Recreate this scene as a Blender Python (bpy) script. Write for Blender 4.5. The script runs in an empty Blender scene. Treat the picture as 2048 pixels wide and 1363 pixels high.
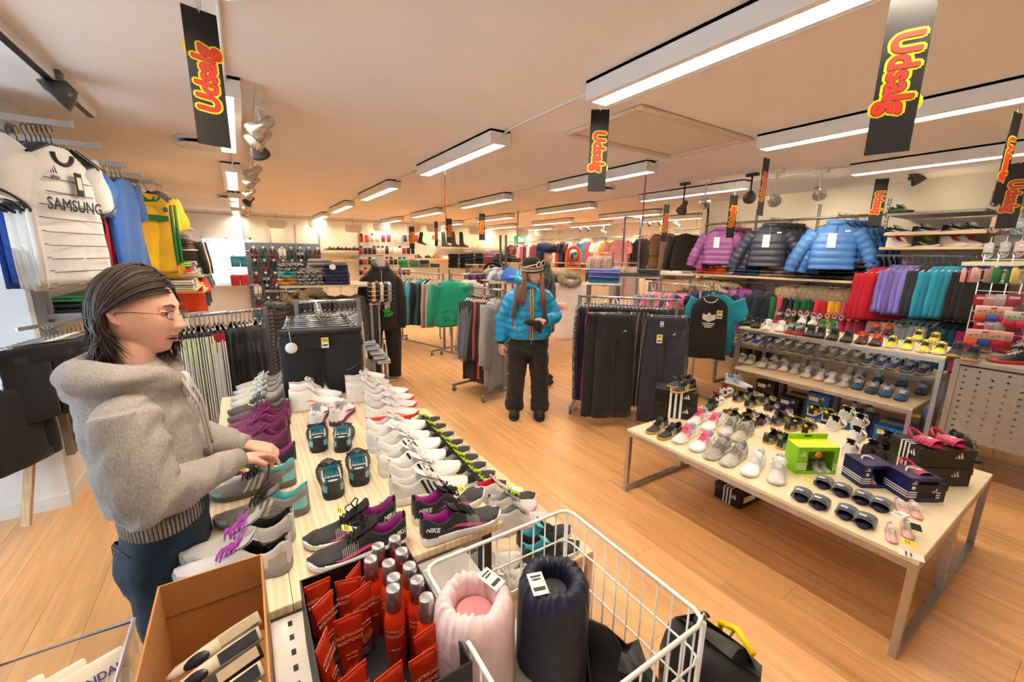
import bpy, math, random
from mathutils import Vector, Matrix, noise
rnd = random.Random(7)
R_ = math.radians
S = bpy.context.scene
COL = S.collection
# ---------------------------------------------------------------- camera
HC = 1.70                      # camera height over the floor
YAW, PIT, ROL, FOC = R_(32.805), R_(11.711), R_(0.791), 828.3
_cy, _sy = math.cos(YAW), math.sin(YAW)
FW = Vector((_sy*math.cos(PIT), _cy*math.cos(PIT), -math.sin(PIT)))
_r = Vector((_cy, -_sy, 0)); _u = _r.cross(FW)
RT = _r*math.cos(ROL) + _u*math.sin(ROL); UP = -_r*math.sin(ROL) + _u*math.cos(ROL)
cam = bpy.data.cameras.new('camera'); camo = bpy.data.objects.new('camera', cam); COL.objects.link(camo)
cam.sensor_width = 36; cam.lens = FOC/2048*36; cam.clip_start = .05; cam.clip_end = 60
camo.matrix_world = Matrix(((RT.x, UP.x, -FW.x, 0), (RT.y, UP.y, -FW.y, 0), (RT.z, UP.z, -FW.z, HC), (0, 0, 0, 1)))
S.camera = camo
# ---------------------------------------------------------------- world, exposure
S.view_settings.view_transform = 'Standard'; S.view_settings.look = 'None'
S.view_settings.exposure = 1.02; S.view_settings.gamma = 1; S.view_settings.use_curve_mapping = False
W = bpy.data.worlds.new('world'); S.world = W; W.use_nodes = True
W.node_tree.nodes['Background'].inputs[0].default_value = (.72, .86, 1, 1)
W.node_tree.nodes['Background'].inputs[1].default_value = 2.2
TUBE_E = 25.0        # luminous panels of the ceiling lights
SPOT_W = 22.0        # halogen spots
# ---------------------------------------------------------------- surveying: a pixel of the photograph onto a real plane of the shop
def ray(x, y): return RT*((x-1024)/FOC) + UP*((681.5-y)/FOC) + FW
CP = Vector((0, 0, HC))
def onz(x, y, z): d = ray(x, y); return CP + d*((z-HC)/d.z)
def onx(px, py, X): d = ray(px, py); return CP + d*(X/d.x)
def ony(px, py, Y): d = ray(px, py); return CP + d*(Y/d.y)
def dep(px, py, D): return CP + ray(px, py)*D
# ---------------------------------------------------------------- materials
def lin(h):
    h = h.lstrip('#'); out = []
    if len(h) == 3: h = ''.join(q*2 for q in h)
    for i in (0, 2, 4):
        c = int(h[i:i+2], 16)/255; out.append(c/12.92 if c <= .04045 else ((c+.055)/1.055)**2.4)
    return tuple(out)+(1,)
MATS = {}
def M(hexc, rough=.6, kind='', metal=0, emit=0, alpha=1, name=None):
    key = (hexc, rough, kind, metal, emit, alpha)
    if key in MATS: return MATS[key]
    m = bpy.data.materials.new(name or ('m_'+kind+hexc.strip('#'))); m.use_nodes = True
    nt = m.node_tree; b = nt.nodes['Principled BSDF']; c = lin(hexc)
    b.inputs['Base Color'].default_value = c; b.inputs['Roughness'].default_value = rough; b.inputs['Metallic'].default_value = metal
    if emit:
        b.inputs['Emission Color'].default_value = c; b.inputs['Emission Strength'].default_value = emit
    if alpha < 1: b.inputs['Alpha'].default_value = alpha
    N, Lk = nt.nodes.new, nt.links.new
    def tc(scale=(1, 1, 1), src='Object'):
        t = N('ShaderNodeTexCoord'); mp = N('ShaderNodeMapping'); mp.inputs['Scale'].default_value = scale
        Lk(t.outputs[src], mp.inputs[0]); return mp.outputs[0]
    def noi(vec, sc, det=3, rough_=.5):
        n = N('ShaderNodeTexNoise'); n.inputs['Scale'].default_value = sc; n.inputs['Detail'].default_value = det
        n.inputs['Roughness'].default_value = rough_; Lk(vec, n.inputs['Vector']); return n.outputs[0]
    def ramp(fac, stops):
        r = N('ShaderNodeValToRGB'); Lk(fac, r.inputs[0]); e = r.color_ramp.elements
        while len(e) < len(stops): e.new(.5)
        for i, (p, col) in enumerate(stops): e[i].position = p; e[i].color = col
        Lk(r.outputs[0], b.inputs['Base Color']); return r.outputs[0]
    def bump(fac, st, dist=.002):
        n = N('ShaderNodeBump'); n.inputs['Strength'].default_value = st; n.inputs['Distance'].default_value = dist
        Lk(fac, n.inputs['Height']); Lk(n.outputs[0], b.inputs['Normal'])
    def sh(k): return tuple(min(1, v*k) for v in c[:3])+(1,)
    if kind == 'cloth':
        v = tc(); n1 = noi(v, 900, 2); oc = ramp(noi(v, 7, 4), [(.3, sh(.86)), (.7, sh(1.12))]); bump(n1, .35, .0012)
        oi = N('ShaderNodeObjectInfo'); mr = N('ShaderNodeMapRange'); mr.inputs[3].default_value = .72; mr.inputs[4].default_value = 1.25; Lk(oi.outputs['Random'], mr.inputs[0])
        hs = N('ShaderNodeHueSaturation'); Lk(mr.outputs[0], hs.inputs['Value']); Lk(oc, hs.inputs['Color']); Lk(hs.outputs[0], b.inputs['Base Color'])
        b.inputs['Sheen Weight'].default_value = .15
    elif kind == 'heather':
        v = tc((1, 1, .4)); n1 = noi(v, 260, 3, .8); ramp(n1, [(.35, sh(.72)), (.65, sh(1.2))]); bump(n1, .3, .0015)
    elif kind == 'puff':
        v = tc(); ramp(noi(v, 5, 4), [(.3, sh(.85)), (.7, sh(1.15))]); bump(noi(v, 26, 3, .6), .45, .01)
    elif kind == 'fur':
        v = tc((1, 1, 1)); n1 = noi(v, 55, 6, .8); ramp(n1, [(.25, sh(.22)), (.48, sh(.8)), (.68, sh(1.7))]); bump(n1, 1, .02)
    elif kind == 'denim':
        v = tc(); ramp(noi(v, 9, 5, .7), [(.3, sh(.6)), (.72, sh(1.6))]); bump(noi(v, 700, 2), .5, .001)
    elif kind == 'plaid':
        v = tc(); w1 = N('ShaderNodeTexWave'); w1.inputs['Scale'].default_value = 9; w1.inputs['Distortion'].default_value = .5; w1.bands_direction = 'Z'; Lk(v, w1.inputs[0])
        ramp(w1.outputs[0], [(.35, sh(.35)), (.55, sh(1.3))])
    elif kind == 'speck':
        v = tc(); n1 = noi(v, 60, 3, .8); ramp(n1, [(.42, sh(.08)), (.5, sh(1)), (.58, (.8, .8, .78, 1))])
    elif kind == 'print':
        v = tc(); n1 = N('ShaderNodeTexVoronoi'); n1.inputs['Scale'].default_value = 14; Lk(v, n1.inputs[0])
        ramp(n1.outputs['Distance'], [(.2, (.85, .83, .8, 1)), (.45, c), (.75, sh(.3))])
    elif kind == 'floor':
        oi = N('ShaderNodeObjectInfo'); v = tc((1, .06, 1)); 
        ad = N('ShaderNodeVectorMath'); ad.operation = 'ADD'; Lk(v, ad.inputs[0])
        cx = N('ShaderNodeCombineXYZ'); mu = N('ShaderNodeMath'); mu.operation = 'MULTIPLY'; mu.inputs[1].default_value = 37
        Lk(oi.outputs['Random'], mu.inputs[0]); Lk(mu.outputs[0], cx.inputs[2]); Lk(cx.outputs[0], ad.inputs[1])
        n1 = noi(ad.outputs[0], 26, 5, .65)
        st = N('ShaderNodeSeparateXYZ'); Lk(tc(), st.inputs[0])
        f1 = N('ShaderNodeMath'); f1.operation = 'MULTIPLY'; f1.inputs[1].default_value = 1/.0643; Lk(st.outputs[0], f1.inputs[0])
        f2 = N('ShaderNodeMath'); f2.operation = 'FLOOR'; Lk(f1.outputs[0], f2.inputs[0])
        f3 = N('ShaderNodeMath'); f3.operation = 'MULTIPLY_ADD'; f3.inputs[1].default_value = .391; Lk(f2.outputs[0], f3.inputs[0]); Lk(oi.outputs['Random'], f3.inputs[2])
        wn = N('ShaderNodeTexWhiteNoise'); wn.noise_dimensions = '1D'; Lk(f3.outputs[0], wn.inputs['W'])
        m1 = N('ShaderNodeMath'); m1.operation = 'MULTIPLY_ADD'; m1.inputs[1].default_value = .22; Lk(wn.outputs[0], m1.inputs[0]); Lk(n1, m1.inputs[2])
        r = N('ShaderNodeValToRGB'); Lk(m1.outputs[0], r.inputs[0]); e = r.color_ramp.elements
        e[0].position = .35; e[0].color = sh(.70); e[1].position = .85; e[1].color = sh(1.15)
        Lk(r.outputs[0], b.inputs['Base Color']); bump(n1, .08, .001)
        b.inputs['Coat Weight'].default_value = .45; b.inputs['Coat Roughness'].default_value = .3
    elif kind == 'wood':
        v = tc((9, .5, 9)); n1 = noi(v, 3.2, 5, .6)
        w = N('ShaderNodeTexWave'); w.inputs['Scale'].default_value = 1.6; w.inputs['Distortion'].default_value = 3.5; w.inputs['Detail'].default_value = 2; Lk(v, w.inputs[0])
        mx = N('ShaderNodeMath'); mx.operation = 'MULTIPLY_ADD'; mx.inputs[1].default_value = .35; Lk(w.outputs[0], mx.inputs[0]); Lk(n1, mx.inputs[2])
        ramp(mx.outputs[0], [(.3, sh(1.12)), (.9, sh(.8))]); bump(n1, .1, .001)
    elif kind == 'laminate':
        v = tc((12, 1, 12)); n1 = noi(v, 3, 5, .7); ramp(n1, [(.3, sh(.93)), (.7, sh(1.05))])
    elif kind == 'wall':
        v = tc(); ramp(noi(v, 1.2, 4), [(.3, sh(.96)), (.7, sh(1.02))]); bump(noi(v, 160, 3), .15, .002)
    elif kind == 'steel':
        v = tc((1, 1, 1)); n1 = noi(v, 30, 4); 
        r = N('ShaderNodeMapRange'); Lk(n1, r.inputs[0]); r.inputs[3].default_value = rough*.7; r.inputs[4].default_value = rough*1.3; Lk(r.outputs[0], b.inputs['Roughness'])
    elif kind == 'card':
        v = tc((1, 1, 1)); ramp(noi(v, 6, 4), [(.3, sh(.9)), (.7, sh(1.08))])
        w = N('ShaderNodeTexWave'); w.inputs['Scale'].default_value = 60; Lk(v, w.inputs[0]); bump(w.outputs[0], .12, .001)
    elif kind == 'hair':
        v = tc((30, 30, 2)); n1 = noi(v, 5, 5, .7); ramp(n1, [(.3, sh(.4)), (.7, sh(1.7))]); bump(n1, .8, .004)
    elif kind == 'skin':
        b.inputs['Subsurface Weight'].default_value = .12; b.inputs['Subsurface Radius'].default_value = (.01, .004, .002)
        v = tc(); ramp(noi(v, 22, 4), [(.3, sh(.93)), (.7, sh(1.06))]); bump(noi(v, 250, 3), .1, .001)
    elif kind == 'galaxy':
        v = tc(); n1 = noi(v, 14, 4); ramp(n1, [(.35, sh(.5)), (.6, sh(1.6)), (.85, (.3, .14, .4, 1))])
    elif kind == 'clear':
        b.inputs['Transmission Weight'].default_value = 1; b.inputs['IOR'].default_value = 1.08; b.inputs['Alpha'].default_value = .28
    elif kind == 'glass':
        b.inputs['Transmission Weight'].default_value = 1; b.inputs['IOR'].default_value = 1.02
    MATS[key] = m; return m
# frequently used
BLK = M('#17171a', .55, 'cloth'); BLKP = M('#141416', .4); WHT = M('#f2f1ee', .45); STEEL = M('#b9b9bb', .3, 'steel', .9)
GREY = M('#8f9093', .45, 'steel', .5); CHROME = M('#d5d5d5', .18, '', 1); LAM = M('#e3c9a0', .45, 'laminate'); PINE = M('#f3deb8', .5, 'wood')
YEL = M('#f7d80a', .5); PAPER = M('#f3f2ec', .7)
# ---------------------------------------------------------------- mesh builder
class MB:
    def __init__(s): s.v = []; s.f = []; s.m = []; s.sm = []
    def add(s, vs, fs, mi=0, sm=True):
        o = len(s.v); s.v += [tuple(p) for p in vs]; s.f += [tuple(i+o for i in f) for f in fs]
        s.m += [mi]*len(fs); s.sm += [sm]*len(fs); return s
    def box(s, c, d, rz=0, mi=0, rx=0, ry=0):
        x, y, z = d[0]/2, d[1]/2, d[2]/2
        mt = Matrix.Translation(c) @ Matrix.Rotation(rz, 4, 'Z') @ Matrix.Rotation(ry, 4, 'Y') @ Matrix.Rotation(rx, 4, 'X')
        vs = [mt @ Vector((a*x, b*y, e*z)) for e in (-1, 1) for a, b in ((-1, -1), (1, -1), (1, 1), (-1, 1))]
        return s.add(vs, [(3, 2, 1, 0), (4, 5, 6, 7), (0, 1, 5, 4), (1, 2, 6, 5), (2, 3, 7, 6), (3, 0, 4, 7)], mi, False)
    def rbox(s, c, d, r=.01, rz=0, mi=0, sm=True, wob=0, seed=0):
        x, y, z = d[0]/2, d[1]/2, d[2]/2; r = min(r, x*.95, y*.95, z*.95); rings = []
        cs, sn = math.cos(rz), math.sin(rz)
        for zz, k in ((-z, r), (-z+r, 0), (z-r, 0), (z, r)) if not wob else [(-z, r), (-z+r*.6, r*.2), (-z*.3, 0), (z*.3, 0), (z-r*.6, r*.2), (z, r)]:
            ring = []
            for a, b, sx, sy in ((1, 1, 1, 1), (-1, 1, -1, 1), (-1, -1, -1, -1), (1, -1, 1, -1)):
                pts = [(x-k, y-k-r), (x-k-r*.3, y-k-r*.3), (x-k-r, y-k)]
                if a*b < 0: pts = pts[::-1]
                for p, q in pts:
                    w = 1+(noise.noise(Vector((p*a*9+seed, q*b*9, zz*20)))*wob if wob else 0)
                    X, Y = p*a*w, q*b*w; zo = zz+(noise.noise(Vector((p*a*7, q*b*7+seed, zz*9)))*wob*z*1.2 if wob and zz > 0 else 0)
                    ring.append((c[0]+X*cs-Y*sn, c[1]+X*sn+Y*cs, c[2]+zo))
            rings.append(ring)
        return s.loft(rings, mi=mi, sm=sm)
    def loft(s, rings, c0=True, c1=True, mi=0, closed=True, sm=True):
        n = len(rings[0]); vs = [p for r in rings for p in r]; fs = []
        for i in range(len(rings)-1):
            for j in range(n if closed else n-1):
                k = (j+1) % n; fs.append((i*n+j, i*n+k, (i+1)*n+k, (i+1)*n+j))
        if c0: fs.append(tuple(range(n))[::-1])
        if c1: fs.append(tuple((len(rings)-1)*n+j for j in range(n)))
        return s.add(vs, fs, mi, sm)
    def tube(s, pts, r, n=6, mi=0, closed=False, rads=None, flat=1.0, cap=True, nx=False):
        P = [Vector(p) for p in pts]; L = len(P); rings = []; nrm = None
        for i in range(L):
            a = P[(i-1) % L] if (i or closed) else P[i]; b = P[(i+1) % L] if (i < L-1 or closed) else P[i]
            t = (b-a); t = t.normalized() if t.length > 1e-9 else Vector((0, 0, 1))
            if nrm is None and nx: nrm = Vector((1, 0, 0))
            if nrm is None: nrm = t.orthogonal().normalized() if abs(t.z) > .99 else t.cross(Vector((0, 0, 1))).normalized()
            nrm = (nrm - t*nrm.dot(t)); nrm = nrm.normalized() if nrm.length > 1e-6 else t.orthogonal().normalized()
            bn = t.cross(nrm); rr = rads[i] if rads else r
            rings.append([P[i] + nrm*(math.cos(2*math.pi*k/n)*rr) + bn*(math.sin(2*math.pi*k/n)*rr*flat) for k in range(n)])
        if closed: rings.append(rings[0])
        return s.loft(rings, c0=cap and not closed, c1=cap and not closed, mi=mi)
    def cyl(s, a, b, r, n=12, mi=0, r2=None):
        return s.tube([a, b], r, n, mi, rads=[r, r if r2 is None else r2])
    def sph(s, c, r, nu=12, nv=8, mi=0):
        if not hasattr(r, '__len__'): r = (r, r, r)
        rings = []
        for j in range(nv+1):
            ph = -math.pi/2 + math.pi*(j*.98+.01*nv)/nv
            rings.append([(c[0]+r[0]*math.cos(ph)*math.cos(2*math.pi*i/nu), c[1]+r[1]*math.cos(ph)*math.sin(2*math.pi*i/nu), c[2]+r[2]*math.sin(ph)) for i in range(nu)])
        return s.loft(rings, mi=mi)
    def lathe(s, prof, n=16, c=(0, 0, 0), mi=0, c0=True, c1=True):
        return s.loft([[(c[0]+r*math.cos(2*math.pi*i/n), c[1]+r*math.sin(2*math.pi*i/n), c[2]+z) for i in range(n)] for r, z in prof], c0, c1, mi)
    def prism(s, poly, z0, z1, mi=0, sm=False):
        n = len(poly); return s.loft([[(x, y, z0) for x, y in poly], [(x, y, z1) for x, y in poly]], mi=mi, sm=sm)
    def xf(s, mt, i0=0):
        for i in range(i0, len(s.v)): s.v[i] = tuple(mt @ Vector(s.v[i]))
        return s
    def mesh(s, name='mesh', slots=None):
        me = bpy.data.meshes.new(name); me.from_pydata(s.v, [], s.f)
        for k in range(slots or (max(s.m)+1 if s.m else 1)): me.materials.append(None)
        me.polygons.foreach_set('material_index', s.m); me.polygons.foreach_set('use_smooth', s.sm); me.update(); return me
def frame(o, xa, ya, za=None):
    xa = Vector(xa).normalized(); ya = Vector(ya).normalized(); za = Vector(za).normalized() if za else xa.cross(ya)
    return Matrix(((xa.x, ya.x, za.x, o[0]), (xa.y, ya.y, za.y, o[1]), (xa.z, ya.z, za.z, o[2]), (0, 0, 0, 1)))
ID = Matrix.Identity(4)
def obj(name, me, mats, parent=None, mt=None):
    if isinstance(me, MB): me = me.mesh(name)
    o = bpy.data.objects.new(name, me); COL.objects.link(o)
    if not isinstance(mats, (list, tuple)): mats = [mats]
    for i in range(len(me.materials)):
        sl = o.material_slots[i]; sl.link = 'OBJECT'; sl.material = mats[min(i, len(mats)-1)]
    if parent: o.parent = parent
    if mt is not None: o.matrix_local = mt
    return o
LBL = {}
def tag(o, label, cat, group=None):
    if label in LBL and not (group and LBL[label] == group):
        k = 2
        while (ORD[k-1]+' '+label) in LBL: k += 1
        label = ORD[k-1]+' '+label
    LBL[label] = group
    o['label'] = label; o['category'] = cat
    if group: o['group'] = group
    return o
ORD = 'first second third fourth fifth sixth seventh eighth ninth tenth eleventh twelfth thirteenth fourteenth fifteenth sixteenth seventeenth eighteenth nineteenth twentieth'.split()
ORD += ['twenty-'+w for w in ORD[:9]]+['thirtieth']+['thirty-'+w for w in ORD[:9]]+['fortieth']+['forty-'+w for w in ORD[:9]]
def thing(name, label, cat, loc=(0, 0, 0), rz=0, group=None, mt=None):
    o = bpy.data.objects.new(name, None); COL.objects.link(o); o.empty_display_size = .05
    o.matrix_world = mt if mt is not None else Matrix.Translation(loc) @ Matrix.Rotation(rz, 4, 'Z')
    return tag(o, label, cat, group)
def struct(name, me, mats, mt=None, parent=None):
    o = obj(name, me, mats, parent, mt)
    if not parent: o['kind'] = 'structure'
    return o
def lerp(tab, s):
    for (a, x), (b, y) in zip(tab, tab[1:]):
        if s <= b: t = (s-a)/(b-a) if b > a else 0; return x+(y-x)*t
    return tab[-1][1]
CACHE = {}
def cached(key, fn):
    if key not in CACHE: CACHE[key] = fn()
    return CACHE[key]
def text_mesh(txt, size, off=0.0, ext=.0004, shear=0.0):
    def make():
        c = bpy.data.curves.new('lettering', 'FONT'); c.body = txt; c.size = size; c.offset = off; c.extrude = ext; c.shear = shear
        c.align_x = 'CENTER'; c.align_y = 'CENTER'; c.resolution_u = 3
        o = bpy.data.objects.new('lettering', c); COL.objects.link(o)
        dg = bpy.context.evaluated_depsgraph_get(); me = bpy.data.meshes.new_from_object(o.evaluated_get(dg))
        bpy.data.objects.remove(o); bpy.data.curves.remove(c)
        me.materials.clear(); me.materials.append(None); return me
    return cached(('txt', txt, size, off, ext, shear), make)
def fat_text(txt, size, off, n=10, ext=.0003):
    def make():
        me = text_mesh(txt, size, 0.0, ext, .08); m = MB(); vs = [v.co.copy() for v in me.vertices]; fs = [tuple(p.vertices) for p in me.polygons]
        for k in range(n): a = 2*math.pi*k/n; m.add([v+Vector((off*math.cos(a), off*math.sin(a), k*1e-6)) for v in vs], fs, 0, False)
        return m.mesh('lettering')
    return cached(('fat', txt, size, off, n), make)
# ================================================================ the room
HCEIL = 2.60
WALLM = M('#efe6d3', .8, 'wall'); WHITEW = M('#f0efec', .8, 'wall'); CEILM = M('#fbf4ee', .85, 'wall')
def wallbox(name, a, b, m=WALLM, t=.12, z0=0, z1=HCEIL):
    x0, x1 = sorted((a[0], b[0])); y0, y1 = sorted((a[1], b[1]))
    if x1-x0 < .001: x0 -= t/2; x1 += t/2
    if y1-y0 < .001: y0 -= t/2; y1 += t/2
    return struct(name, MB().box(((x0+x1)/2, (y0+y1)/2, (z0+z1)/2), (x1-x0, y1-y0, z1-z0)), m)
struct('floor', MB().box((3.6, 5.4, -.045), (12.6, 13.6, .05)), M('#6b4a2c', .8))
fl = COL.objects['floor']
# laminate planks: one object each where they can be told apart, the far rows joined
PW, PL = .193, 1.29
def plank_me(w, l):
    return MB().loft([[(x, y, z) for x, y in ((-w/2+k, -l/2+k), (w/2-k, -l/2+k), (w/2-k, l/2-k), (-w/2+k, l/2-k))] for z, k in ((-.014, 0), (-.0012, 0), (0, .0012))], c0=False, sm=False)
pm = plank_me(PW-.0006, PL-.0006).mesh('plank'); FLM = M('#e2a96e', .34, 'floor')
cand = []; rr = random.Random(3)
for i in range(int(-2.5/PW), int(9.1/PW)+1):
    off = rr.random()*PL
    for j in range(-1, 11): cand.append(((i+.5)*PW, off+(j-.5)*PL))
def vis(x, y):
    w = Vector((x, y, 0))-CP; d = w.dot(FW)
    if d < .3: return None
    px = 1024+FOC*w.dot(RT)/d; py = 681.5-FOC*w.dot(UP)/d
    return d if -150 < px < 2200 and py < 1550 else None
near = sorted([(vis(x, y), x, y) for x, y in cand if vis(x, y)])[:300]
keep = {(x, y) for _, x, y in near}
far = MB()
for x, y in cand:
    if (x, y) in keep:
        obj('plank', pm, FLM, fl, Matrix.Translation((x, y, .0)))
    else:
        far.box((x, y, -.007), (PW-.001, PL-.001, .014))
fo = obj('plank_field', far, FLM, fl); fo['kind'] = 'stuff'
struct('ceiling', MB().box((3.6, 5.4, HCEIL+.05), (12.6, 13.6, .1)), CEILM)
# left wall with the alcove and its daylight opening
wallbox('wall_left', (-1.26, 3.80), (-1.14, 12.0), WHITEW)
struct('wall_pillar', MB().box((-1.33, 3.78, 1.3), (.40, .10, 2.6)), M('#eceeee', .8, 'wall'))
wallbox('wall_alcove_side', (-1.5, 3.83), (-2.6, 3.83), WHITEW, .1, 0)
wallbox('wall_alcove_back', (-2.45, -1.2), (-2.45, .9), WHITEW)
wallbox('wall_alcove_over', (-2.45, .9), (-2.45, 3.8), WHITEW, z0=2.25)
struct('wall_front', MB().box((2.1, -1.26, 1.3), (9.2, .12, 2.6)), WALLM)
for nm, x0, x1, y, m in (('baseboard_pillar', -1.53, -1.13, 3.725, WHITEW),):
    struct(nm, MB().box(((x0+x1)/2, y, .045), (x1-x0, .014, .09)), M('#e9e8e4', .5))
struct('baseboard_left', MB().box((-1.132, 7.9, .045), (.016, 8.3, .09)), M('#e2dcd0', .5))
struct('baseboard_right', MB().box((6.592, 1.6, .045), (.016, 5.4, .09)), M('#e2dcd0', .5))
# glazed door in the alcove
dr = struct('door_1', MB().box((-2.44, 2.35, 2.22), (.10, 2.9, .06)), M('#e8d6b4', .5, 'wood'))
for y in (.93, 2.05, 3.12, 3.74): obj('frame', MB().box((-2.44, y, 1.1), (.09, .07, 2.2)), M('#e8d6b4', .5, 'wood'), dr)
obj('sill', MB().box((-2.44, 2.35, .03), (.12, 2.9, .06)), M('#d0cdc6', .4), dr)
for y0, y1 in ((.97, 2.01), (2.09, 3.08)): obj('pane', MB().box((-2.44, (y0+y1)/2, 1.13), (.008, y1-y0, 2.1)), M('#f4fbff', .02, 'glass'), dr)
# right wall, the return and the deeper recess
wallbox('wall_right', (6.66, -1.2), (6.66, 4.3), M('#e6ddcc', .8, 'wall'))
wallbox('wall_return', (6.60, 4.33), (9.1, 4.33), WALLM)
wallbox('wall_recess', (9.06, 4.2), (9.06, 12.1), WALLM)
# back wall with a window
wx0, wx1, wz0, wz1 = -.75, .24, .92, 2.02
wallbox('wall_back', (wx1, 12.06), (9.1, 12.06), M('#efe7d2', .8, 'wall'))
wallbox('wall_back_corner', (-1.3, 12.06), (wx0, 12.06), WHITEW)
wallbox('wall_back_below', (wx0, 12.06), (wx1, 12.06), WHITEW, z1=wz0)
wallbox('wall_back_above', (wx0, 12.06), (wx1, 12.06), WHITEW, z0=wz1)
wn = struct('window_1', MB().box(((wx0+wx1)/2, 11.97, wz0-.02), (wx1-wx0+.1, .16, .03)), WHT)
for a, b, c_, d in ((wx0+.02, wz0, wx0+.02, wz1), (wx1-.02, wz0, wx1-.02, wz1), ((wx0+wx1)/2, wz0, (wx0+wx1)/2, wz1), (wx0, wz1-.02, wx1, wz1-.02), (wx0, wz0+.02, wx1, wz0+.02)):
    obj('frame', MB().box(((a+c_)/2, 12.03, (b+d)/2), (max(abs(c_-a), .04), .05, max(abs(d-b), .04))), WHT, wn)
obj('pane', MB().box(((wx0+wx1)/2, 12.05, (wz0+wz1)/2), (wx1-wx0, .006, wz1-wz0)), M('#f4fbff', .02, 'glass'), wn)
slm = MB().box((0, 0, 0), (wx1-wx0-.02, .03, .002), rx=.9).mesh('slat')
for k in range(26): obj('slat', slm, M('#f4f6f8', .5), wn, Matrix.Translation(((wx0+wx1)/2, 11.93, wz0+.03+k*.041)))
# emergency exit sign on the back wall
p = ony(1040, 479, 11.97)
t = thing('exit_sign', 'small green emergency exit sign on the back wall', 'sign', p)
obj('panel', MB().box((0, 0, 0), (.42, .03, .24)), M('#0c7a3c', .5, emit=.4), t)
obj('pictogram', MB().box((-.06, -.018, 0), (.10, .004, .17)).box((.08, -.018, 0), (.13, .004, .11)), M('#e8fff0', .5, emit=.5), t)
# ceiling hatch and conduits
t = struct('trim_1', MB(), WHT) if False else None
HM = M('#ead9c6', .6)
c = [onz(1130, 268, 2.598), onz(1284, 207, 2.598), onz(1505, 276, 2.598), onz(1345, 308, 2.598)]
hx0, hx1 = min(q.x for q in c), max(q.x for q in c); hy0, hy1 = min(q.y for q in c), max(q.y for q in c)
ht = thing('ceiling_hatch', 'square flush hatch framed by moulding in the shop ceiling', 'hatch', ((hx0+hx1)/2, (hy0+hy1)/2, HCEIL))
w, l = (hx1-hx0), (hy1-hy0)
obj('panel', MB().box((0, 0, -.006), (w-.16, l-.16, .012)), HM, ht)
for a in ((0, l/2-.03, w, .06), (0, -l/2+.03, w, .06)): obj('moulding', MB().rbox((a[0], a[1], -.012), (a[2], a[3], .024), .008), HM, ht)
for a in ((w/2-.03, 0, .06, l), (-w/2+.03, 0, .06, l)): obj('moulding', MB().rbox((a[0], a[1], -.012), (a[2], a[3]-.12, .024), .008), HM, ht)
# ================================================================ ceiling lights
LX = (0.0, 1.70, 3.40, 5.08); LY = (.27, 2.83, 5.40, 7.95, 10.45)
FIXW, FIXL, FIXZ = .17, 1.55, 2.50
LB = M('#f3f2f0', .4); GLOW = M('#fff3e2', .5, emit=TUBE_E); LVR = M('#f4f2ec', .35)
rowname = ('leftmost row', 'second row', 'third row', 'fourth row', 'fifth row', 'sixth row')
def fixture(x, y0, ri, ci, blades):
    t = thing('ceiling_light', 'white box ceiling light, %s along the shop, in the %s of lights' % (ORD[ci], rowname[ri]), 'light', (x, y0+FIXL/2, HCEIL))
    w, l, h = FIXW, FIXL, HCEIL-FIXZ
    def mk():
        m = MB(); m.box((0, 0, -.008), (w, l, .015))
        for s in (-1, 1): m.box((s*(w/2-.006), 0, -h/2), (.012, l, h)); m.box((0, s*(l/2-.006), -h/2), (w-.024, .012, h))
        for s in (-1, 1): m.box((s*(w/2-.024), 0, -h+.004), (.024, l-.02, .006))
        return m.mesh('housing')
    obj('housing', cached('housing', mk), LB, t)
    obj('diffuser', cached('diff', lambda: MB().box((0, 0, -.045), (w-.03, l-.03, .006)).mesh('diffuser')), GLOW, t)
    bm_ = cached('blade', lambda: MB().box((0, 0, -h+.022), (w-.05, .003, .03)).mesh('louvre_blade'))
    n = 21
    if blades:
        for k in range(n): obj('louvre_blade', bm_, LVR, t, Matrix.Translation((0, -l/2+l*(k+.5)/n, 0)))
    else:
        def mk2():
            m = MB()
            for k in range(n): m.box((0, -l/2+l*(k+.5)/n, -h+.022), (w-.05, .003, .03))
            return m.mesh('louvre')
        o = obj('louvre', cached('louvre', mk2), LVR, t); o['kind'] = 'stuff'
    obj('cable_gland', cached('gland', lambda: MB().cyl((0, -l/2-.012, -.03), (0, -l/2+.002, -.03), .012, 10).mesh('g')), WHT, t)
for ri, x in enumerate(LX):
    for ci, y in enumerate(LY): fixture(x, y, ri, ci, (ri, ci) in ((0, 1), (1, 0), (1, 1), (2, 0), (3, 0)))
for ri, x in ((4, 6.78), (5, 8.1)):
    for ci, y in enumerate(LY):
        if y > 4.4: fixture(x, y, ri, ci, False)
for ri, x in enumerate(LX):     # conduits between the boxes
    m = MB()
    for a, b in zip(LY, LY[1:]): m.tube([(x+.02, a+FIXL, 2.575), (x+.02, a+FIXL+.12, 2.592), (x+.02, b-.12, 2.592), (x+.02, b, 2.575)], .008, 6)
    tag(obj('ceiling_conduit', m, WHT), 'thin white conduit linking the lights of the %s' % rowname[ri], 'conduit')
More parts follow.
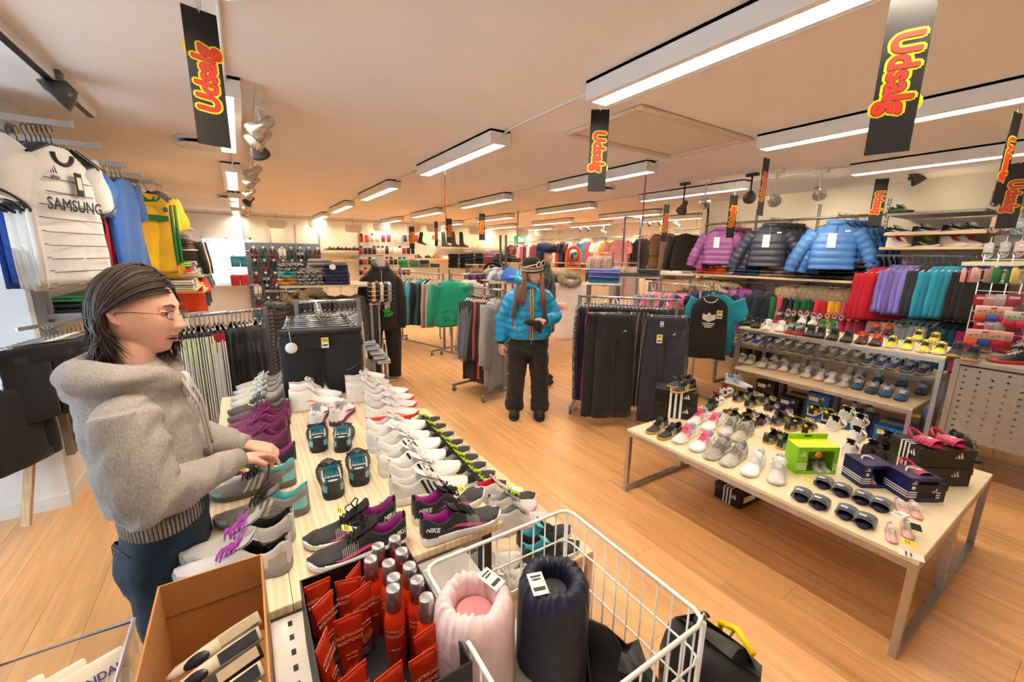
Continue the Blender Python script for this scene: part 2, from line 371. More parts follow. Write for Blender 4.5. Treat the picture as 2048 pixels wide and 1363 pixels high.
# pendant acoustic shades along the back wall
for k, (px, py) in enumerate(((553, 448), (636, 448), (706, 457), (763, 455), (826, 457), (868, 457), (950, 462), (1045, 466), (1080, 467))):
    q = ony(px, py, 11.4)
    t = thing('pendant_shade', 'pale grey trapezoid pendant shade, %s along the back wall' % ORD[k], 'lamp', q, 0, 'pendants along the back wall')
    obj('shade', cached('shade', lambda: MB().loft([[(-.15, -.05, -.09), (.15, -.05, -.09), (.15, .05, -.09), (-.15, .05, -.09)], [(-.2, -.06, -.03), (.2, -.06, -.03), (.2, .06, -.03), (-.2, .06, -.03)], [(-.2, -.06, .09), (.2, -.06, .09), (.2, .06, .09), (-.2, .06, .09)]], sm=False).mesh('s')), M('#d9cfc8', .6), t)
    obj('cord', MB().cyl((0, 0, .09), (0, 0, HCEIL-q.z), .004, 5), GREY, t)
    l = bpy.data.lights.new('wall_washer', 'SPOT'); l.energy = 4; l.spot_size = R_(125); l.spot_blend = .9; l.color = (1, .9, .72); l.shadow_soft_size = .08
    o = bpy.data.objects.new('wall_washer', l); COL.objects.link(o); o.parent = t; o.matrix_local = Matrix.Translation((0, .09, -.02)) @ Vector((0, -1, .75)).to_track_quat('Z', 'Y').to_matrix().to_4x4()
tag(obj('ceiling_wire', MB().tube([(-1.1, 11.4, 2.50), (2, 11.4, 2.49), (6, 11.4, 2.50), (9, 11.4, 2.5)], .006, 5), GREY), 'straight wire carrying the pendants along the back wall', 'wire')
# air vents
for k, (x, y) in enumerate(((onz(398, 290, 2.56).x, onz(398, 290, 2.56).y), (onz(458, 396, 2.56).x, onz(458, 396, 2.56).y), (onz(480, 430, 2.57).x, onz(480, 430, 2.57).y), (onz(1205, 380, 2.56).x, onz(1205, 380, 2.56).y))):
    t = thing('ceiling_vent', ('large round white disc vent in the ceiling above the football shirts', 'round disc vent further along beside the spotlight track', 'small round disc vent by the far window', 'round disc vent behind the central hanging sale banner')[k], 'vent', (x, y, HCEIL))
    obj('collar', cached('vc', lambda: MB().lathe([(.17, 0), (.175, -.012), (.15, -.02), (.13, -.02), (.12, 0)], 28).mesh('c')), WHT, t)
    obj('disc', cached('vd', lambda: MB().lathe([(.02, -.055), (.15, -.06), (.165, -.055), (.15, -.045), (.02, -.04)], 28).mesh('d')), WHT, t)
    obj('stem', cached('vs', lambda: MB().cyl((0, 0, 0), (0, 0, -.05), .012, 8).cyl((-.09, 0, -.01), (-.02, 0, -.05), .006, 6).cyl((.09, 0, -.01), (.02, 0, -.05), .006, 6).mesh('s')), GREY, t)
# spotlights
SPN = [0]
def spot(p, aim, label, dark=False, light=0, r=.035, z=2.58, col=(1, .8, .55)):
    t = thing('spotlight', label, 'spotlight', p); p = Vector(p); d = (Vector(aim)-p).normalized()
    z = min(z, 2.57); hm = M('#4a4744', .45) if dark else M('#c9c6c0', .28, 'steel', .85)
    obj('bracket', MB().cyl((0, 0, 0), (0, 0, z-p.z), .009, 8).box((0, 0, z-p.z-.01), (.05, .12, .03)), M('#3b3a39', .5) if dark else WHT, t)
    h = MB(); h.lathe([(r*.45, -r*2.2), (r*.75, -r*1.9), (r*.8, -r*.6), (r*1.5, r*.9), (r*1.55, r*1.4), (r*1.42, r*1.4), (r*1.1, r*.6)], 16, c1=False)
    q = d.to_track_quat('Z', 'Y').to_matrix().to_4x4()
    obj('lamp_head', h.xf(q), hm, t)
    obj('bulb', MB().lathe([(r*.9, r*.5), (r*1.15, r*1.0), (r*.4, r*1.25)], 12).xf(q), M('#ffe9c8', .4, emit=18 if light else 2), t)
    if light:
        l = bpy.data.lights.new('spot_beam', 'SPOT'); l.energy = light; l.spot_size = R_(62); l.spot_blend = .7; l.color = col; l.shadow_soft_size = .03
        o = bpy.data.objects.new('spot_beam', l); COL.objects.link(o); o.parent = t; o.matrix_local = Matrix.Translation(d*r*1.6) @ (-d).to_track_quat('Z', 'Y').to_matrix().to_4x4()
# left track
tag(obj('light_track', MB().box((-.74, 2.3, 2.575), (.05, 3.4, .05)).box((-.74, 2.3, 2.548), (.03, 3.38, .006), mi=1), [WHT, BLKP]), 'white ceiling track with a black groove above the football shirts', 'track')
t = thing('spotlight', 'ribbed dark grey track spotlight above the football shirts', 'spotlight', (dep(108, 172, 2.15)))
obj('bracket', MB().box((0, 0, .10), (.05, .10, .05)), BLKP, t)
fin = cached('fin', lambda: MB().box((0, 0, 0), (.075, .065, .006)).mesh('f'))
for k in range(9): obj('cooling_fin', fin, GREY, t, Matrix.Translation((0, 0, .075-k*.012)))
obj('reflector', MB().lathe([(.03, .05), (.05, .02), (.085, -.045), (.08, -.05), (.05, -.02)], 20, c1=False).xf(Matrix.Translation((.03, 0, -.02)) @ Matrix.Rotation(.9, 4, 'Y')), M('#5a5d60', .3, 'steel', .6), t)
# spot row beside the lights
tag(obj('light_track', MB().box((.175, 7.2, 2.585), (.035, 8.6, .03)).mesh('light_track'), WHT), 'slim white ceiling track carrying the silver spots', 'track')
for k, (y, dk, ax) in enumerate(((3.15, 0, -1), (3.45, 0, -1.1), (3.75, 1, .6), (4.9, 0, -1), (5.6, 0, -1.2), (6.7, 0, -1), (7.6, 1, -1), (8.8, 0, -1), (10, 0, -1))):
    spot((.18, y, 2.44), (ax*1.2, y+1.0, 1.3), '%s spotlight, %s along the track beside the leftmost lights' % ('dark' if dk else 'silver', ORD[k]), dk, SPOT_W*.8 if k in (0, 3, 5, 7) else 0, .042)
# spots that light the right wall and the recess
for k, (px, py, D, lab, dk, li, ax) in enumerate((
        (1548, 398, 4.2, 'bell spotlight aimed at the dark blue jackets', 0, 1, (6.3, 2.9, 1.9)), (1637, 385, 4.2, 'bell spotlight aimed at the bright blue jackets', 0, 1, (6.3, 2.2, 1.95)),
        (1500, 392, 4.4, 'dark box-mounted spotlight near the plum jackets', 1, 1, (6.3, 3.6, 1.9)), (1832, 356, 4.4, 'dark box-mounted spotlight above the wall shoe shelves', 1, 1, (6.4, 1.2, 1.9)),
        (1409, 405, 4.8, 'bell spotlight above the black hanging cardigans', 0, 0, (8.8, 5.2, 1.8)), (1366, 415, 5.0, 'dark conical downlight under the third light row', 1, 0, (5.5, 5, .2)))):
    p = dep(px, py, D)
    spot(p, ax, lab, dk, SPOT_W*(1.1 if li else 0), .042, z=2.6)
for k, (px, py) in enumerate(((1118, 463), (1207, 464), (1246, 458), (1353, 450), (1410, 447), (1160, 457), (1176, 457), (1298, 446), (1320, 446))):
    p = onx(px, py, 8.15)
    spot((p.x, p.y, min(p.z, 2.5)), (8.95, p.y-.3, 1.75), 'small spotlight over the recess wall, %s from the far end' % ORD[k], 5 <= k, SPOT_W*3 if k < 5 else 0, .04)
tag(obj('light_track', MB().box((8.15, 8.4, 2.57), (.04, 7.4, .03)), WHT), 'white ceiling track in front of the recess wall', 'track')
# ================================================================ sale banners
RED, BAN, BYEL = M('#e2311f', .5), M('#15120f', .5), M('#f6dd12', .5)
def banner(p, rz, z_hang, flip, label, loop=True):
    t = thing('sale_banner', label, 'banner', p, rz, 'udsalg sale banners')
    h, w = .46, .108
    obj('card', cached('bcard', lambda: MB().box((0, 0, -h/2), (w, .003, h)).mesh('b')), BAN, t)
    for s in (1, -1):
        for off, mm, dy, nm in ((.0125, BYEL, .0019, 'lettering_outline'), (.0052, BAN, .0027, 'lettering_edge'), (.0036, RED, .0035, 'lettering')):
            me = fat_text('Udsalg', .098, off)
            zr = R_(-90 if flip else 90)
            mt = Matrix.Translation((0, -s*dy, -h*.5)) @ (ID if s == 1 else Matrix.Rotation(math.pi, 4, 'Z')) @ Matrix.Rotation(R_(90), 4, 'X') @ Matrix.Rotation(zr, 4, 'Z') @ Matrix.Diagonal((.86, 1.0, 1, 1))
            obj(nm, me, mm, t, mt)
    under = any(abs(p[0]-x) < FIXW/2 and y < p[1] < y+FIXL for x in LX for y in LY)
    obj('string', MB().cyl((0, 0, -.01), (0, 0, (2.5 if under else 2.599)-p[2]), .0022, 6), WHT, t)
    if loop: obj('clip', cached('bclip', lambda: MB().tube([(.008*math.cos(a), 0, .02+.022*math.sin(a)) for a in [k*math.pi/5 for k in range(10)]], .0022, 5, closed=True).mesh('c')), WHT, t)
def face(p, k=0): return math.atan2(-p[0], p[1]) + k      # turn towards the camera's side plus k
for i, (px, py, D, k, flip, zh, lab) in enumerate((
        (397, 19, 1.50, .25, 0, 2.5, 'large black Udsalg banner nearest the football shirts'),
        (1833, -28, 1.22, -.05, 1, 2.5, 'largest black Udsalg banner hanging above the jacket wall'),
        (1201, 219, 2.45, .15, 1, 2.5, 'black Udsalg banner hanging below the long central light'),
        (1534, 316, 3.45, 1.15, 0, 2.5, 'slim turned Udsalg banner above the plum jackets'),
        (1765, 357, 4.2, .1, 1, 2.5, 'small Udsalg banner in front of the bright blue jackets'),
        (2042, 325, 3.0, -.3, 1, 2.5, 'Udsalg banner in front of the slipper wall'),
        (2036, 225, 2.2, 1.25, 1, 2.5, 'edge-on Udsalg banner above the slipper wall'),
        (1469, 390, 4.6, .75, 0, 2.5, 'Udsalg banner in front of the plum jacket display'),
        (1334, 409, 5.3, .9, 0, 2.5, 'Udsalg banner in front of the brown knitted dress'),
        (1292, 350, 3.9, 1.50, 0, 2.5, 'edge-on orange and black banner by the far end of the hatch'),
        (964, 427, 7.4, .1, 1, 2.5, 'Udsalg banner above the black shoe shelf'),
        (898, 437, 8.0, .2, 0, 2.5, 'Udsalg banner in front of the tall black boots'),
        (872, 443, 8.0, 1.0, 1, 2.5, 'turned banner in front of the tan boot'),
        (1036, 420, 6.2, 1.45, 0, 2.5, 'edge-on banner hanging behind the snow-suited woman'),
        (823, 453, 8.8, .1, 0, 2.5, 'far banner by the accessory wall'),
        (890, 350, 3.7, 1.52, 0, 2.5, 'edge-on banner on a long pink cord'))):
    p = dep(px, py, D)
    banner(p, face(p, k), zh if zh > p.z else p.z+.05, flip, lab)
# ================================================================ shoes
HW = [(0, .22), (.015, .5), (.05, .68), (.13, .76), (.25, .78), (.36, .76), (.5, .85), (.66, 1), (.8, .96), (.9, .78), (.96, .55), (.99, .32), (1, .1)]
SS = [0, .012, .035, .07, .12, .18, .25, .32, .38, .42, .47, .53, .6, .67, .74, .8, .86, .91, .95, .975, .99, 1]
class Last:
    def __init__(s, kind='run', L=.29, W=.048):
        s.L, s.W, s.kind = L, W, kind
        hi = {'run': 1, 'flat': .86, 'high': 1.0, 'boot': 1.0, 'clog': .8}[kind]
        s.H = [(0, .092), (.05, .098), (.12, .078), (.2, .066), (.28, .066), (.36, .084), (.42, .088), (.53, .074), (.67, .056), (.8, .048), (.9, .042), (.96, .033), (1, .022)]
        s.H = [(a, b*hi) for a, b in s.H]
        if kind == 'high': s.H = [(0, .118), (.05, .125), (.12, .119), (.2, .114), (.3, .124), (.38, .121), (.42, .11), (.5, .09), (.6, .07), (.75, .055), (.88, .046), (.95, .036), (1, .022)]
        if kind == 'boot': s.H = [(0, .34), (.1, .345), (.3, .35), (.36, .345), (.42, .15), (.5, .09), (.6, .07), (.75, .055), (.88, .046), (.95, .036), (1, .022)]
        s.T = [(0, .030), (.4, .026), (.8, .020), (1, .016)] if kind in ('run', 'clog') else [(0, .018), (1, .015)]
        s.op = .40
    def w(s, t): return lerp(HW, t)*s.W
    def h(s, t): return lerp(s.H, t)
    def t(s, t_): return lerp(s.T, t_) + s.lift(t_)
    def lift(s, t): return .014*max(0, (t-.78)/.22)**2 if s.kind != 'flat' else .006*max(0, (t-.8)/.2)**2
    def k(s, t): return lerp([(0, .80), (.3, .80), (.42, .62), (.55, .45), (.8, .42), (1, .5)], t)
    def top(s, t):
        h = max(s.h(t), s.t(t)+.006); a = lerp([(0, 1), (.4, 1), (.5, .80), (1, .72)], t); return s.t(t)+(h-s.t(t))*a
    def S(s, t, v, sd=1, off=0):
        w = s.w(t); tp = s.top(t); x = w*(1-(1-s.k(t))*v**2.1); z = s.t(t)-.004+(tp-s.t(t)+.004)*v
        if s.kind == 'boot' and v > .3 and t < .45: x = w*(.9-.15*math.sin(min(1, (v-.3)/.5)*math.pi*.5)+.25*max(0, v-.6))
        return Vector((sd*(x+off), s.L*(t-.5), z+off*.3))
def shoe_meshes(kind, L=.29):
    def make():
        l = Last(kind, L); up, li = MB(), MB(); rings = []
        for t in SS:
            r = [l.S(t, v/6, 1) for v in range(7)]; e = r[-1]; op = .03 <= t <= l.op
            bot = l.t(t)+.006
            if op:
                z = e.z; x = e.x
                mid = [(x-.004, z+.0015), (x-.009, z-.004), (x-.011, max(bot, z-.03)), (x*.86, bot), (0, bot)]
            else:
                hh = max(l.h(t), e.z)
                mid = [(e.x*q, e.z+(hh-e.z)*(1-q*q)) for q in (.85, .65, .45, .22, 0)]
            y = e.y; m = [Vector((a, y, b)) for a, b in mid]
            half = r+m; full = half+[Vector((-p.x, p.y, p.z)) for p in half[-2::-1]]; rings.append(full)
        n = len(rings[0]); vs = [p for r in rings for p in r]; fu, fl_ = [], []
        for i in range(len(SS)-1):
            inn = .03 <= SS[i] and SS[i] < l.op or (SS[i+1] >= .03 and SS[i] < .03)
            for j in range(n-1):
                f = (i*n+j, i*n+j+1, (i+1)*n+j+1, (i+1)*n+j)[::-1]
                (fl_ if inn and 7 <= j < n-8 else fu).append(f)
        up.add(vs, fu+[tuple(range(n)), tuple((len(SS)-1)*n+j for j in range(n))[::-1]]); li.add(vs, fl_)
        so = MB(); rg = []
        def outline(z_of, k, ext=0):
            o = []
            for t in SS[1:-1]: o.append((t, l.w(t)*k+ext))
            pts = [(0, -l.L/2-ext*.6)]+[(x, l.L*(t-.5)) for t, x in o]+[(0, l.L/2+ext)]+[(-x, l.L*(t-.5)) for t, x in o[::-1]]
            return [(x, y, z_of((y/l.L)+.5)) for x, y in pts]
        rg = [outline(lambda t: l.lift(t)+.0, .93), outline(lambda t: l.lift(t)+.004, 1.02, .001), outline(lambda t: l.lift(t)+(l.t(t)-l.lift(t))*.55, 1.0, .0005), outline(lambda t: l.t(t), 1.03, .002), outline(lambda t: l.t(t)+.003, .98)]
        so.loft(rg)
        tg = MB(); rows = []
        for t, dz, wd in ((.56, .003, .02), (.48, .004, .022), (.42, .006, .024), (.37, .014, .026), (.33, .024, .027), (.31, .028, .022)):
            z = max(l.h(t), l.h(.42)) if t < .42 else l.h(t)
            if kind == 'boot': z = l.h(.5)
            rows.append([(x*wd, l.L*(t-.5), z+dz-.004*x*x) for x in (-1, -.5, 0, .5, 1)])
        tg.loft(rows, c0=False, c1=False, closed=False); tg.loft([[(x, y-.004, z-.004) for x, y, z in r][::-1] for r in rows], c0=False, c1=False, closed=False)
        la = MB(); T = [.44+.042*q for q in range(5)] if kind != 'high' else [.36, .4, .44, .48, .52, .56, .6]
        for q, t in enumerate(T):
            z = l.h(t)+.006; w = .024; t2 = T[min(q+1, len(T)-1)]; z2 = l.h(t2)+.006
            la.tube([(-w, l.L*(t-.5), z-.006), (-w*.5, l.L*(t-.5), z), (w*.5, l.L*(t2-.5), z2), (w, l.L*(t2-.5), z2-.006)], .0026, 5)
            la.tube([(w, l.L*(t-.5), z-.006), (w*.5, l.L*(t-.5), z+.002), (-w*.5, l.L*(t2-.5), z2+.002), (-w, l.L*(t2-.5), z2-.006)], .0026, 5)
        y0, z0 = l.L*(T[0]-.5), l.h(T[0])+.008
        for sd in (-1, 1):
            la.tube([(0, y0, z0), (sd*.02, y0-.01, z0+.02), (sd*.042, y0-.004, z0+.014), (sd*.036, y0+.012, z0), (sd*.012, y0+.006, z0-.001), (0, y0, z0)], .0024, 5)
            la.tube([(0, y0, z0), (sd*.015, y0+.012, z0+.012), (sd*.036, y0+.028, z0-.006), (sd*.045, y0+.03, z0-.022)], .0022, 5)
        st = []
        for q in range(3):
            m = MB()
            for sd in (-1, 1):
                a0 = .42+q*.075; pts = []
                for v in range(7): u = .02+.9*v/6; pts.append((l.S(a0-.10*u+.02, u, sd, .0016), l.S(a0-.10*u+.056, u, sd, .0016)))
                fs = [(2*i, 2*i+1, 2*i+3, 2*i+2)[::sd] for i in range(6)]
                m.add([p for pr in pts for p in pr], fs)
            st.append(m.mesh('stripe'))
        sw = MB()
        for sd in (-1, 1):
            pts = []
            for u in range(13):
                a = u/12; t = .74-.58*a; v0 = .30+.05*math.sin(a*3)+.5*max(0, a-.55)*1.0+(.18*(1-a*5)**2 if a < .2 else 0); th = .26*math.sin(math.pi*min(1, a*1.25+.02))**.8*(1-a)**.5+.01
                if a > .8: th *= .7
                pts.append((l.S(t, max(.05, v0-.04), sd, .0018), l.S(t, min(.95, v0-.04+th), sd, .0018)))
            sw.add([p for pr in pts for p in pr], [(2*i, 2*i+1, 2*i+3, 2*i+2)[::-sd] for i in range(12)])
        ov = MB()      # toe cap and heel counter panels, proud of the upper
        for t0, t1, v1 in ((.84, .995, .72), (.012, .16, .62)):
            for sd in (-1, 1):
                g = [[l.S(t0+(t1-t0)*i/5, v1*j/4, sd, .0018) for j in range(5)] for i in range(6)]
                ov.add([p for r in g for p in r], [((i*5+j), (i*5+j+1), ((i+1)*5+j+1), ((i+1)*5+j))[::sd] for i in range(5) for j in range(4)])
        tb = MB(); tb.rbox((0, -l.L/2+.004, l.h(.02)-.003 if kind != 'boot' else .3), (.022, .008, .03), .003)
        return dict(upper=up.mesh('upper'), lining=li.mesh('lining'), sole=so.mesh('sole'), tongue=tg.mesh('tongue'), laces=la.mesh('laces'), st=st, sw=sw.mesh('swoosh'), overlay=ov.mesh('overlay'), tab=tb.mesh('heel_tab'), last=l)
    return cached(('shoe', kind, L), make)
def colm(h, kind='', rough=.5): return M(h, rough, kind)
STY = {   # kind, upper, sole, lining, laces, mark type, mark colour, overlay, tongue
 'silver': ('run', '#b9b6ae', '#c9c6be', '#8d93a0', '#9c988e', 's', '#7d7870', '#a39e94', '#9a958c'),
 'pinkrun': ('run', '#f4f0ee', '#f3efee', '#a9b4cf', '#ef5f8d', 's', '#f06d94', '#faf6f4', '#e85f8e'),
 'whiterun': ('run', '#f3f0ec', '#f4f1ee', '#bfc3d0', '#f6f4ef', 's', '#dcd8d2', '#f8f6f2', '#eeeae6'),
 'blackgum': ('flat', '#1f1e1d', '#cf9a48', '#141313', '#1a1919', 's', '#d9df74', '#2a2927', '#191918'),
 'blacklime': ('flat', '#232422', '#c99a4c', '#111', '#202020', 's', '#d6e24a', '#8d8f8c', '#1b1b1b'),
 'blackyel': ('flat', '#1b1b1b', '#e8e4dc', '#151515', '#222222', 's', '#f0d714', '#f0d714', '#f0d714'),
 'purpblk': ('flat', '#4c2a55', '#e6e4df', '#2a1830', '#5a3566', 's', '#f1efe8', '#1c1a20', '#3a2044'),
 'whiteblk': ('run', '#ecebe7', '#f2f0ec', '#17171a', '#f3f1ec', 's', '#1c1c1c', '#f3f1ed', '#222222'),
 'redlin': ('run', '#e9e7e3', '#ecebe7', '#c23a35', '#1d1d1d', 'w', '#2b2b2b', '#2b2b2b', '#d04640'),
 'allblack': ('run', '#1b1a19', '#171615', '#121111', '#181818', 's', '#2b2926', '#242220', '#191817'),
 'greyblue': ('run', '#b9bcc2', '#d9d9d9', '#2e9fce', '#8f9499', 's', '#6a7078', '#c6c8cc', '#9aa0a6'),
 'lavender': ('run', '#d9d3cf', '#9a979b', '#141214', '#b23fb4', '0', '#8e2f93', '#b0aca9', '#c9c3bf'),
 'tealgrey': ('run', '#8b8681', '#6c6763', '#6fc3c8', '#201f1f', 's', '#d9d8d4', '#7fc9cb', '#8b8681'),
 'blackpink': ('run', '#1f2226', '#f3f1ef', '#b03a9c', '#19191b', 'w', '#e0419f', '#1a1a1b', '#1b1b1d'),
 'darkblk': ('run', '#1e1d1d', '#efedea', '#a13a92', '#171717', 'w', '#e2409a', '#232120', '#1b1b1b'),
 'purple': ('run', '#75204f', '#3d1530', '#8c2c62', '#8f2a66', '0', '#e2604f', '#5a1a3c', '#7d2757'),
 'brown': ('run', '#5d4c4a', '#3a3231', '#8d8d84', '#4c5152', 's', '#e1ddd8', '#57504e', '#7d7d76'),
 'greywht': ('run', '#b7b3ac', '#aaa59e', '#9d9a94', '#f0eeea', 's', '#e6e3dd', '#c4c0b9', '#a9a59e'),
 'pinkhigh': ('high', '#f4f0ed', '#f5f1ee', '#f1dfe0', '#f7f4f2', 'w', '#ef8b93', '#f6f3f0', '#f3eeeb'),
 'whtpurp': ('run', '#f3efec', '#6c2a6d', '#e6e0e2', '#efeaea', 'w', '#7a2f83', '#f6f3f1', '#f2eeec'),
 'clog': ('clog', '#2a2c2f', '#232426', '#74c7d3', '#17191b', '0', '#8fd0d8', '#69b7c4', '#74c7d3'),
 'redwht': ('run', '#f3f0ed', '#e8392c', '#d5d2cf', '#f5f2f0', 'w', '#ef6a63', '#f6f4f1', '#efecea'),
 'thickwht': ('run', '#f5f3f0', '#f6f4f1', '#efedea', '#f7f5f3', '0', '#9b3050', '#f1efec', '#f4f2f0'),
 'stripewht': ('run', '#f4f2ee', '#f1ede5', '#ecebe8', '#f7f5f2', 's', '#1f1f1f', '#e9e6e1', '#f1efec'),
 'neon': ('flat', '#242422', '#f1efec', '#d5d8cf', '#c7ea2c', '0', '#c7ea2c', '#1c1c1b', '#242422'),
 'canvas': ('high', '#efe9ea', '#f3f1ee', '#e21f4d', '#f3f1ee', '0', '#fff', '#f1eeec', '#e21f4d'),
 'grayhigh': ('high', '#cfcac6', '#c8b2d6', '#b9b4b2', '#9a9896', '0', '#fff', '#d6d2ce', '#c6c2be'),
 'tealblk': ('run', '#1d1e20', '#e7e6e3', '#57bccb', '#1a1b1d', '0', '#7fd0da', '#24262a', '#68c2d0'),
 'redstripe': ('high', '#efedeb', '#e9e7e4', '#efe9e8', '#f3f1ef', 'w', '#d8202c', '#f4f2f0', '#edebe9'),
 'limecap': ('flat', '#dadbd6', '#c78f52', '#8ee03c', '#a7aaa4', 'w', '#8de032', '#e3e4df', '#d3d4d0'),
 'whitestr': ('flat', '#e9e9e6', '#d79a45', '#2b9ed6', '#efefec', 's', '#1f2228', '#f0f0ee', '#e6e6e3'),
 'whtcream': ('flat', '#ecebe7', '#c9b48e', '#c3c2be', '#f3f2ef', 's', '#55646e', '#efeeea', '#e9e8e5'),
 'bluesuede': ('flat', '#2c6695', '#4b3427', '#aeb2b6', '#f2f1ee', 's', '#f1efea', '#2f6c9b', '#2c6695'),
 'navyrun': ('run', '#24345c', '#c9c9c9', '#17203a', '#d5d5d5', 'w', '#e9e9ec', '#1c2a4c', '#24345c'),
 'greyrun': ('run', '#6f6660', '#8e8781', '#4f5f60', '#d8d4cd', '0', '#aaa', '#7d746d', '#6b625c'),
 'tiger': ('run', '#20191a', '#2a2523', '#1a1515', '#ea5a28', 's', '#ee5c26', '#ec5f2b', '#241c1b'),
 'yelwhite': ('flat', '#f1d733', '#c9c4b8', '#8c8a80', '#2c2c2b', 's', '#f6f4ee', '#f5f3ec', '#f1d733'),
 'greenwht': ('run', '#12703a', '#efefec', '#e9e9e6', '#17803f', 's', '#f0f0ee', '#efefec', '#12703a'),
 'redblk': ('run', '#1c1a1b', '#c9302a', '#141313', '#c4c3c2', '0', '#d8352c', '#d8352c', '#1c1a1b'),
 'blackred': ('run', '#1c1918', '#c9a24a', '#101010', '#201d1c', '0', '#c03', '#241f1e', '#1a1716'),
 'baby': ('flat', '#eab6b3', '#dba3a4', '#f3e6e4', '#f4efec', 's', '#f6f2f0', '#f0edeb', '#f1dedb'),
 'swblack': ('flat', '#1d1c1b', '#efeeea', '#161616', '#e8e7e3', 'w', '#f3f3f0', '#201f1e', '#1a1a1a'),
 'swlime': ('high', '#3b3a37', '#f3f3ef', '#a6d62c', '#a6e02c', 'w', '#b4ee2c', '#4c4b47', '#3b3a37'),
 'whitered': ('high', '#ece7e2', '#e9e4df', '#efe9e6', '#d2304a', 'w', '#f0c7c4', '#f1ece8', '#d8405a'),
 'camo': ('run', '#3d5a34', '#26221f', '#1c1b18', '#2f4a2a', '0', '#fff', '#2a2c20', '#3d5a34'),
 'darktrek': ('run', '#2f3133', '#26262a', '#3d8f9f', '#3a3b3c', '0', '#888', '#c9c9c6', '#3b3c3e'),
 'redtrek': ('run', '#34282a', '#b9b6b2', '#b5232f', '#3d2c2e', '0', '#888', '#e9e7e4', '#a3212c'),
 'whttrek': ('run', '#e2e1dd', '#d7d6d3', '#a9a8a5', '#edece9', '0', '#888', '#f1f0ed', '#e6e5e1'),
 'formal': ('flat', '#1c1a19', '#171615', '#2a2624', '#1c1a19', '0', '#111', '#211f1e', '#1c1a19'),
 'brownboot': ('boot', '#a05a2a', '#5a3118', '#6b3a1a', '#8a4a20', '0', '#111', '#7d4420', '#a05a2a'),
 'blackboot': ('boot', '#22201f', '#2b2724', '#191716', '#22201f', '0', '#111', '#1a1817', '#22201f'),
 'tanlow': ('high', '#b2763c', '#6c4626', '#7d5230', '#9b6431', '0', '#111', '#9b6431', '#b2763c'),
 'greylow': ('flat', '#8f8a84', '#77726c', '#6a655f', '#a9a49e', '0', '#111', '#9a958f', '#8f8a84'),
}
def shoe(sty, label, p, ang, L=.285, tilt=0, detail=2, group=None, roll=0, tagc=None, mt=None):
    """p: centre of the sole on the surface, ang: heading of the toe (world, from +Y counter-clockwise)"""
    k, up, so, li, la, mk, mkc, ovc, tgc = STY[sty]
    base = .29; d = shoe_meshes(k, base); sc = L/base
    m = mt if mt is not None else Matrix.Translation(p) @ Matrix.Rotation(ang, 4, 'Z') @ Matrix.Rotation(tilt, 4, 'X') @ Matrix.Rotation(roll, 4, 'Y') @ Matrix.Scale(sc, 4)
    t = thing('shoe', label, 'shoe', group=group, mt=m)
    smooth = 'skin' if False else ''
    obj('sole', d['sole'], M(so, .6), t); obj('upper', d['upper'], M(up, .55, 'cloth'), t); obj('lining', d['lining'], M(li, .8), t)
    if k != 'boot':
        obj('tongue', d['tongue'], M(tgc, .6), t); obj('laces', d['laces'], M(la, .7), t)
        obj('overlay', d['overlay'], M(ovc, .45), t)
        if mk == 's':
            if detail > 1:
                for q in d['st']: obj('stripe', q, M(mkc, .5), t)
            else:
                def j():
                    m_ = MB()
                    for q in d['st']: m_.add([v.co for v in q.vertices], [tuple(f.vertices) for f in q.polygons])
                    return m_.mesh('stripes')
                o = obj('striping', cached(('jst', k, base), j), M(mkc, .5), t)
        elif mk == 'w': obj('side_mark', d['sw'], M(mkc, .45), t)
        if detail > 1: obj('heel_tab', d['tab'], M(ovc, .5), t)
    else: obj('heel', cached('bheel', lambda: MB().loft([[(x*.8, y, 0) for x, y in ((-.02, -.13), (.02, -.13), (.02, -.09), (-.02, -.09))], [(x*1.3, y, .02) for x, y in ((-.02, -.135), (.02, -.135), (.02, -.07), (-.02, -.07))]]).mesh('heel')), M(so, .5), t)
    if tagc: price_tag(t, (0.03, .02, .075), tagc)
    return t
def price_tag(t, p, c, rz=0, tilt=.5, k=1):
    o = obj('price_tag', cached('ptag', lambda: MB().box((0, 0, 0), (.032, .05, .001)).mesh('price_tag')), PAPER, t, Matrix.Translation(p) @ Matrix.Rotation(rz, 4, 'Z') @ Matrix.Rotation(tilt, 4, 'X') @ Matrix.Scale(k, 4))
    if c == 'y': obj('sticker', cached('pst', lambda: MB().box((0, .012, .001), (.030, .022, .0008)).mesh('sticker')), YEL, o)
    obj('print', cached('ppr', lambda: MB().box((0, .016, .0016), (.022, .003, .0004)).box((0, .009, .0016), (.018, .003, .0004)).box((0, -.012, .0008), (.024, .008, .0004)).mesh('print')), M('#3a3a3a'), o)
def toe_heel(toe, heel, z, L):
    a = onz(*toe, z); b = onz(*heel, z); d = (a-b); d.z = 0
    ang = math.atan2(-d.x, d.y); d.normalize(); c = a - d*(L/2); return Vector((c.x, c.y, z)), ang
def shoe_px(sty, toe, heel, z, label, L=.285, **k):
    c, a = toe_heel(toe, heel, z, L); return shoe(sty, label, c+Vector((0, 0, k.pop('dz', 0))), a, L, **k)
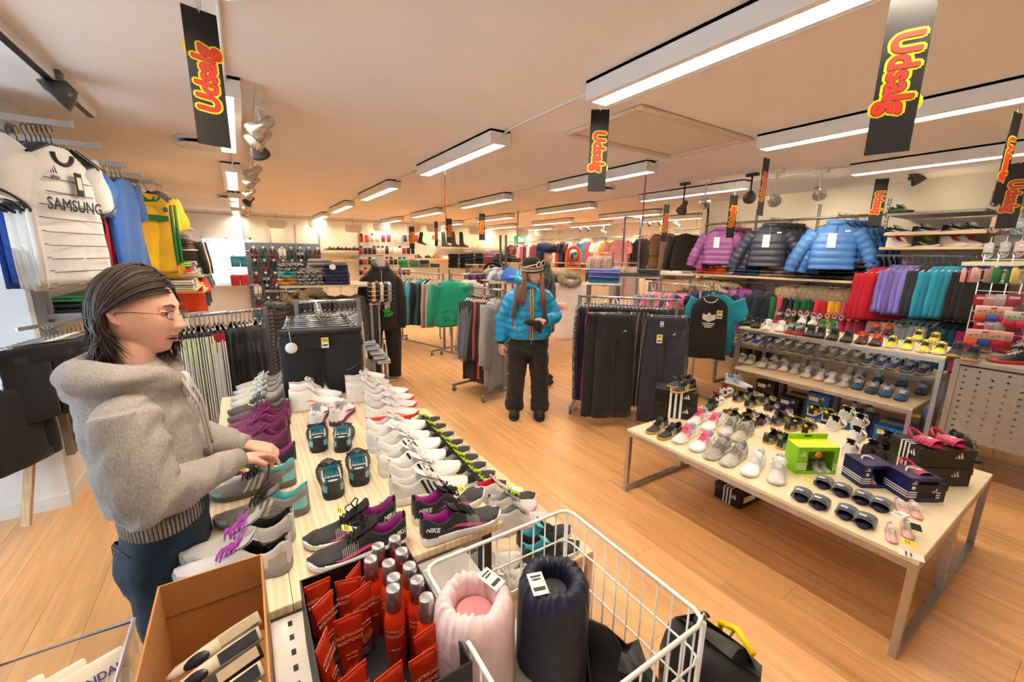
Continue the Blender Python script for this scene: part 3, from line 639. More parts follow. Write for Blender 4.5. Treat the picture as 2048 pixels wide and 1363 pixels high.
# ================================================================ hanging clothes
def hook(m, h=.075):
    m.tube([(0.02, 0, -.012)]+[(.02*math.cos(a), 0, .02*math.sin(a)-.004) for a in [math.pi*q/6 for q in range(0, 8)]]+[(0, 0, -.035), (0, 0, -h)], .0022, 5)
def hanger_mesh(W, clip=False):
    def make():
        m = MB(); hook(m)
        if clip:
            m.cyl((-W/2, 0, -.085), (W/2, 0, -.085), .003, 6)
            for s in (-1, 1): m.box((s*(W/2-.03), 0, -.095), (.022, .014, .035)); m.sph((s*(W/2), 0, -.085), .007, 6, 4)
        else:
            m.tube([(-W/2, 0, -.135), (-W*.25, 0, -.10), (0, 0, -.075), (W*.25, 0, -.10), (W/2, 0, -.135)], .012, 6, flat=.5)
        return m.mesh('hanger')
    return cached(('hng', W, clip), make)
def torso(W, L, T, seed=0, fold=.5, puff=0, neck=.075, flare=1.0, open_=False, nv=16, zip_=False):
    nv = 44 if puff else 16; f0 = .26 if puff else .17; dr = .17 if puff else .115
    def make():
        m = MB(); n = 28; rings = []
        top = -.085
        for i in range(nv+1):
            f = i/nv; z = top-L*f
            if f < f0:
                g = f/f0; hw = neck+(W/2-neck)*(1-(1-g)**1.6); hd = .03+(T/2-.03)*g; zz = top-.02-.085*g*1.0-(.02 if g == 0 else 0)*0
                z = top-dr*g
            else: hw = W/2*(.96+(flare-.96)*((f-f0)/(1-f0))); hd = T/2; z = top-dr-(L-dr)*(f-f0)/(1-f0)
            if puff and f > .1: q_ = abs(math.sin((top-z)/.085*math.pi))**.6*puff; hd += q_; hw += q_*.6
            ring = []
            for j in range(n):
                a = 2*math.pi*j/n; x = hw*math.copysign(abs(math.cos(a))**.85, math.cos(a)); y = hd*math.copysign(abs(math.sin(a))**.7, math.sin(a))
                fo = fold*.012*max(0, f-.12)*(math.sin(a*5+seed*2.1+f*2)+.7*math.sin(a*9+seed+f*3)) + fold*.006*noise.noise(Vector((a*3, f*6, seed)))
                if abs(math.sin(a)) > .2: y += fo*math.copysign(1, math.sin(a)); 
                x += fo*.4; ring.append((x, y, z+(.006*fold*math.sin(a*4+seed) if i == nv else 0)))
            rings.append(ring)
        rings.append([(x*.93, y*.6, z+.015) for x, y, z in rings[-1]])
        m.loft(rings, c0=True, c1=True); return m.mesh('body')
    return cached(('tor', W, L, T, seed, fold, puff, neck, flare), make)
def sleeve(W, SL, r0, r1, ang, T, seed=0, puff=0, short=False, fwd=0):
    def make(sd):
        m = MB(); nv = 36 if puff else 12; pts, rad = [], []; z00 = -.235 if puff else -.185
        for i in range(nv+1):
            f = i/nv; a = ang*(1-.35*f)
            pts.append((sd*(W/2-.035+math.sin(a)*SL*f), fwd*f*SL*.3, z00+.04*(1-f)-math.cos(a)*SL*f)); r = r0+(r1-r0)*f**.8
            if puff: r += puff*abs(math.sin(f*SL/.075*math.pi))
            rad.append(r*(1+.05*math.sin(f*11+seed)))
        m.tube(pts, 0, 12, rads=rad, flat=max(.26, min(.8, T*6)) if not puff else .8, nx=True); return m.mesh('sleeve')
    T = round(T, 3)
    return cached(('slv', W, SL, r0, r1, ang, T, seed, puff, fwd), lambda: (make(-1), make(1)))
def furhood(W=.17, seed=0):
    def make():
        m = MB(); n = 26; pts, rad = [], []
        for i in range(n):
            a = 2*math.pi*i/n; pts.append((W*math.cos(a), -.035+.055*math.sin(a)+.02*math.sin(a*3+seed), -.10+.055*math.sin(a)+.01*math.sin(a*5)))
            rad.append(.046*(1+.22*noise.noise(Vector((a*4, seed, 0)))))
        m.tube(pts, 0, 12, closed=True, rads=rad)
        for i in range(len(m.v)): v = Vector(m.v[i]); m.v[i] = tuple(v*(1+.16*noise.noise(v*45+Vector((seed, 0, 0)))))
        # tufts standing out of the ruff
        r_ = random.Random(seed)
        for q in range(170):
            a = r_.random()*6.283; c = Vector((W*math.cos(a), -.035+.055*math.sin(a), -.10+.055*math.sin(a))); d = Vector((r_.uniform(-1, 1), r_.uniform(-1, 1), r_.uniform(-1, 1))).normalized()
            o = d.orthogonal()*.004; b = c+d*.04; m.add([b-o, b+o, c+d*.072+Vector((0, 0, -.01))], [(0, 1, 2)])
        return m.mesh('fur_trim')
    return cached(('fur', W, seed), make)
def hood(seed=0):
    def make():
        m = MB(); rings = []
        for i in range(9):
            f = i/8; a = math.pi*f; w = .085+.03*math.sin(a); rings.append([(w*math.cos(b), .03+.04*math.sin(a)+.045*math.sin(b)*(1+.3*math.sin(a)), -.095+.045*math.sin(a)*.6-.06*f+.016*math.sin(b*3+seed)) for b in [2*math.pi*q/14 for q in range(14)]])
        m.loft(rings); return m.mesh('hood')
    return cached(('hood', seed), make)
GC = {'shirt': dict(W=.46, L=.66, T=.07, SL=.20, r0=.10, r1=.085, ang=.75, fold=1),
      'polo': dict(W=.40, L=.60, T=.07, SL=.17, r0=.09, r1=.075, ang=.6, fold=1),
      'sweat': dict(W=.46, L=.62, T=.10, SL=.52, r0=.095, r1=.05, ang=.32, fold=.8),
      'jacket': dict(W=.46, L=.64, T=.11, SL=.54, r0=.095, r1=.055, ang=.2, fold=.5),
      'down': dict(W=.46, L=.56, T=.15, SL=.50, r0=.085, r1=.06, ang=.5, fold=.2, puff=.014),
      'kid': dict(W=.34, L=.46, T=.10, SL=.36, r0=.075, r1=.045, ang=.2, fold=.5),
      'kiddown': dict(W=.36, L=.44, T=.12, SL=.34, r0=.075, r1=.055, ang=.35, fold=.3, puff=.008),
      'coat': dict(W=.42, L=.90, T=.13, SL=.56, r0=.09, r1=.055, ang=.22, fold=.4),
      'dress': dict(W=.32, L=.88, T=.10, SL=0, r0=0, r1=0, ang=0, fold=1, flare=1.15),
      'top': dict(W=.34, L=.62, T=.08, SL=0, r0=0, r1=0, ang=0, fold=.9, flare=1.12),
      'snow': dict(W=.34, L=.52, T=.13, SL=.36, r0=.075, r1=.05, ang=.25, fold=.4)}
def garment(kind, label, p, rz, c, matk='cloth', sleeves=None, group=None, name=None, cat=None, seed=None, k=1, hng=None, extra=None, Tk=1, hoodc=None, furc=None, lean=0, rough=.8, sl_ang=None, metal=False):
    g = dict(GC[kind]); seed = rnd.randrange(4) if seed is None else seed; T = g['T']*Tk
    mt = Matrix.Translation(p) @ Matrix.Rotation(rz, 4, 'Z') @ Matrix.Rotation(lean, 4, 'X') @ Matrix.Scale(k, 4)
    nm = name or {'shirt': 'football_shirt', 'polo': 't_shirt', 'sweat': 'sweatshirt', 'jacket': 'track_jacket', 'down': 'quilted_jacket', 'kid': 'child_jacket', 'kiddown': 'child_down_jacket', 'coat': 'hooded_coat', 'dress': 'dress', 'top': 'sleeveless_top', 'snow': 'snowsuit'}[kind]
    k = k*rnd.uniform(.97, 1.03); mt = mt @ Matrix.Scale(k/1.0/(mt.to_scale().x), 4)
    t = thing(nm, label, cat or {'shirt': 'shirt', 'polo': 'shirt', 'sweat': 'sweater', 'dress': 'dress', 'top': 'top', 'coat': 'coat', 'snow': 'snowsuit'}.get(kind, 'jacket'), group=group, mt=mt)
    cm = c if not isinstance(c, str) else M(c, rough, matk); sm = sleeves if sleeves is not None else cm
    if isinstance(sm, str): sm = M(sm, rough, matk)
    obj('torso', torso(g['W'], g['L'], T, seed, g['fold'], g.get('puff', 0), flare=g.get('flare', 1.0)), cm, t)
    if g['SL']:
        for me in sleeve(g['W'], g['SL'], g['r0'], g['r1'], sl_ang if sl_ang is not None else g['ang'], T, seed, g.get('puff', 0)*.8): obj('sleeve', me, sm, t)
    obj('hanger', hanger_mesh(round(g['W']*.8, 2)), CHROME if metal else (hng or BLKP), t)
    if kind == 'snow':
        for s in (-1, 1): obj('leg', cached(('snl', s), lambda: MB().tube([(s*.08, 0, -.55), (s*.085, 0, -.75), (s*.08, 0, -.98)], 0, 12, rads=[.085, .075, .06]).mesh('leg')), cm, t)
    if hoodc: obj('hood', hood(seed), hoodc if not isinstance(hoodc, str) else M(hoodc, rough, matk), t)
    if furc: obj('fur_trim', furhood(.13, seed), M(furc, .95, 'fur'), t)
    if extra: extra(t, g)
    return t
def trousers_me(W, L, T, seed, flare=1.0):
    def make():
        m = MB(); n = 18
        wb = []
        for f, yk in ((0, 1), (.03, 1), (.10, 1), (.17, .95), (.21, .8), (.24, .35)):
            hw = W/2*(1+.10*min(1, f/.2))*(1 if f < .25 else .9); ring = []
            for j in range(n):
                a = 2*math.pi*j/n; ring.append((hw*math.copysign(abs(math.cos(a))**.8, math.cos(a)), yk*T/2*math.sin(a)*(1+.25*math.sin(j*2.3+seed)*f), -.10-L*f))
            wb.append(ring)
        m.loft(wb, c1=True)
        legs = []
        for s in (-1, 1):
            pts, rad = [], []
            for i in range(9):
                f = i/8; pts.append((s*(W*.265), .006*math.sin(f*5+seed), -.10-L*(.11+.89*f))); rad.append(W*.27*(1-.07*f)*flare**f)
            q = MB().tube(pts, 0, 14, rads=rad, flat=T/(W*.52)*.9, nx=True)
            for i in range(len(q.v)):
                x, y, z = q.v[i]; q.v[i] = (x, y+.006*math.sin(x*60+seed+z*3), z)
            legs.append(q.mesh('trouser_leg'))
        return m.mesh('waist'), legs
    return cached(('tr', W, L, T, seed, flare), make)
def trousers(label, p, rz, c, W=.36, L=1.0, T=.06, stripe=None, group=None, matk='cloth', k=1, flare=1.0, lean=0, name='trousers', hang=True, nstr=3, piping=None, seed=None):
    seed = rnd.randrange(4) if seed is None else seed
    t = thing(name, label, 'trousers' if name != 'shorts' else 'shorts', group=group, mt=Matrix.Translation(p) @ Matrix.Rotation(rz, 4, 'Z') @ Matrix.Rotation(lean, 4, 'X') @ Matrix.Scale(k, 4))
    w, legs = trousers_me(W, L, T, seed, flare); cm = M(c, .8, matk)
    obj('waist', w, cm, t)
    for l in legs: obj('trouser_leg', l, cm, t)
    if hang: obj('clip_hanger', hanger_mesh(round(W*.92, 2), True), CHROME, t)
    if stripe:
        for q in range(nstr):
            def mk(q=q):
                m = MB()
                for s in (-1, 1):
                    pts = []
                    for i in range(10):
                        f = .02+.96*i/9; x = W/2*(1+.10*min(1, f/.2)) if f < .2 else (W*.285+.02*(f-.2)/.8+W*.27*(1-.16*(f-.2)/.8)*flare**((f-.2)/.8))
                        y = (q-(nstr-1)/2)*T*.30; xx = x+.003-abs(y)*.10
                        z = -.10-L*f; pts += [(s*xx, y-T*.09, z), (s*xx, y+T*.09, z)]
                    m.add(pts, [(2*i, 2*i+1, 2*i+3, 2*i+2)[::s] for i in range(9)])
                return m.mesh('side_stripe')
            obj('side_stripe', cached(('sst', W, L, T, q, nstr, flare), mk), M(stripe, .6), t)
    return t
# ================================================================ racks, tables, boxes, stacks
def castor(t, p, r=.028):
    o = obj('castor', cached(('cst', r), lambda: MB().cyl((-.012, 0, r), (.012, 0, r), r, 16).mesh('castor')), M('#55606a', .4), t, Matrix.Translation(p))
    obj('fork', cached(('frk', r), lambda: MB().box((-.016, 0, r*1.3), (.003, .02, r*1.6)).box((.016, 0, r*1.3), (.003, .02, r*1.6)).box((0, 0, r*2.15), (.036, .026, .006)).cyl((0, 0, r*2.1), (0, 0, r*2.9), .008, 8).mesh('fork')), CHROME, o)
def rack(label, a, b, z, foot=.28, post=True, name='clothes_rack', arms=(), base=True):
    a = Vector((a[0], a[1], 0)); b = Vector((b[0], b[1], 0)); d = (b-a); L = d.length; d.normalize(); n = Vector((-d.y, d.x, 0))
    t = thing(name, label, 'rack', (a+b)/2, math.atan2(d.y, d.x))
    obj('rail', MB().cyl((-L/2, 0, z), (L/2, 0, z), .013, 12), STEEL, t)
    pz = .08 if base else 0
    for s in (-1, 1):
        if post: obj('post', MB().box((s*(L/2+.015), 0, (z+pz)/2), (.03, .03, z-pz+.03)), GREY, t)
        if base:
            obj('foot', MB().box((s*(L/2+.015), 0, .085), (.03, foot*2, .025)), GREY, t)
            for e in (-1, 1): castor(t, (s*(L/2+.015), e*(foot-.02), 0))
    if base: obj('stretcher', MB().box((0, 0, .085), (L, .025, .02)), GREY, t)
    return t
def sled_table(name, label, x0, x1, y0, y1, z, top='#e8cfa4', kind='laminate', tz=.022, bar=.03):
    t = thing(name, label, 'table', ((x0+x1)/2, (y0+y1)/2, 0)); w, l = x1-x0, y1-y0
    obj('tabletop', MB().rbox((0, 0, z-tz/2), (w, l, tz), .002, sm=False), M(top, .4, kind), t)
    for s in (-1, 1):
        m = MB(); y = s*(l/2-bar/2)
        obj('leg', MB().box((-w/2+bar/2, y, (z-tz)/2), (bar, bar, z-tz)), STEEL, t); obj('leg', MB().box((w/2-bar/2, y, (z-tz)/2), (bar, bar, z-tz)), STEEL, t)
        obj('runner', MB().box((0, y, bar/2), (w-2*bar, bar, bar)), STEEL, t)
        obj('crossbar', MB().box((0, y, z-tz-bar/2), (w-2*bar, bar, bar)), STEEL, t)
    for s in (-1, 1): obj('apron', MB().box((s*(w/2-bar/2), 0, z-tz-bar/2), (bar, l-2*bar, bar)), STEEL, t)
    return t
def tri_logo(t, mt, s=.03, m=None):
    me = cached(('tri', s), lambda: MB().add([(x*s, y*s, 0) for q in range(3) for x, y in ((-.5+q*.32+.12*(2-q)*0, 0), (-.26+q*.32, 0), (-.26+q*.32-.10-.08*q, .28+.22*q), (-.44+q*.30-.06*q, .14+.24*q))], [(0, 1, 2, 3), (4, 5, 6, 7), (8, 9, 10, 11)], 0, False).mesh('logo'))
    return obj('logo', me, m or PAPER, t, mt)
def box_thing(name, label, p, rz, d, c, kind='', lid=None, cat='box', group=None, stripes=None, sticker=True, logo=True, rough=.35):
    t = thing(name, label, cat, p, rz, group); w, l, h = d
    cm = M(c, rough, kind)
    obj('carton', MB().rbox((0, 0, h*.5-.002), (w-.006, l-.006, h-.004), .002, sm=False), cm, t)
    obj('lid', MB().rbox((0, 0, h-.018), (w, l, .036), .002, sm=False), M(lid or c, rough, kind), t)
    if stripes:
        for q in range(3):
            y = l*(-.12+.12*q)
            obj('stripe', MB().box((0, y, h+.0006), (w, l*.055, .001)).box((w/2+.0006, y, h*.5), (.001, l*.055, h)).box((-w/2-.0006, y, h*.5), (.001, l*.055, h)), M(stripes, .5), t)
    if logo:
        tri_logo(t, Matrix.Translation((w*.2, -l/2-.0008, h*.55)) @ Matrix.Rotation(R_(90), 4, 'X'), .05)
        tri_logo(t, Matrix.Translation((-w/2-.0014, -l*.25, h*.5)) @ Matrix.Rotation(R_(-90), 4, 'Z') @ Matrix.Rotation(R_(90), 4, 'X'), .05)
    if sticker:
        o = obj('price_label', MB().box((-w*.18, -l/2-.001, h*.5), (w*.42, .001, h*.36)), PAPER, t); obj('sticker', MB().box((-w*.3, -l/2-.0018, h*.58), (w*.16, .001, h*.22)), YEL, o)
    return t
def folded(label, p, rz, d, c, matk='cloth', group=None, name='folded_garment', cat='clothes', seed=0, mt=None, rough=.8):
    w, l, h = d
    me = cached(('fold', w, l, h, seed % 3), lambda: (lambda m: m.mesh('fold'))(MB().rbox((0, 0, h*.27), (w, l, h*.5), h*.24, wob=.06, seed=seed % 3).rbox((0, .006, h*.74), (w*.97, l*.97, h*.5), h*.24, wob=.08, seed=seed % 3+5)))
    o = obj(name, me, M(c, rough, matk), None, Matrix.Translation(p) @ Matrix.Rotation(rz, 4, 'Z'))
    return tag(o, label, cat, group)
def board(name, label, x0, x1, y0, y1, z, t=.02, c='#e8cfa4', kind='laminate', cat='shelf', br=True):
    r = thing(name, label, cat, ((x0+x1)/2, (y0+y1)/2, z))
    obj('board', MB().box((0, 0, -t/2), (x1-x0, y1-y0, t)), M(c, .45, kind), r)
    return r
# ================================================================ pine shoe table (upper) with the lower table beside it
ZT, ZL, ZR = .80, .49, .49
t = thing('display_table', 'tall pine-topped display table loaded with trainers beside the woman in grey', 'table', (.24, 2.07, 0))
for i in range(4): obj('plank', MB().rbox((-.43+.215*(i+.5), 0, ZT-.0125), (.2135, 1.98, .025), .0015, sm=False), PINE, t)
for sx in (-.38, .38):
    for sy in (-.95, .95): obj('leg', MB().box((sx, sy, ZT/2-.0125), (.035, .035, ZT-.025)), M('#3c3d40', .4, 'steel', .5), t)
for sy in (-.95, .95): obj('crossbar', MB().box((0, sy, ZT-.045), (.725, .03, .04)), STEEL, t)
sled_table('display_table', 'low display table half under the pine table, carrying the neon-laced shoes', .62, 1.125, 1.09, 3.02, ZL)
def pair(sty, a, b, z, where, L=.285, **k):
    for w, (toe, heel) in (('outer', a), ('inner', b)): shoe_px(sty, toe, heel, z, where % w, L, **k)
W1 = 'on the pine table'
# first column, toes towards the shop assistant
shoe_px('lavender', (352, 1160), (600, 1130), ZT, 'white and purple running shoe nearest the cardboard box', .30)
shoe_px('lavender', (362, 1128), (594, 1072), ZT, 'white and purple running shoe behind its twin, with a clear plastic filler', .30)
shoe_px('tealgrey', (428, 1052), (606, 1020), ZT, 'grey and teal trail shoe with a bent black lace, front one of the pair', .29)
shoe_px('tealgrey', (417, 1000), (596, 962), ZT, 'grey and teal trail shoe with yellow price tag, rear one of the pair', .29, tagc='y')
shoe_px('darkblk', (438, 960), (596, 925), ZT, 'black trainer whose laces the woman in grey is tying', .28)
for i, (a, b) in enumerate((((453, 898), (596, 890)), ((449, 876), (592, 862)), ((458, 862), (586, 846)), ((464, 848), (584, 832)))):
    shoe_px('purple', a, b, ZT, '%s plum running shoe counted from the grey sleeve' % ORD[i], .28)
for i, (a, b) in enumerate((((456, 848), (580, 826)), ((456, 832), (577, 812)))):
    shoe_px('brown', a, b, ZT, ('front', 'rear')[i]+' dark brown trail shoe behind the plum shoes', .28, tagc='y' if not i else None)
for i, (a, b) in enumerate((((462, 817), (573, 797)), ((463, 805), (571, 786)), ((468, 793), (572, 776)), ((473, 781), (571, 768)))):
    shoe_px('greywht', a, b, ZT, '%s grey and white running shoe behind the brown shoes' % ORD[i], .28, tagc='y' if i == 0 else None)
# middle column
for i, (a, b) in enumerate((((688, 806), (585, 822)), ((684, 792), (581, 805)), ((681, 780), (580, 792)), ((676, 768), (582, 779)))):
    shoe_px('pinkhigh', a, b, ZT, '%s white high-top with pink side mark, middle column of the pine table' % ORD[i], .29, tagc='y' if i == 3 else None)
shoe_px('whtpurp', (644, 820), (629, 860), ZT, 'white trainer with purple sole standing beside the high-tops, near the plum shoes', .28)
shoe_px('whtpurp', (700, 815), (667, 856), ZT, 'white trainer with purple sole standing nearer the white shoe column', .28)
def clog(sty, toe, heel, lab):
    t = shoe_px(sty, toe, heel, ZT, lab, .29, detail=1)
    me = cached('badge', lambda: MB().rbox((0, 0, 0), (.052, .018, .004), .002).mesh('badge'))
    sc = .29
    b = obj('heel_badge', me, M('#232427', .5), t, Matrix.Translation((0, -.122, .082)) @ Matrix.Rotation(R_(35), 4, 'X'))
    obj('lettering', text_mesh('STEP DOWN', .0088, .0002, .0002), PAPER, b, Matrix.Translation((0, .0, .0026)))
    obj('cord_cross', MB().tube([(-.02, -.09, .05), (.02, -.07, .045)], .002, 5).tube([(.02, -.09, .05), (-.02, -.07, .045)], .002, 5), M('#5fb3c1', .6), t)
    obj('collar_trim', MB().tube([(sd_*.03, y, z) for sd_, y, z in ((-1, -.02, .062), (-1.05, -.06, .055), (-1.0, -.10, .06), (-.7, -.135, .072), (0, -.142, .078), (.7, -.135, .072), (1, -.10, .06), (1.05, -.06, .055), (1, -.02, .062))], .0035, 6), M('#e4e2dc', .6), t)
clog('clog', (634, 858), (640, 924), 'black and turquoise step-down shoe, upper one of the pair near the plum shoes')
clog('clog', (690, 856), (684, 914), 'black and turquoise step-down shoe, upper one of the pair near the white shoes')
clog('clog', (655, 930), (672, 1010), 'black and turquoise step-down shoe nearest the black laced shoes')
clog('clog', (714, 908), (722, 990), 'black and turquoise step-down shoe beside the striped white shoes')
# third column, toes to the aisle
for i, (a, b) in enumerate((((792, 794), (704, 802)), ((785, 780), (698, 788)), ((778, 768), (692, 775)), ((770, 757), (688, 763)))):
    shoe_px('pinkhigh', a, b, ZT, '%s white and pink high-top at the far end by the aisle' % ORD[i], .29)
for i, (a, b) in enumerate((((838, 828), (730, 842)), ((834, 812), (728, 826)), ((828, 798), (726, 811)), ((818, 786), (724, 797)))):
    shoe_px('redwht', a, b, ZT, '%s white running shoe with red sole by the aisle' % ORD[i], .29)
for i, (a, b) in enumerate((((858, 874), (738, 902)), ((850, 852), (732, 878)))):
    shoe_px('thickwht', a, b, ZT, ('front', 'rear')[i]+' thick white leather trainer with maroon eyelets', .30)
for i, (a, b) in enumerate((((934, 968), (795, 1003)), ((920, 936), (782, 970)), ((890, 912), (768, 948)), ((880, 888), (752, 922)))):
    shoe_px('stripewht', a, b, ZT, '%s white indoor shoe with three black stripes by the aisle' % ORD[i], .30)
def nk(t, txt='NIKE'):
    for s in (-1, 1): obj('lettering', text_mesh(txt, .020, .0006, .0004, .2), PAPER, t, Matrix.Translation((s*.0385, -.118, .060)) @ Matrix.Rotation(s*R_(62), 4, 'Z') @ Matrix.Rotation(R_(82), 4, 'X'))
    for s in (-1, 1):
        for q in range(9):
            y = .005+q*.0052
            o = obj('strap_line', cached(('nl', s, q), lambda: (lambda l: MB().tube([l.S(.5+y/.29, v/8, s, .0022) for v in range(2, 9)], .0009, 4).mesh('strap_line'))(Last('run', .29))), M('#c7c2ba', .4), t)
nk(shoe_px('blackpink', (998, 1030), (836, 1088), ZT, 'dark trainer with pink outline mark at the table corner, front one', .285))
nk(shoe_px('blackpink', (966, 990), (815, 1052), ZT, 'dark trainer with pink outline mark, behind its twin at the corner', .285, tagc='y'))
nk(shoe_px('darkblk', (615, 1138), (805, 1082), ZT, 'black laced trainer with a white price tag, nearest the red tubes', .285, tagc='y'))
nk(shoe_px('darkblk', (606, 1095), (786, 1048), ZT, 'black laced trainer with a pink insole, behind its twin', .285, tagc='y'))
# lower table: neon laced row and others
ne = ((892, 852), (908, 868), (926, 884), (940, 898), (956, 914), (972, 930), (990, 948), (1012, 968))
for i, (x, y) in enumerate(((880, 838),)+ne):
    shoe_px('neon', (x, y), (x-78, y+26), ZL, '%s black canvas shoe with neon yellow laces counted from the far end' % ORD[i], .26)
shoe_px('canvas', (1045, 985), (945, 1012), ZL, 'white high canvas shoe with a bright pink lining', .26)
for i, (a, b) in enumerate((((1072, 1010), (985, 1040)), ((1090, 1034), (1003, 1066)), ((1070, 992), (990, 1016)))):
    shoe_px('grayhigh' if i < 2 else 'neon', a, b, ZL, ('pale grey canvas high-top with open laces, rear one', 'pale grey canvas high-top with lilac sole, front one', 'black and white canvas shoe beside a loose tag')[i], .26)
for i, (a, b) in enumerate((((1140, 1062), (1045, 1098)), ((1158, 1094), (1056, 1128)))):
    shoe_px('tealblk', a, b, ZL, ('rear', 'front')[i]+' black trainer with turquoise laces by the basket corner', .27)
shoe_px('redstripe', (1040, 1118), (885, 1176), ZL, 'white high-top with a red stripe seen through the wire basket', .30)
shoe_px('whiterun', (1075, 1150), (960, 1200), ZL, 'white trainer lying behind the wire basket', .28)
# clear plastic filler in the lavender shoe
tag(obj('plastic_bag', MB().sph((0, 0, 0), (.045, .05, .06), 14, 8).xf(Matrix.Translation(onz(548, 1060, .92)+Vector((0, .02, 0)))), M('#e9eef0', .08, 'clear')), 'crumpled clear plastic filler sticking out of the purple shoe', 'bag')
# ================================================================ metal counter with boxes, tubes and basket
ZC = .775
t = thing('display_counter', 'grey perforated metal counter holding the boxes and red tubes', 'counter', (.06, .74, 0))
obj('top', MB().box((0, 0, ZC-.01), (.90, .66, .02)), M('#bdb9b2', .45, 'steel', .4), t)
obj('slot_strip', MB().box((-.045, 0, ZC+.0015), (.075, .655, .003)), M('#c9c5bd', .4, 'steel', .5), t)
for k in range(11): obj('slot', cached('slot', lambda: MB().box((0, 0, 0), (.010, .016, .0012)).mesh('slot')), M('#26221f', .6), t, Matrix.Translation((-.047, .30-k*.045, ZC+.0035)))
for s in (-1, 1): obj('side_panel', MB().box((s*.44, 0, ZC/2-.01), (.02, .64, ZC-.02)), M('#bdb9b2', .45, 'steel', .4), t)
obj('front_panel', MB().box((0, .32, ZC/2-.01), (.86, .02, ZC-.02)), M('#bdb9b2', .45, 'steel', .4), t)
# cardboard box with foot files
CB = M('#b98249', .8, 'card')
x0, x1, y0, y1, zz = -.222, -.028, .63, 1.055, .985
t = thing('cardboard_box', 'open brown cardboard box on the metal counter', 'box', ((x0+x1)/2, (y0+y1)/2, ZC+.004))
w, l, h = x1-x0, y1-y0, zz-ZC
obj('bottom', MB().box((0, 0, .002), (w, l, .004)), CB, t)
for s in (-1, 1):
    obj('side', MB().box((s*(w/2-.002), 0, h/2), (.004, l, h)), CB, t); obj('end', MB().box((0, s*(l/2-.002), h/2), (w-.008, .004, h)), CB, t)
obj('packing_tape', MB().box((w/2+.0006, 0, h*.8), (.0008, l, .05)), M('#d8cbb5', .15, 'clear'), t)
obj('crease', MB().box((0, l/2-.005, h*.62), (w-.01, .002, .003)), M('#8a5a2c', .8), t)
for k in range(5):
    yy = y0+.30-k*.045
    t = thing('foot_file', 'cream and black foot file leaning in the cardboard box, %s from the rear' % ORD[k], 'foot file', (-.125, yy, ZC+.13-.004*k), R_(12), mt=Matrix.Translation((-.125, yy, ZC+.118)) @ Matrix.Rotation(R_(8), 4, 'Z') @ Matrix.Rotation(R_(-14), 4, 'Y') @ Matrix.Rotation(R_(35), 4, 'X'))
    obj('handle', MB().tube([(-.085, 0, 0), (-.07, 0, .002), (-.02, 0, .004), (.03, 0, .003), (.085, 0, 0)], 0, 12, rads=[.004, .010, .014, .016, .015], flat=.5), M('#e9dcc2' if k != 2 else '#3a3733', .4), t)
    obj('grip', MB().sph((-.03, -.003, .007), (.026, .012, .006), 14, 8), M('#1f2430', .35), t)
    obj('rasp', MB().box((.045, 0, .010), (.07, .02, .004)), M('#20242e' if k % 2 else '#c9b896', .6), t)
# bin of lavender bags
t = thing('clear_bin', 'clear plastic bin in the corner beside the cardboard box', 'box', (-.40, .86, ZC))
for a, b in (((0, .16, .09), (.28, .004, .18)), ((0, -.16, .09), (.28, .004, .18)), ((.14, 0, .09), (.004, .32, .18)), ((-.14, 0, .09), (.004, .32, .18)), ((0, 0, .003), (.28, .32, .005))): obj('wall', MB().box(a, b), M('#e6e9f0', .1, 'clear'), t)
obj('rim', MB().tube([(-.14, -.16, .18), (.14, -.16, .18), (.14, .16, .18), (-.14, .16, .18)], .005, 6, closed=True), M('#d5d6e0', .2), t)
sup = thing('display_counter', 'small metal side counter beneath the clear bin', 'counter', (-.57, .80, 0)); obj('top', MB().box((0, 0, ZC-.012), (.36, .6, .02)), M('#bdb9b2', .45, 'steel', .4), sup); obj('cabinet', MB().box((0, 0, ZC/2-.012), (.34, .58, ZC-.024)), M('#c8c4bc', .5), sup)
for k in range(8):
    px, py = -.485+.055*(k % 4)+.012*(k//4), .84+.08*(k//4)
    t = thing('lavender_sachet', 'cream paper lavender sachet, %s in the clear bin' % ORD[k], 'sachet', mt=Matrix.Translation((px, py, ZC+.10)) @ Matrix.Rotation(R_(25), 4, 'Z') @ Matrix.Rotation(R_(62), 4, 'X'))
    obj('bag', MB().rbox((0, 0, 0), (.115, .15, .012), .005, wob=.05, seed=k), M('#efe4cf', .7, 'card'), t)
    obj('lettering', text_mesh('LAVANDAL', .019, .0003), M('#4b5596', .5), t, Matrix.Translation((0, .045, .0085)))
    obj('emblem', MB().box((.03, -.01, .0085), (.03, .014, .001)), M('#31479c', .5), t)
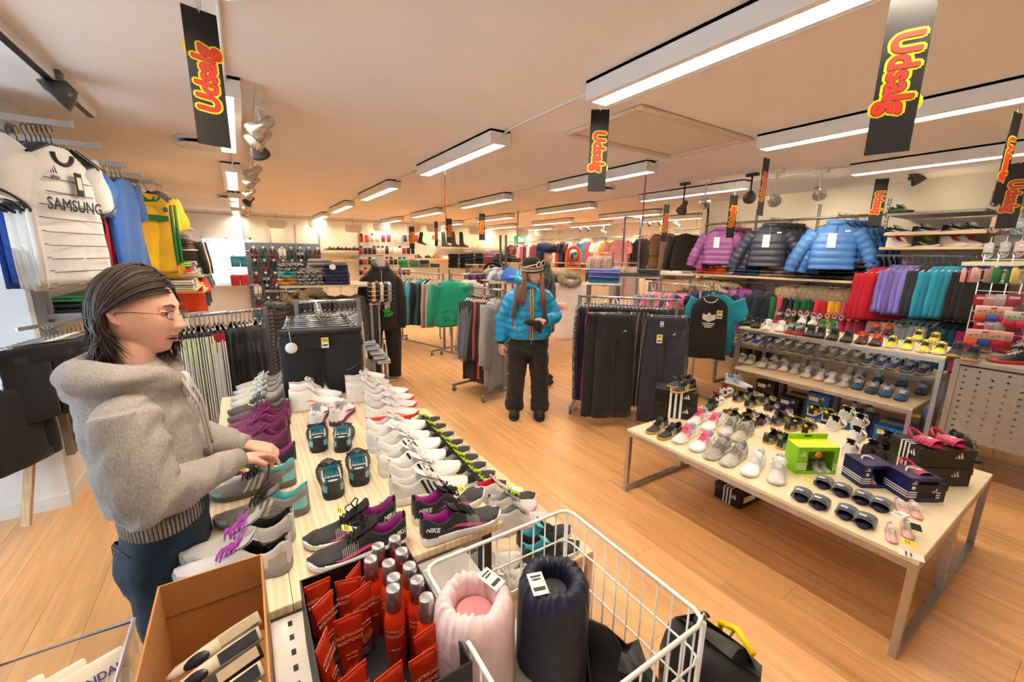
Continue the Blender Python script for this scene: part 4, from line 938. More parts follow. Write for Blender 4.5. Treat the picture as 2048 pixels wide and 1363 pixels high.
# black tray with tubes and bottles
x0, x1, y0, y1, zz = .040, .292, .575, .965, .945
t = thing('display_tray', 'black cardboard display tray full of red tubes and bottles', 'tray', ((x0+x1)/2, (y0+y1)/2, ZC+.004))
w, l, h = x1-x0, y1-y0, zz-ZC
for s in (-1, 1): obj('side', MB().box((s*(w/2-.002), 0, h/2), (.004, l, h)), M('#17151a', .45), t); obj('end', MB().box((0, s*(l/2-.002), h/2), (w-.008, .004, h)), M('#17151a', .45), t)
obj('bottom', MB().box((0, 0, .002), (w, l, .004)), M('#17151a', .45), t)
obj('front_label', MB().box((.06, -l/2-.001, h*.5), (.10, .002, .07)), M('#cfe6ee', .5), t)
ORG = M('#e2401c', .22); ORD_ = M('#c23316', .3); SILV = M('#c3c6cc', .25, 'steel', .8); GOLD = M('#f0a184', .4)
def bottle(px, py, z, label):
    p = onz(px, py, z); p.z = z-.205
    p.x = min(max(p.x, x0+.03), x1-.03)
    t = thing('lotion_bottle', label, 'bottle', p, face(p)); k = 1
    obj('body', cached('bt', lambda: MB().lathe([(.021, 0), (.0235, .004), (.0235, .115), (.021, .135), (.015, .147), (.012, .152)], 24).mesh('body')), ORG, t)
    obj('cap', cached('bc', lambda: MB().lathe([(.0165, .150), (.0165, .192), (.0155, .200), (.0145, .203), (.012, .2015)], 24).mesh('cap')), SILV, t)
    for dz, s_, tx in ((.108, .0078, 'AUSTRALIAN'), (.096, .0088, 'BODYCARE'), (.062, .0045, 'Body Lotion')):
        me = cached(('bl', tx), lambda: curved(text_mesh(tx, s_, .0002), .0238, dz)); obj('lettering', me, GOLD, t)
def curved(me, r, dz):
    m = MB(); m.add([(r*math.sin(v.co.x/r), -r*math.cos(v.co.x/r)-v.co.z, dz+v.co.y) for v in me.vertices], [tuple(p.vertices) for p in me.polygons], 0, False); return m.mesh('lettering')
bt = [(792, 1072, .985), (756, 1088, .985), (803, 1098, .985), (741, 1114, .985), (777, 1122, .985), (822, 1126, .985), (787, 1150, .985), (786, 1172, 1.0), (841, 1152, .985), (858, 1188, .985)]
for i, (a, b, c_) in enumerate(bt): bottle(a, b, .985, 'red lotion bottle with a silver cap, %s from the rear of the black tray' % ORD[i])
def tube_(p, rz, lean, label, flip=1):
    t = thing('cream_tube', label, 'tube', mt=Matrix.Translation(p) @ Matrix.Rotation(rz, 4, 'Z') @ Matrix.Rotation(lean, 4, 'X'))
    def mk():
        m = MB(); rg = []
        for f in (0, .1, .35, .6, .85, .95, 1):
            a = .021*(1-f)+.028*f; b = .018*(1-f)**.8+.0015; rg.append([(a*math.cos(2*math.pi*q/20), b*math.sin(2*math.pi*q/20), .025+.135*f) for q in range(20)])
        return m.loft(rg).mesh('body')
    obj('body', cached('tbody', mk), ORD_, t); obj('cap', cached('tcap', lambda: MB().lathe([(.018, 0), (.0185, .003), (.0185, .024), (.0175, .026)], 20).mesh('cap')), SILV, t)
    obj('crimp', cached('tcr', lambda: MB().box((0, 0, .158), (.057, .0022, .014)).mesh('crimp')), ORG, t)
    for dz, s_, tx in ((.125, .0092, 'AUSTRALIAN'), (.113, .0098, 'BODYCARE'), (.085, .0052, 'Hand Wash'), (.076, .0040, 'Tea Tree Oil')):
        obj('lettering', text_mesh(tx, s_, .0002), GOLD, t, Matrix.Translation((0, -.0085-(.125-dz)*.16, dz)) @ Matrix.Rotation(R_(83), 4, 'X'))
    obj('motif', cached('tmo', lambda: MB().box((.002, 0, 0), (.022, .018, .0006), .7).box((-.006, -.008, 0), (.014, .014, .0006), .3).mesh('motif')), M('#d4705a', .5), t, Matrix.Translation((0, -.0165, .05)) @ Matrix.Rotation(R_(80), 4, 'X'))
for i, (x, y, rz, le) in enumerate(((.075, .93, .25, .1), (.082, .875, .75, .1), (.135, .905, -.1, .05), (.155, .865, .5, .02), (.115, .80, .15, .05), (.07, .77, 1.2, .15), (.10, .67, .5, .1), (.16, .93, .9, .1), (.245, .675, .35, .15), (.22, .62, .25, .25), (.16, .62, .4, .3))):
    tube_((x, y, ZC+.01), rz-.15, -le*.5, 'red hand wash tube standing on its silver cap, %s in the tray' % ORD[i])
# wire basket
bx0, bx1, by0, by1, bz = .303, .757, .395, .853, .950
t = thing('wire_basket', 'white wire dump basket holding rolled coats', 'basket', ((bx0+bx1)/2, (by0+by1)/2, 0))
WIRE = M('#f4f3f1', .35); w, l = bx1-bx0, by1-by0; zb = .42
def rr_loop(z, r=.004):
    pts = []; q = .03
    for cx, cy, a0 in ((w/2-q, l/2-q, 0), (-w/2+q, l/2-q, 90), (-w/2+q, -l/2+q, 180), (w/2-q, -l/2+q, 270)):
        for a in (0, 45, 90): pts.append((cx+q*math.cos(R_(a0+a)), cy+q*math.sin(R_(a0+a)), z))
    return MB().tube(pts, r, 8, closed=True)
obj('rim', rr_loop(bz, .0052), WIRE, t)
for z in (bz-.10, bz-.20, bz-.31, zb): obj('hoop_wire', rr_loop(z, .0028), WIRE, t)
vw = cached('bw', lambda: MB().cyl((0, 0, zb), (0, 0, bz), .0024, 6).mesh('w')); 
for k in range(1, 11):
    for s in (-1, 1):
        obj('upright_wire', vw, WIRE, t, Matrix.Translation((-w/2+w*k/11, s*l/2, 0))); obj('upright_wire', vw, WIRE, t, Matrix.Translation((s*w/2, -l/2+l*k/11, 0)))
for k in range(1, 9):
    obj('floor_wire', MB().cyl((-w/2+w*k/9, -l/2, zb), (-w/2+w*k/9, l/2, zb), .0024, 6), WIRE, t); obj('floor_wire', MB().cyl((-w/2, -l/2+l*k/9, zb), (w/2, -l/2+l*k/9, zb), .0024, 6), WIRE, t)
for sx in (-1, 1):
    for sy in (-1, 1): obj('corner_post', MB().cyl((sx*(w/2-.004), sy*(l/2-.004), 0), (sx*(w/2-.004), sy*(l/2-.004), bz-.01), .006, 8), WIRE, t)
def roll(px, py, z, r, c, c2, label, hole, lean):
    p = onz(px, py, z); H_ = z-.43
    t = thing('rolled_coat', label, 'coat', mt=Matrix.Translation((p.x, p.y, z)) @ Matrix.Rotation(lean[0], 4, 'X') @ Matrix.Rotation(lean[1], 4, 'Y'))
    def ring(R, z_, pl, s=0):
        pl *= .25 if pl < .0025 else 1
        return [((R+pl*.55*math.sin(q*19)+pl*.4*math.sin(q*31+1))*math.cos(q), (R+pl*.55*math.sin(q*19)+pl*.4*math.sin(q*31+1))*math.sin(q), z_+pl*.8*math.sin(q*5)+pl*.5*math.sin(q*23)) for q in [2*math.pi*i/128 for i in range(128)]]
    m = MB(); m.loft([ring(r*.95, -H_, .001), ring(r, -H_+.03, .0012), ring(r*1.02, -.3, .001), ring(r*1.0, -.12, .0012), ring(r*.99, -.05, .0022), ring(r*.93, -.015, .0034), ring(r*.80, .004, .0042), ring(r*.62, .006, .0045), ring(r*hole*1.08, -.006, .0040), ring(r*hole, -.018, .0028), ring(r*hole*1.05, -.06, .001), ring(r*hole*.8, -.10, 0)], c1=True)
    obj('pouch', m, M(c, .45, 'puff'), t)
    obj('rolled_lining', MB().lathe([(r*hole*.96, -.09), (r*hole*.98, -.04), (r*hole*.7, -.028), (r*hole*.45, -.034), (r*hole*.1, -.03)], 24), M(c2, .6, 'puff'), t)
    return t
a = roll(948, 1192, .975, .090, '#f1d3d3', '#d98a90', 'pale pink rolled coat in its drawstring pouch inside the wire basket', .50, (0, 0))
price_tag(a, (.05, .012, .012), 'w', .4, .2, 1.1)
a = roll(1108, 1152, .985, .083, '#1a2236', '#2a2d35', 'dark navy rolled coat in its drawstring pouch inside the wire basket', .46, (0, 0))
price_tag(a, (-.052, -.008, .012), 'w', -.3, .15, 1.1)
t = thing('sports_bag', 'black mesh sports bag slumped in the corner of the wire basket', 'bag', (.66, .62, .44))
obj('body', MB().rbox((0, 0, .17), (.15, .34, .34), .07, wob=.25, seed=4, rz=.3), M('#121214', .7, 'cloth'), t)
obj('strap', MB().tube([(-.08, -.1, .2), (-.05, -.02, .34), (0, .08, .355), (.03, .15, .28)], .006, 6), M('#1a1a1c', .5), t)
obj('piping', MB().tube([(-.02, .10, .345), (.02, .15, .32), (.04, .16, .25)], .005, 6), YEL, t)
t = thing('backpack', 'black and yellow backpack hanging outside the wire basket', 'bag', (.84, .42, .58))
obj('body', MB().rbox((0, 0, .12), (.13, .22, .30), .05, wob=.2, seed=9), M('#191817', .6, 'cloth'), t)
obj('side_strip', MB().tube([(.02, -.08, .27), (.045, -.03, .276), (.068, .02, .24), (.07, .03, .1)], .008, 6), YEL, t)
obj('strap', MB().tube([(-.06, .0, .25), (-.04, .02, .31), (0, .02, .30)], .009, 6, flat=.4), M('#1b2230', .6), t)
obj('hook', MB().tube([(-.075, 0, .33), (-.05, 0, .345), (-.04, 0, .33), (-.055, 0, .30)], .003, 6), CHROME, t)
obj('zip', MB().tube([(.05, -.02, .26), (.06, .0, .2)], .003, 5), M('#b6a83c', .5), t)
# ================================================================ low right-hand tables (two, side by side)
TX0, TXM, TX1, TY0, TY1 = 2.22, 2.89, 3.56, .335, 1.895
sled_table('display_table', 'low pale display table with grey frame, aisle side, carrying sandals and running shoes', TX0, TXM-.001, TY0, TY1, ZR, '#ecdab6')
sled_table('display_table', 'low pale display table with grey frame, wall side, carrying black shoe boxes', TXM+.001, TX1, TY0, TY1, ZR, '#ecdab6')
def R(sty, toe, heel, lab, L=.26, **k): return shoe_px(sty, toe, heel, ZR, lab, L, **k)
R('blackgum', (1296, 868), (1345, 843), 'black gum-soled shoe at the far corner of the low table, outer one', .24)
R('blackgum', (1317, 879), (1370, 858), 'black gum-soled shoe beside the two stacked black boxes, inner one', .24, tagc='w')
R('pinkrun', (1349, 888), (1398, 862), 'white shoe with pink laces, front pair, one nearer the gum-soled shoes', .25)
R('pinkrun', (1383, 904), (1436, 877), 'white shoe with pink laces and yellow sticker, front pair', .25, tagc='y')
R('pinkrun', (1378, 852), (1420, 829), 'white shoe with pink laces, rear pair, beside the black box', .25)
R('pinkrun', (1407, 862), (1448, 840), 'white shoe with pink laces, rear pair, next to the silver shoes', .25, tagc='y')
R('silver', (1412, 920), (1466, 891), 'silver running shoe with white tag, front pair', .26, tagc='w')
R('silver', (1445, 934), (1501, 902), 'silver running shoe, front pair, beside the white pair', .26)
R('silver', (1440, 873), (1486, 847), 'silver running shoe with yellow sticker, rear pair', .26, tagc='y')
R('silver', (1465, 884), (1510, 860), 'silver running shoe, rear pair, near the lime soles', .26)
R('whiterun', (1490, 955), (1535, 912), 'white leather running shoe nearest the silver pair', .26)
R('whiterun', (1549, 972), (1561, 920), 'white leather running shoe nearest the lime green shoe box', .26)
R('blacklime', (1572, 872), (1522, 890), 'black gum-soled shoe seen from its heel, beside the lime green box, outer one', .25)
R('blacklime', (1600, 882), (1551, 900), 'black gum-soled shoe seen from its heel, touching the lime green box', .25)
R('blacklime', (1582, 838), (1543, 852), 'black shoe with tan sole behind the heel-on pair, outer one', .25)
R('blacklime', (1607, 848), (1569, 864), 'black shoe with tan sole behind the heel-on pair, inner one', .25)
R('blackyel', (1448, 822), (1470, 838), 'black shoe with yellow heel tab between the pink laces and the purple shoes', .24)
R('blackyel', (1468, 832), (1490, 846), 'second black shoe with yellow heel tab next to it', .24)
R('blackyel', (1628, 852), (1612, 866), 'black shoe with bright yellow heel behind the lime box', .24)
R('blackyel', (1604, 842), (1590, 856), 'black shoe with yellow heel beside the purple pair', .24)
R('purpblk', (1512, 828), (1488, 842), 'purple and white indoor shoe, front pair, outer one', .24)
R('purpblk', (1538, 838), (1514, 853), 'purple and white indoor shoe, front pair, inner one', .24)
R('purpblk', (1556, 812), (1533, 824), 'purple indoor shoe, rear pair, outer one', .24)
R('purpblk', (1580, 822), (1555, 834), 'purple indoor shoe with loose laces, rear pair', .24)
R('blacklime', (1500, 794), (1462, 806), 'black and lime shoe in the far row, outer one', .25)
R('blacklime', (1524, 804), (1486, 817), 'black and lime shoe in the far row, middle one', .25)
R('blacklime', (1546, 796), (1519, 810), 'black and lime shoe in the far row, wall side', .25)
R('blacklime', (1512, 786), (1490, 798), 'black and lime shoe in the last row by the frame leg', .25)
R('redlin', (1442, 798), (1424, 814), 'black and white trainer with coral red lining, front one', .26)
R('redlin', (1460, 780), (1440, 794), 'black and white trainer with coral red lining, rear one', .26)
R('greyblue', (1504, 778), (1474, 770), 'pale grey trainer with a blue collar under the shelf edge', .26)
R('allblack', (1410, 822), (1438, 806), 'small black shoe tucked behind the pink laces', .22)
R('blackyel', (1645, 818), (1618, 832), 'shiny black shoe with yellow heel and white sole, outer one', .25)
R('blackyel', (1672, 828), (1647, 844), 'shiny black shoe with yellow heel and white sole, inner one', .25)
R('whiteblk', (1706, 828), (1676, 846), 'white trainer with black collar, rear row', .26)
R('whiteblk', (1728, 842), (1706, 862), 'white trainer with black collar, rear row, wall side', .26)
R('whiteblk', (1684, 846), (1652, 866), 'white trainer with black collar standing behind the lime box', .26)
R('whiteblk', (1722, 866), (1700, 888), 'white trainer with black collar and laced front beside the lime box', .26)
R('whiteblk', (1708, 890), (1697, 905), 'white striped trainer half hidden by the lime box', .24)
R('allblack', (1762, 896), (1722, 920), 'plain black shoe beside the starry gift boxes, outer one', .26)
R('allblack', (1786, 906), (1752, 934), 'plain black shoe with a white tag on it, inner one', .26, tagc='w')
R('allblack', (1800, 882), (1760, 896), 'shiny black lace-up with red eyelets, outer one', .28)
R('allblack', (1832, 892), (1792, 906), 'shiny black lace-up with red eyelets, beside the yellow tag', .28, tagc='y')
R('allblack', (1930, 916), (1908, 892), 'black shoe behind the pink sandals, wall side', .27)
R('allblack', (1950, 930), (1926, 908), 'black shoe poking out behind the stacked black boxes', .27)
# two stacked black boxes at the far corner with a pair on top
def zbox(px, py, z, ang, d, lab, **k):
    p = onz(px, py, z); return p
c = onz(1366, 838, ZR); c.y += .10; c.x += .03
for k in range(2): box_thing('shoe_box', ('lower', 'upper')[k]+' black shoe box of the stack at the far corner of the low table', c+Vector((0, 0, .112*k)), .62, (.19, .31, .11), '#17130f', stripes='#efeeea', group='black shoe boxes on the low table', sticker=False)
shoe_px('blackgum', (1344, 786), (1392, 776), ZR+.224, 'black gum-soled shoe on top of the two stacked boxes, front one', .24)
shoe_px('blackgum', (1337, 775), (1382, 766), ZR+.224, 'black gum-soled shoe on top of the two stacked boxes, rear one', .24, tagc='w')
# lime green windowed baby shoe box
p = onz(1634, 948, ZR); w, l, h = .235, .10, .165
t = thing('gift_box', 'lime green windowed baby shoe box on the low table', 'box', p+Vector((.02, .05, 0)), -.56)
LM, LY_ = M('#8fd119', .4), M('#eef018', .4)
for a, b in (((-w/2+.03, -l/2, h/2), (.06, .003, h)), ((w/2-.0125, -l/2, h/2), (.025, .003, h)), ((.0175, -l/2, .010), (w-.085, .003, .02)), ((.0175, -l/2, h-.012), (w-.085, .003, .024))): obj('front_panel', MB().box(a, b), LM, t)
for s in (-1, 1): obj('side', MB().box((s*w/2, 0, h/2), (.003, l, h)), LM, t)
obj('back', MB().box((0, l/2, h/2+.02), (w, .003, h+.04)), LM, t); obj('bottom', MB().box((0, 0, .002), (w, l, .004)), LM, t)
obj('yellow_top', MB().box((0, 0, h), (w, l, .004), 0, 0, R_(6)), LY_, t)
obj('handle_slot', MB().rbox((0, l/2-.003, h+.026), (.045, .002, .008), .002), M('#1d1d1b'), t)
obj('window', MB().box((.0175, -l/2+.001, .08), (w-.085, .0015, h-.046)), M('#fff', .05, 'clear'), t)
obj('picture', MB().box((-.02, l/2-.012, .08), (.07, .002, .10)), M('#4f9a3c', .6, 'print'), t)
obj('round_sticker', MB().cyl((.0, -l/2-.001, h-.045), (0, -l/2-.003, h-.045), .019, 20), M('#f08a1d', .5), t)
for q in range(3):
    obj('stripe', MB().box((-w/2+.03, -l/2-.002, .035+q*.014), (.06, .001, .007)), PAPER, t); obj('stripe', MB().box((w/2-.0125, -l/2-.002, .035+q*.014), (.025, .001, .007)), PAPER, t)
tri_logo(t, Matrix.Translation((-w/2+.03, -l/2-.002, h-.055)) @ Matrix.Rotation(R_(90), 4, 'X'), .04)
mt = t.matrix_world
for q in range(2): shoe('whiteblk', 'tiny white baby shoe inside the lime green box, %s one' % ('outer', 'inner')[q], mt @ Vector((.03+q*.05, 0, .008)), -.56+3.0, .115, detail=1)
# navy slide sandals
def slide(p, ang, label, c1, c2, c3, L=.155, name='sandal', mt=None, high=0):
    t = thing(name, label, 'sandal', mt=mt if mt is not None else Matrix.Translation(p) @ Matrix.Rotation(ang, 4, 'Z') @ Matrix.Scale(L/.2, 4))
    def mk():
        m = MB(); o = []
        for k_, z in ((.9, 0), (1, .006), (1, .016), (.94, .02)):
            r = []
            for q in range(24):
                a = 2*math.pi*q/24; y = .1*math.sin(a); x = (.036+.008*math.sin(a))*math.cos(a)*(1 if abs(math.cos(a)) > .0 else 1); r.append((x*k_, y*(.98 if k_ < 1 else 1), z+.004*max(0, math.sin(a))))
            o.append(r)
        return m.loft(o).mesh('sole')
    obj('sole', cached('slsole', mk), M(c1, .6), t)
    def strap(y0, y1, h, k_=1.0):
        m = MB(); rg = []
        for y in (y0, (y0+y1)/2, y1):
            rg.append([(.047*k_*math.cos(a), y+.01*math.sin(a), .010+h*math.sin(a)**.6*(1+.1*(y-y0)/.05)) for a in [math.pi*q/12 for q in range(13)]])
        n = 13; m.loft(rg, c0=False, c1=False, closed=False); m.loft([[(x*.94, y, z-.004) for x, y, z in r][::-1] for r in rg], c0=False, c1=False, closed=False)
        return m.mesh('strap')
    obj('strap', cached('slst', lambda: strap(-.04, .075, .040)), M(c1, .5, 'cloth'), t)
    for q in range(5): obj('strap_stripe', cached(('sls', q), lambda: MB().tube([(.0485*math.cos(a), -.03+q*.020+.01*math.sin(a), .012+.0415*math.sin(a)**.6) for a in [math.pi*i/12 for i in range(13)]], .0022, 4).mesh('strap_stripe')), M(c2, .5), t)
    obj('piping', cached('slp', lambda: MB().tube([(.048*math.cos(a), .071+.01*math.sin(a), .012+.0435*math.sin(a)**.6) for a in [math.pi*i/12 for i in range(13)]], .0022, 4).tube([(.047*math.cos(a), -.012+.01*math.sin(a), .012+.040*math.sin(a)**.6) for a in [math.pi*i/12 for i in range(13)]], .0018, 4).mesh('piping')), M(c3, .5), t)
    obj('fastener', cached('slf', lambda: MB().rbox((.012, .035, .056), (.034, .02, .004), .002).mesh('fastener')), M('#e9e9ea', .5), t)
    if high: obj('heel_strap', cached('slh', lambda: MB().tube([(.042*math.cos(a), -.05-.052*math.sin(a), .03+.035*math.sin(a)) for a in [math.pi*i/10 for i in range(11)]], .006, 6, flat=2).mesh('heel_strap')), M(c1, .5), t)
    return t
sp = ((1607, 990), (1643, 1006), (1652, 964), (1688, 980), (1696, 1026), (1733, 1044), (1729, 996), (1766, 1010))
for i, (x, y) in enumerate(sp):
    p, ag = toe_heel((x-10, y+14), (x+10, y-24), ZR, .16); slide(p, ag, 'navy sandal with grey striped straps, %s from the white running shoes' % ORD[i], '#1d2740', '#c3c4c8', '#aeb3bd', .165)
# toddler shoes in pale pink
R('baby', (1786, 1088), (1775, 1048), 'pale pink toddler shoe at the corner of the low table, outer one', .13)
R('baby', (1818, 1080), (1805, 1040), 'pale pink toddler shoe with a yellow price tag', .13, tagc='y')
R('baby', (1812, 1034), (1794, 1010), 'pale pink toddler shoe behind the first pair, outer one', .13)
R('baby', (1838, 1040), (1822, 1014), 'pale pink toddler shoe behind the first pair, with hang tag', .13, tagc='w')
def loose_tag(px, py, z, rz, c, label, d=(.05, .08)):
    t = thing('hang_tag', label, 'tag', onz(px, py, z), rz); obj('card', MB().box((0, 0, .001), (d[0], d[1], .0015)), c, t); obj('print', MB().box((0, d[1]*.2, .0022), (d[0]*.7, d[1]*.06, .0006)).box((0, 0, .0022), (d[0]*.6, d[1]*.06, .0006)), M('#333', .6), t)
loose_tag(1822, 1110, ZR+.001, .3, PAPER, 'white paper hang tag lying at the table corner'); loose_tag(1818, 1085, ZR+.045, .4, YEL, 'yellow price tag on the pale pink toddler shoe', (.035, .05)); loose_tag(1832, 1054, ZR+.06, 1.9, M('#17150f', .15), 'glossy black hang tag over the toddler shoes', (.035, .06)); loose_tag(1800, 1028, ZR+.07, 1.2, PAPER, 'white hang tag above the toddler shoes', (.04, .07)); loose_tag(1612, 958, ZR+.05, .3, YEL, 'yellow price tag beneath the lime green box', (.03, .04))
# starry gift boxes
def starbox(p, rz, label):
    w, l, h = .16, .14, .13; t = thing('gift_box', label, 'box', p, rz); G = M('#1c2054', .3, 'galaxy')
    for a, b in (((-w/2+.022, -l/2, h/2), (.044, .003, h)), ((w/2-.01, -l/2, h/2), (.02, .003, h)), ((.012, -l/2, .01), (w-.064, .003, .02)), ((.012, -l/2, h-.008), (w-.064, .003, .016))): obj('front_panel', MB().box(a, b), G, t)
    for s in (-1, 1): obj('side', MB().box((s*w/2, 0, h/2), (.003, l, h)), G, t)
    obj('back', MB().box((0, l/2, h/2), (w, .003, h)), G, t); obj('bottom', MB().box((0, 0, .002), (w, l, .004)), G, t); obj('top', MB().box((0, 0, h), (w, l, .003)), M('#2a2348', .3, 'galaxy'), t)
    obj('handle', MB().tube([(.03*math.cos(a)-.01, .02*math.sin(a), h+.004+.012*math.sin(a)) for a in [math.pi*q/8 for q in range(9)]], .004, 6), PAPER, t)
    obj('window', MB().box((.012, -l/2+.001, h/2), (w-.066, .001, h-.04)), M('#fff', .05, 'clear'), t)
    for q in range(3): obj('stripe', MB().box((-w/2+.022, -l/2-.002, .028+q*.013), (.044, .001, .006)).box((-w/2-.002, 0, .028+q*.013), (.001, l, .006)).box((w/2-.01, -l/2-.002, .028+q*.013), (.02, .001, .006)), PAPER, t)
    tri_logo(t, Matrix.Translation((-w/2+.024, -l/2-.002, h*.75)) @ Matrix.Rotation(R_(90), 4, 'X'), .03)
    obj('oval_badge', MB().cyl((-w/2+.022, -l/2-.002, h*.6), (-w/2+.022, -l/2-.003, h*.6), .009, 16), PAPER, t)
    shoe('baby', 'pink and cream baby shoe standing in the %s' % label.split(' on')[0], t.matrix_world @ Vector((.012, -.02, .012)), rz+2.8, .10, detail=1, tilt=0)
starbox(onz(1850, 1006, ZR)+Vector((.04, .07, 0)), -.60, 'starry blue windowed gift box on the table, nearer one')
starbox(onz(1757, 978, ZR)+Vector((.04, .07, 0)), -.60, 'starry blue windowed gift box on the table, farther one')
c = onz(1893, 975, ZR)+Vector((.06, .10, 0))
for k in range(2): box_thing('shoe_box', ('lower', 'upper')[k]+' black shoe box under the pink sandals', c+Vector((0, 0, .107*k)), -.62, (.29, .20, .105), '#14100e', stripes='#e6e2d8', group='black shoe boxes on the low table', sticker=False)
for q, (dx, dy) in enumerate(((-.075, .02), (.05, -.045))): slide(None, 0, 'bright pink sandal on top of the black boxes, %s one' % ('farther', 'nearer')[q], '#c4265c', '#cdb0c8', '#e58aa8', .2, mt=Matrix.Translation(c+Vector((dx, dy, .2155))) @ Matrix.Rotation(2.7, 4, 'Z') @ Matrix.Scale(.8, 4), high=1)
slide(None, 0, 'bright pink sandal standing behind the farther starry box', '#c4265c', '#cdb0c8', '#e58aa8', .2, mt=Matrix.Translation(onz(1828, 948, ZR+.1)) @ Matrix.Rotation(2.5, 4, 'Z') @ Matrix.Scale(.8, 4), high=1)
box_thing('shoe_box', 'black shoe box supporting the single pink sandal', onz(1828, 948, ZR+.1)-Vector((0, 0, .1)), -.6, (.17, .2, .098), '#14100e', stripes='#e6e2d8', sticker=False)
# box on the floor below
p = onz(1475, 1010, 0)
box_thing('shoe_box', 'black shoe box with yellow price label on the floor beneath the low table', p+Vector((.12, .05, 0)), -.05-.02, (.32, .2, .12), '#191512', stripes='#e9e6dd')
# ================================================================ two-tier shoe unit in front of the jacket wall
sled_table('display_table', 'low table of the shoe unit with white and blue indoor shoes', 4.60, 5.22, .94, 2.46, ZR, '#ecdab6')
sled_table('display_table', 'high table of the shoe unit with trainers in front of the fur-trimmed coats', 4.66, 5.30, .83, 2.50, .945, '#ecdab6')
def U(sty, toe, heel, lab, z=ZR, L=.27, **k): return shoe_px(sty, toe, heel, z, lab, L, detail=1, **k)
for i, (x, y) in enumerate(((1476, 727), (1494, 730), (1519, 737), (1541, 740))): U('limecap', (x, y), (x+27, y-20), '%s white shoe with lime green lining on the low tier' % ORD[i])
for i, (x, y) in enumerate(((1545, 722), (1565, 726))): U('limecap', (x, y), (x+25, y-20), 'rear white shoe with lime green lining, %s one' % ORD[i])
for i, (x, y) in enumerate(((1562, 744), (1582, 749), (1606, 756), (1632, 762))): U('whitestr', (x, y), (x+32, y-19), '%s white gum-soled shoe with blue heel on the low tier' % ORD[i])
for i, (x, y) in enumerate(((1600, 735), (1628, 741))): U('whitestr', (x, y), (x+30, y-17), 'rear white gum-soled shoe, %s one' % ORD[i])
for i, (x, y) in enumerate(((1655, 768), (1682, 775))): U('whtcream', (x, y), (x+30, y-25), '%s white and cream laced shoe with a hang tag' % ORD[i], tagc='w')
for i, (x, y) in enumerate(((1690, 757), (1712, 760))): U('whtcream', (x, y), (x+28, y-20), 'rear white and cream laced shoe, %s one' % ORD[i])
for i, (x, y) in enumerate(((1710, 780), (1738, 788), (1766, 795), (1797, 803))): U('bluesuede', (x, y), (x+22, y-26), '%s blue suede shoe with white stripes on the low tier' % ORD[i], tagc='y' if i == 1 else None)
for i, (x, y) in enumerate(((1752, 768), (1800, 775), (1838, 790))): U('bluesuede', (x, y), (x+14, y-22), 'rear blue suede shoe, %s one' % ORD[i])
TZ = .945
for i, (s_, x, y, lab) in enumerate((('allblack', 1492, 652, 'black trainer with white label at the end of the high tier'), ('allblack', 1508, 657, 'black striped trainer next to it on the high tier'), ('whiterun', 1530, 661, 'bright white trainer on the high tier, outer one'), ('whiterun', 1556, 664, 'bright white trainer on the high tier, inner one'),
        ('redblk', 1576, 668, 'black laced trainer with red trim on the high tier'), ('redblk', 1594, 671, 'second black laced trainer with red trim'), ('allblack', 1614, 675, 'low black shoe beside the green pair'), ('allblack', 1634, 678, 'low black shoe below the green pair'), ('allblack', 1660, 682, 'black shoe with price label near the tiger shoes'), ('allblack', 1688, 686, 'plain black shoe next to the tiger-striped shoes'),
        ('tiger', 1718, 689, 'orange and black tiger-striped shoe, outer one'), ('tiger', 1746, 693, 'orange and black tiger-striped shoe, inner one'), ('yelwhite', 1776, 697, 'yellow and white shoe in plastic, first of four'), ('yelwhite', 1808, 701, 'yellow and white shoe with a picture tag'), ('yelwhite', 1842, 706, 'yellow and white shoe, third of four'), ('yelwhite', 1872, 710, 'yellow and white shoe next to the black laces'))):
    U(s_, (x, y), (x+22, y-17), lab, TZ, .27, tagc='y' if i in (1, 2, 8) else ('w' if i in (0, 13, 15) else None))
for i, (s_, x, y, lab) in enumerate((('greenwht', 1640, 660, 'green and white trainer, outer one'), ('greenwht', 1660, 664, 'green and white trainer, inner one'), ('whiteblk', 1600, 648, 'white and black trainer behind the red-trimmed shoes'), ('whiteblk', 1622, 651, 'second white and black trainer in the rear row'), ('redblk', 1553, 641, 'black and red trainer with open laces in the rear row'), ('redblk', 1570, 644, 'second black and red trainer in the rear row'), ('tiger', 1745, 668, 'tiger-striped shoe in the rear row'), ('tiger', 1770, 672, 'second tiger-striped shoe in the rear row'), ('yelwhite', 1830, 682, 'rear yellow shoe wrapped in clear plastic'), ('yelwhite', 1862, 688, 'rear yellow shoe beside the sock packs'))):
    U(s_, (x, y), (x+18, y-13), lab, TZ, .27)
for k, (px, py, s_) in enumerate(((1800, 655, .07), (1865, 672, .07), (2010, 668, .09))):
    tag(obj('plastic_bag', cached(('pb', s_), lambda: MB().rbox((0, 0, 0), (s_*1.6, s_*1.4, s_*1.3), s_*.4, wob=.4, seed=3).mesh('plastic_bag')), M('#e9eef0', .08, 'clear'), None, Matrix.Translation(onz(px, py, TZ+.08)+Vector((.04, 0, .04)))), ('crumpled clear bag over the first yellow shoes', 'crumpled clear bag over the last yellow shoes', 'crumpled clear bag on the perforated cabinet')[k], 'bag')
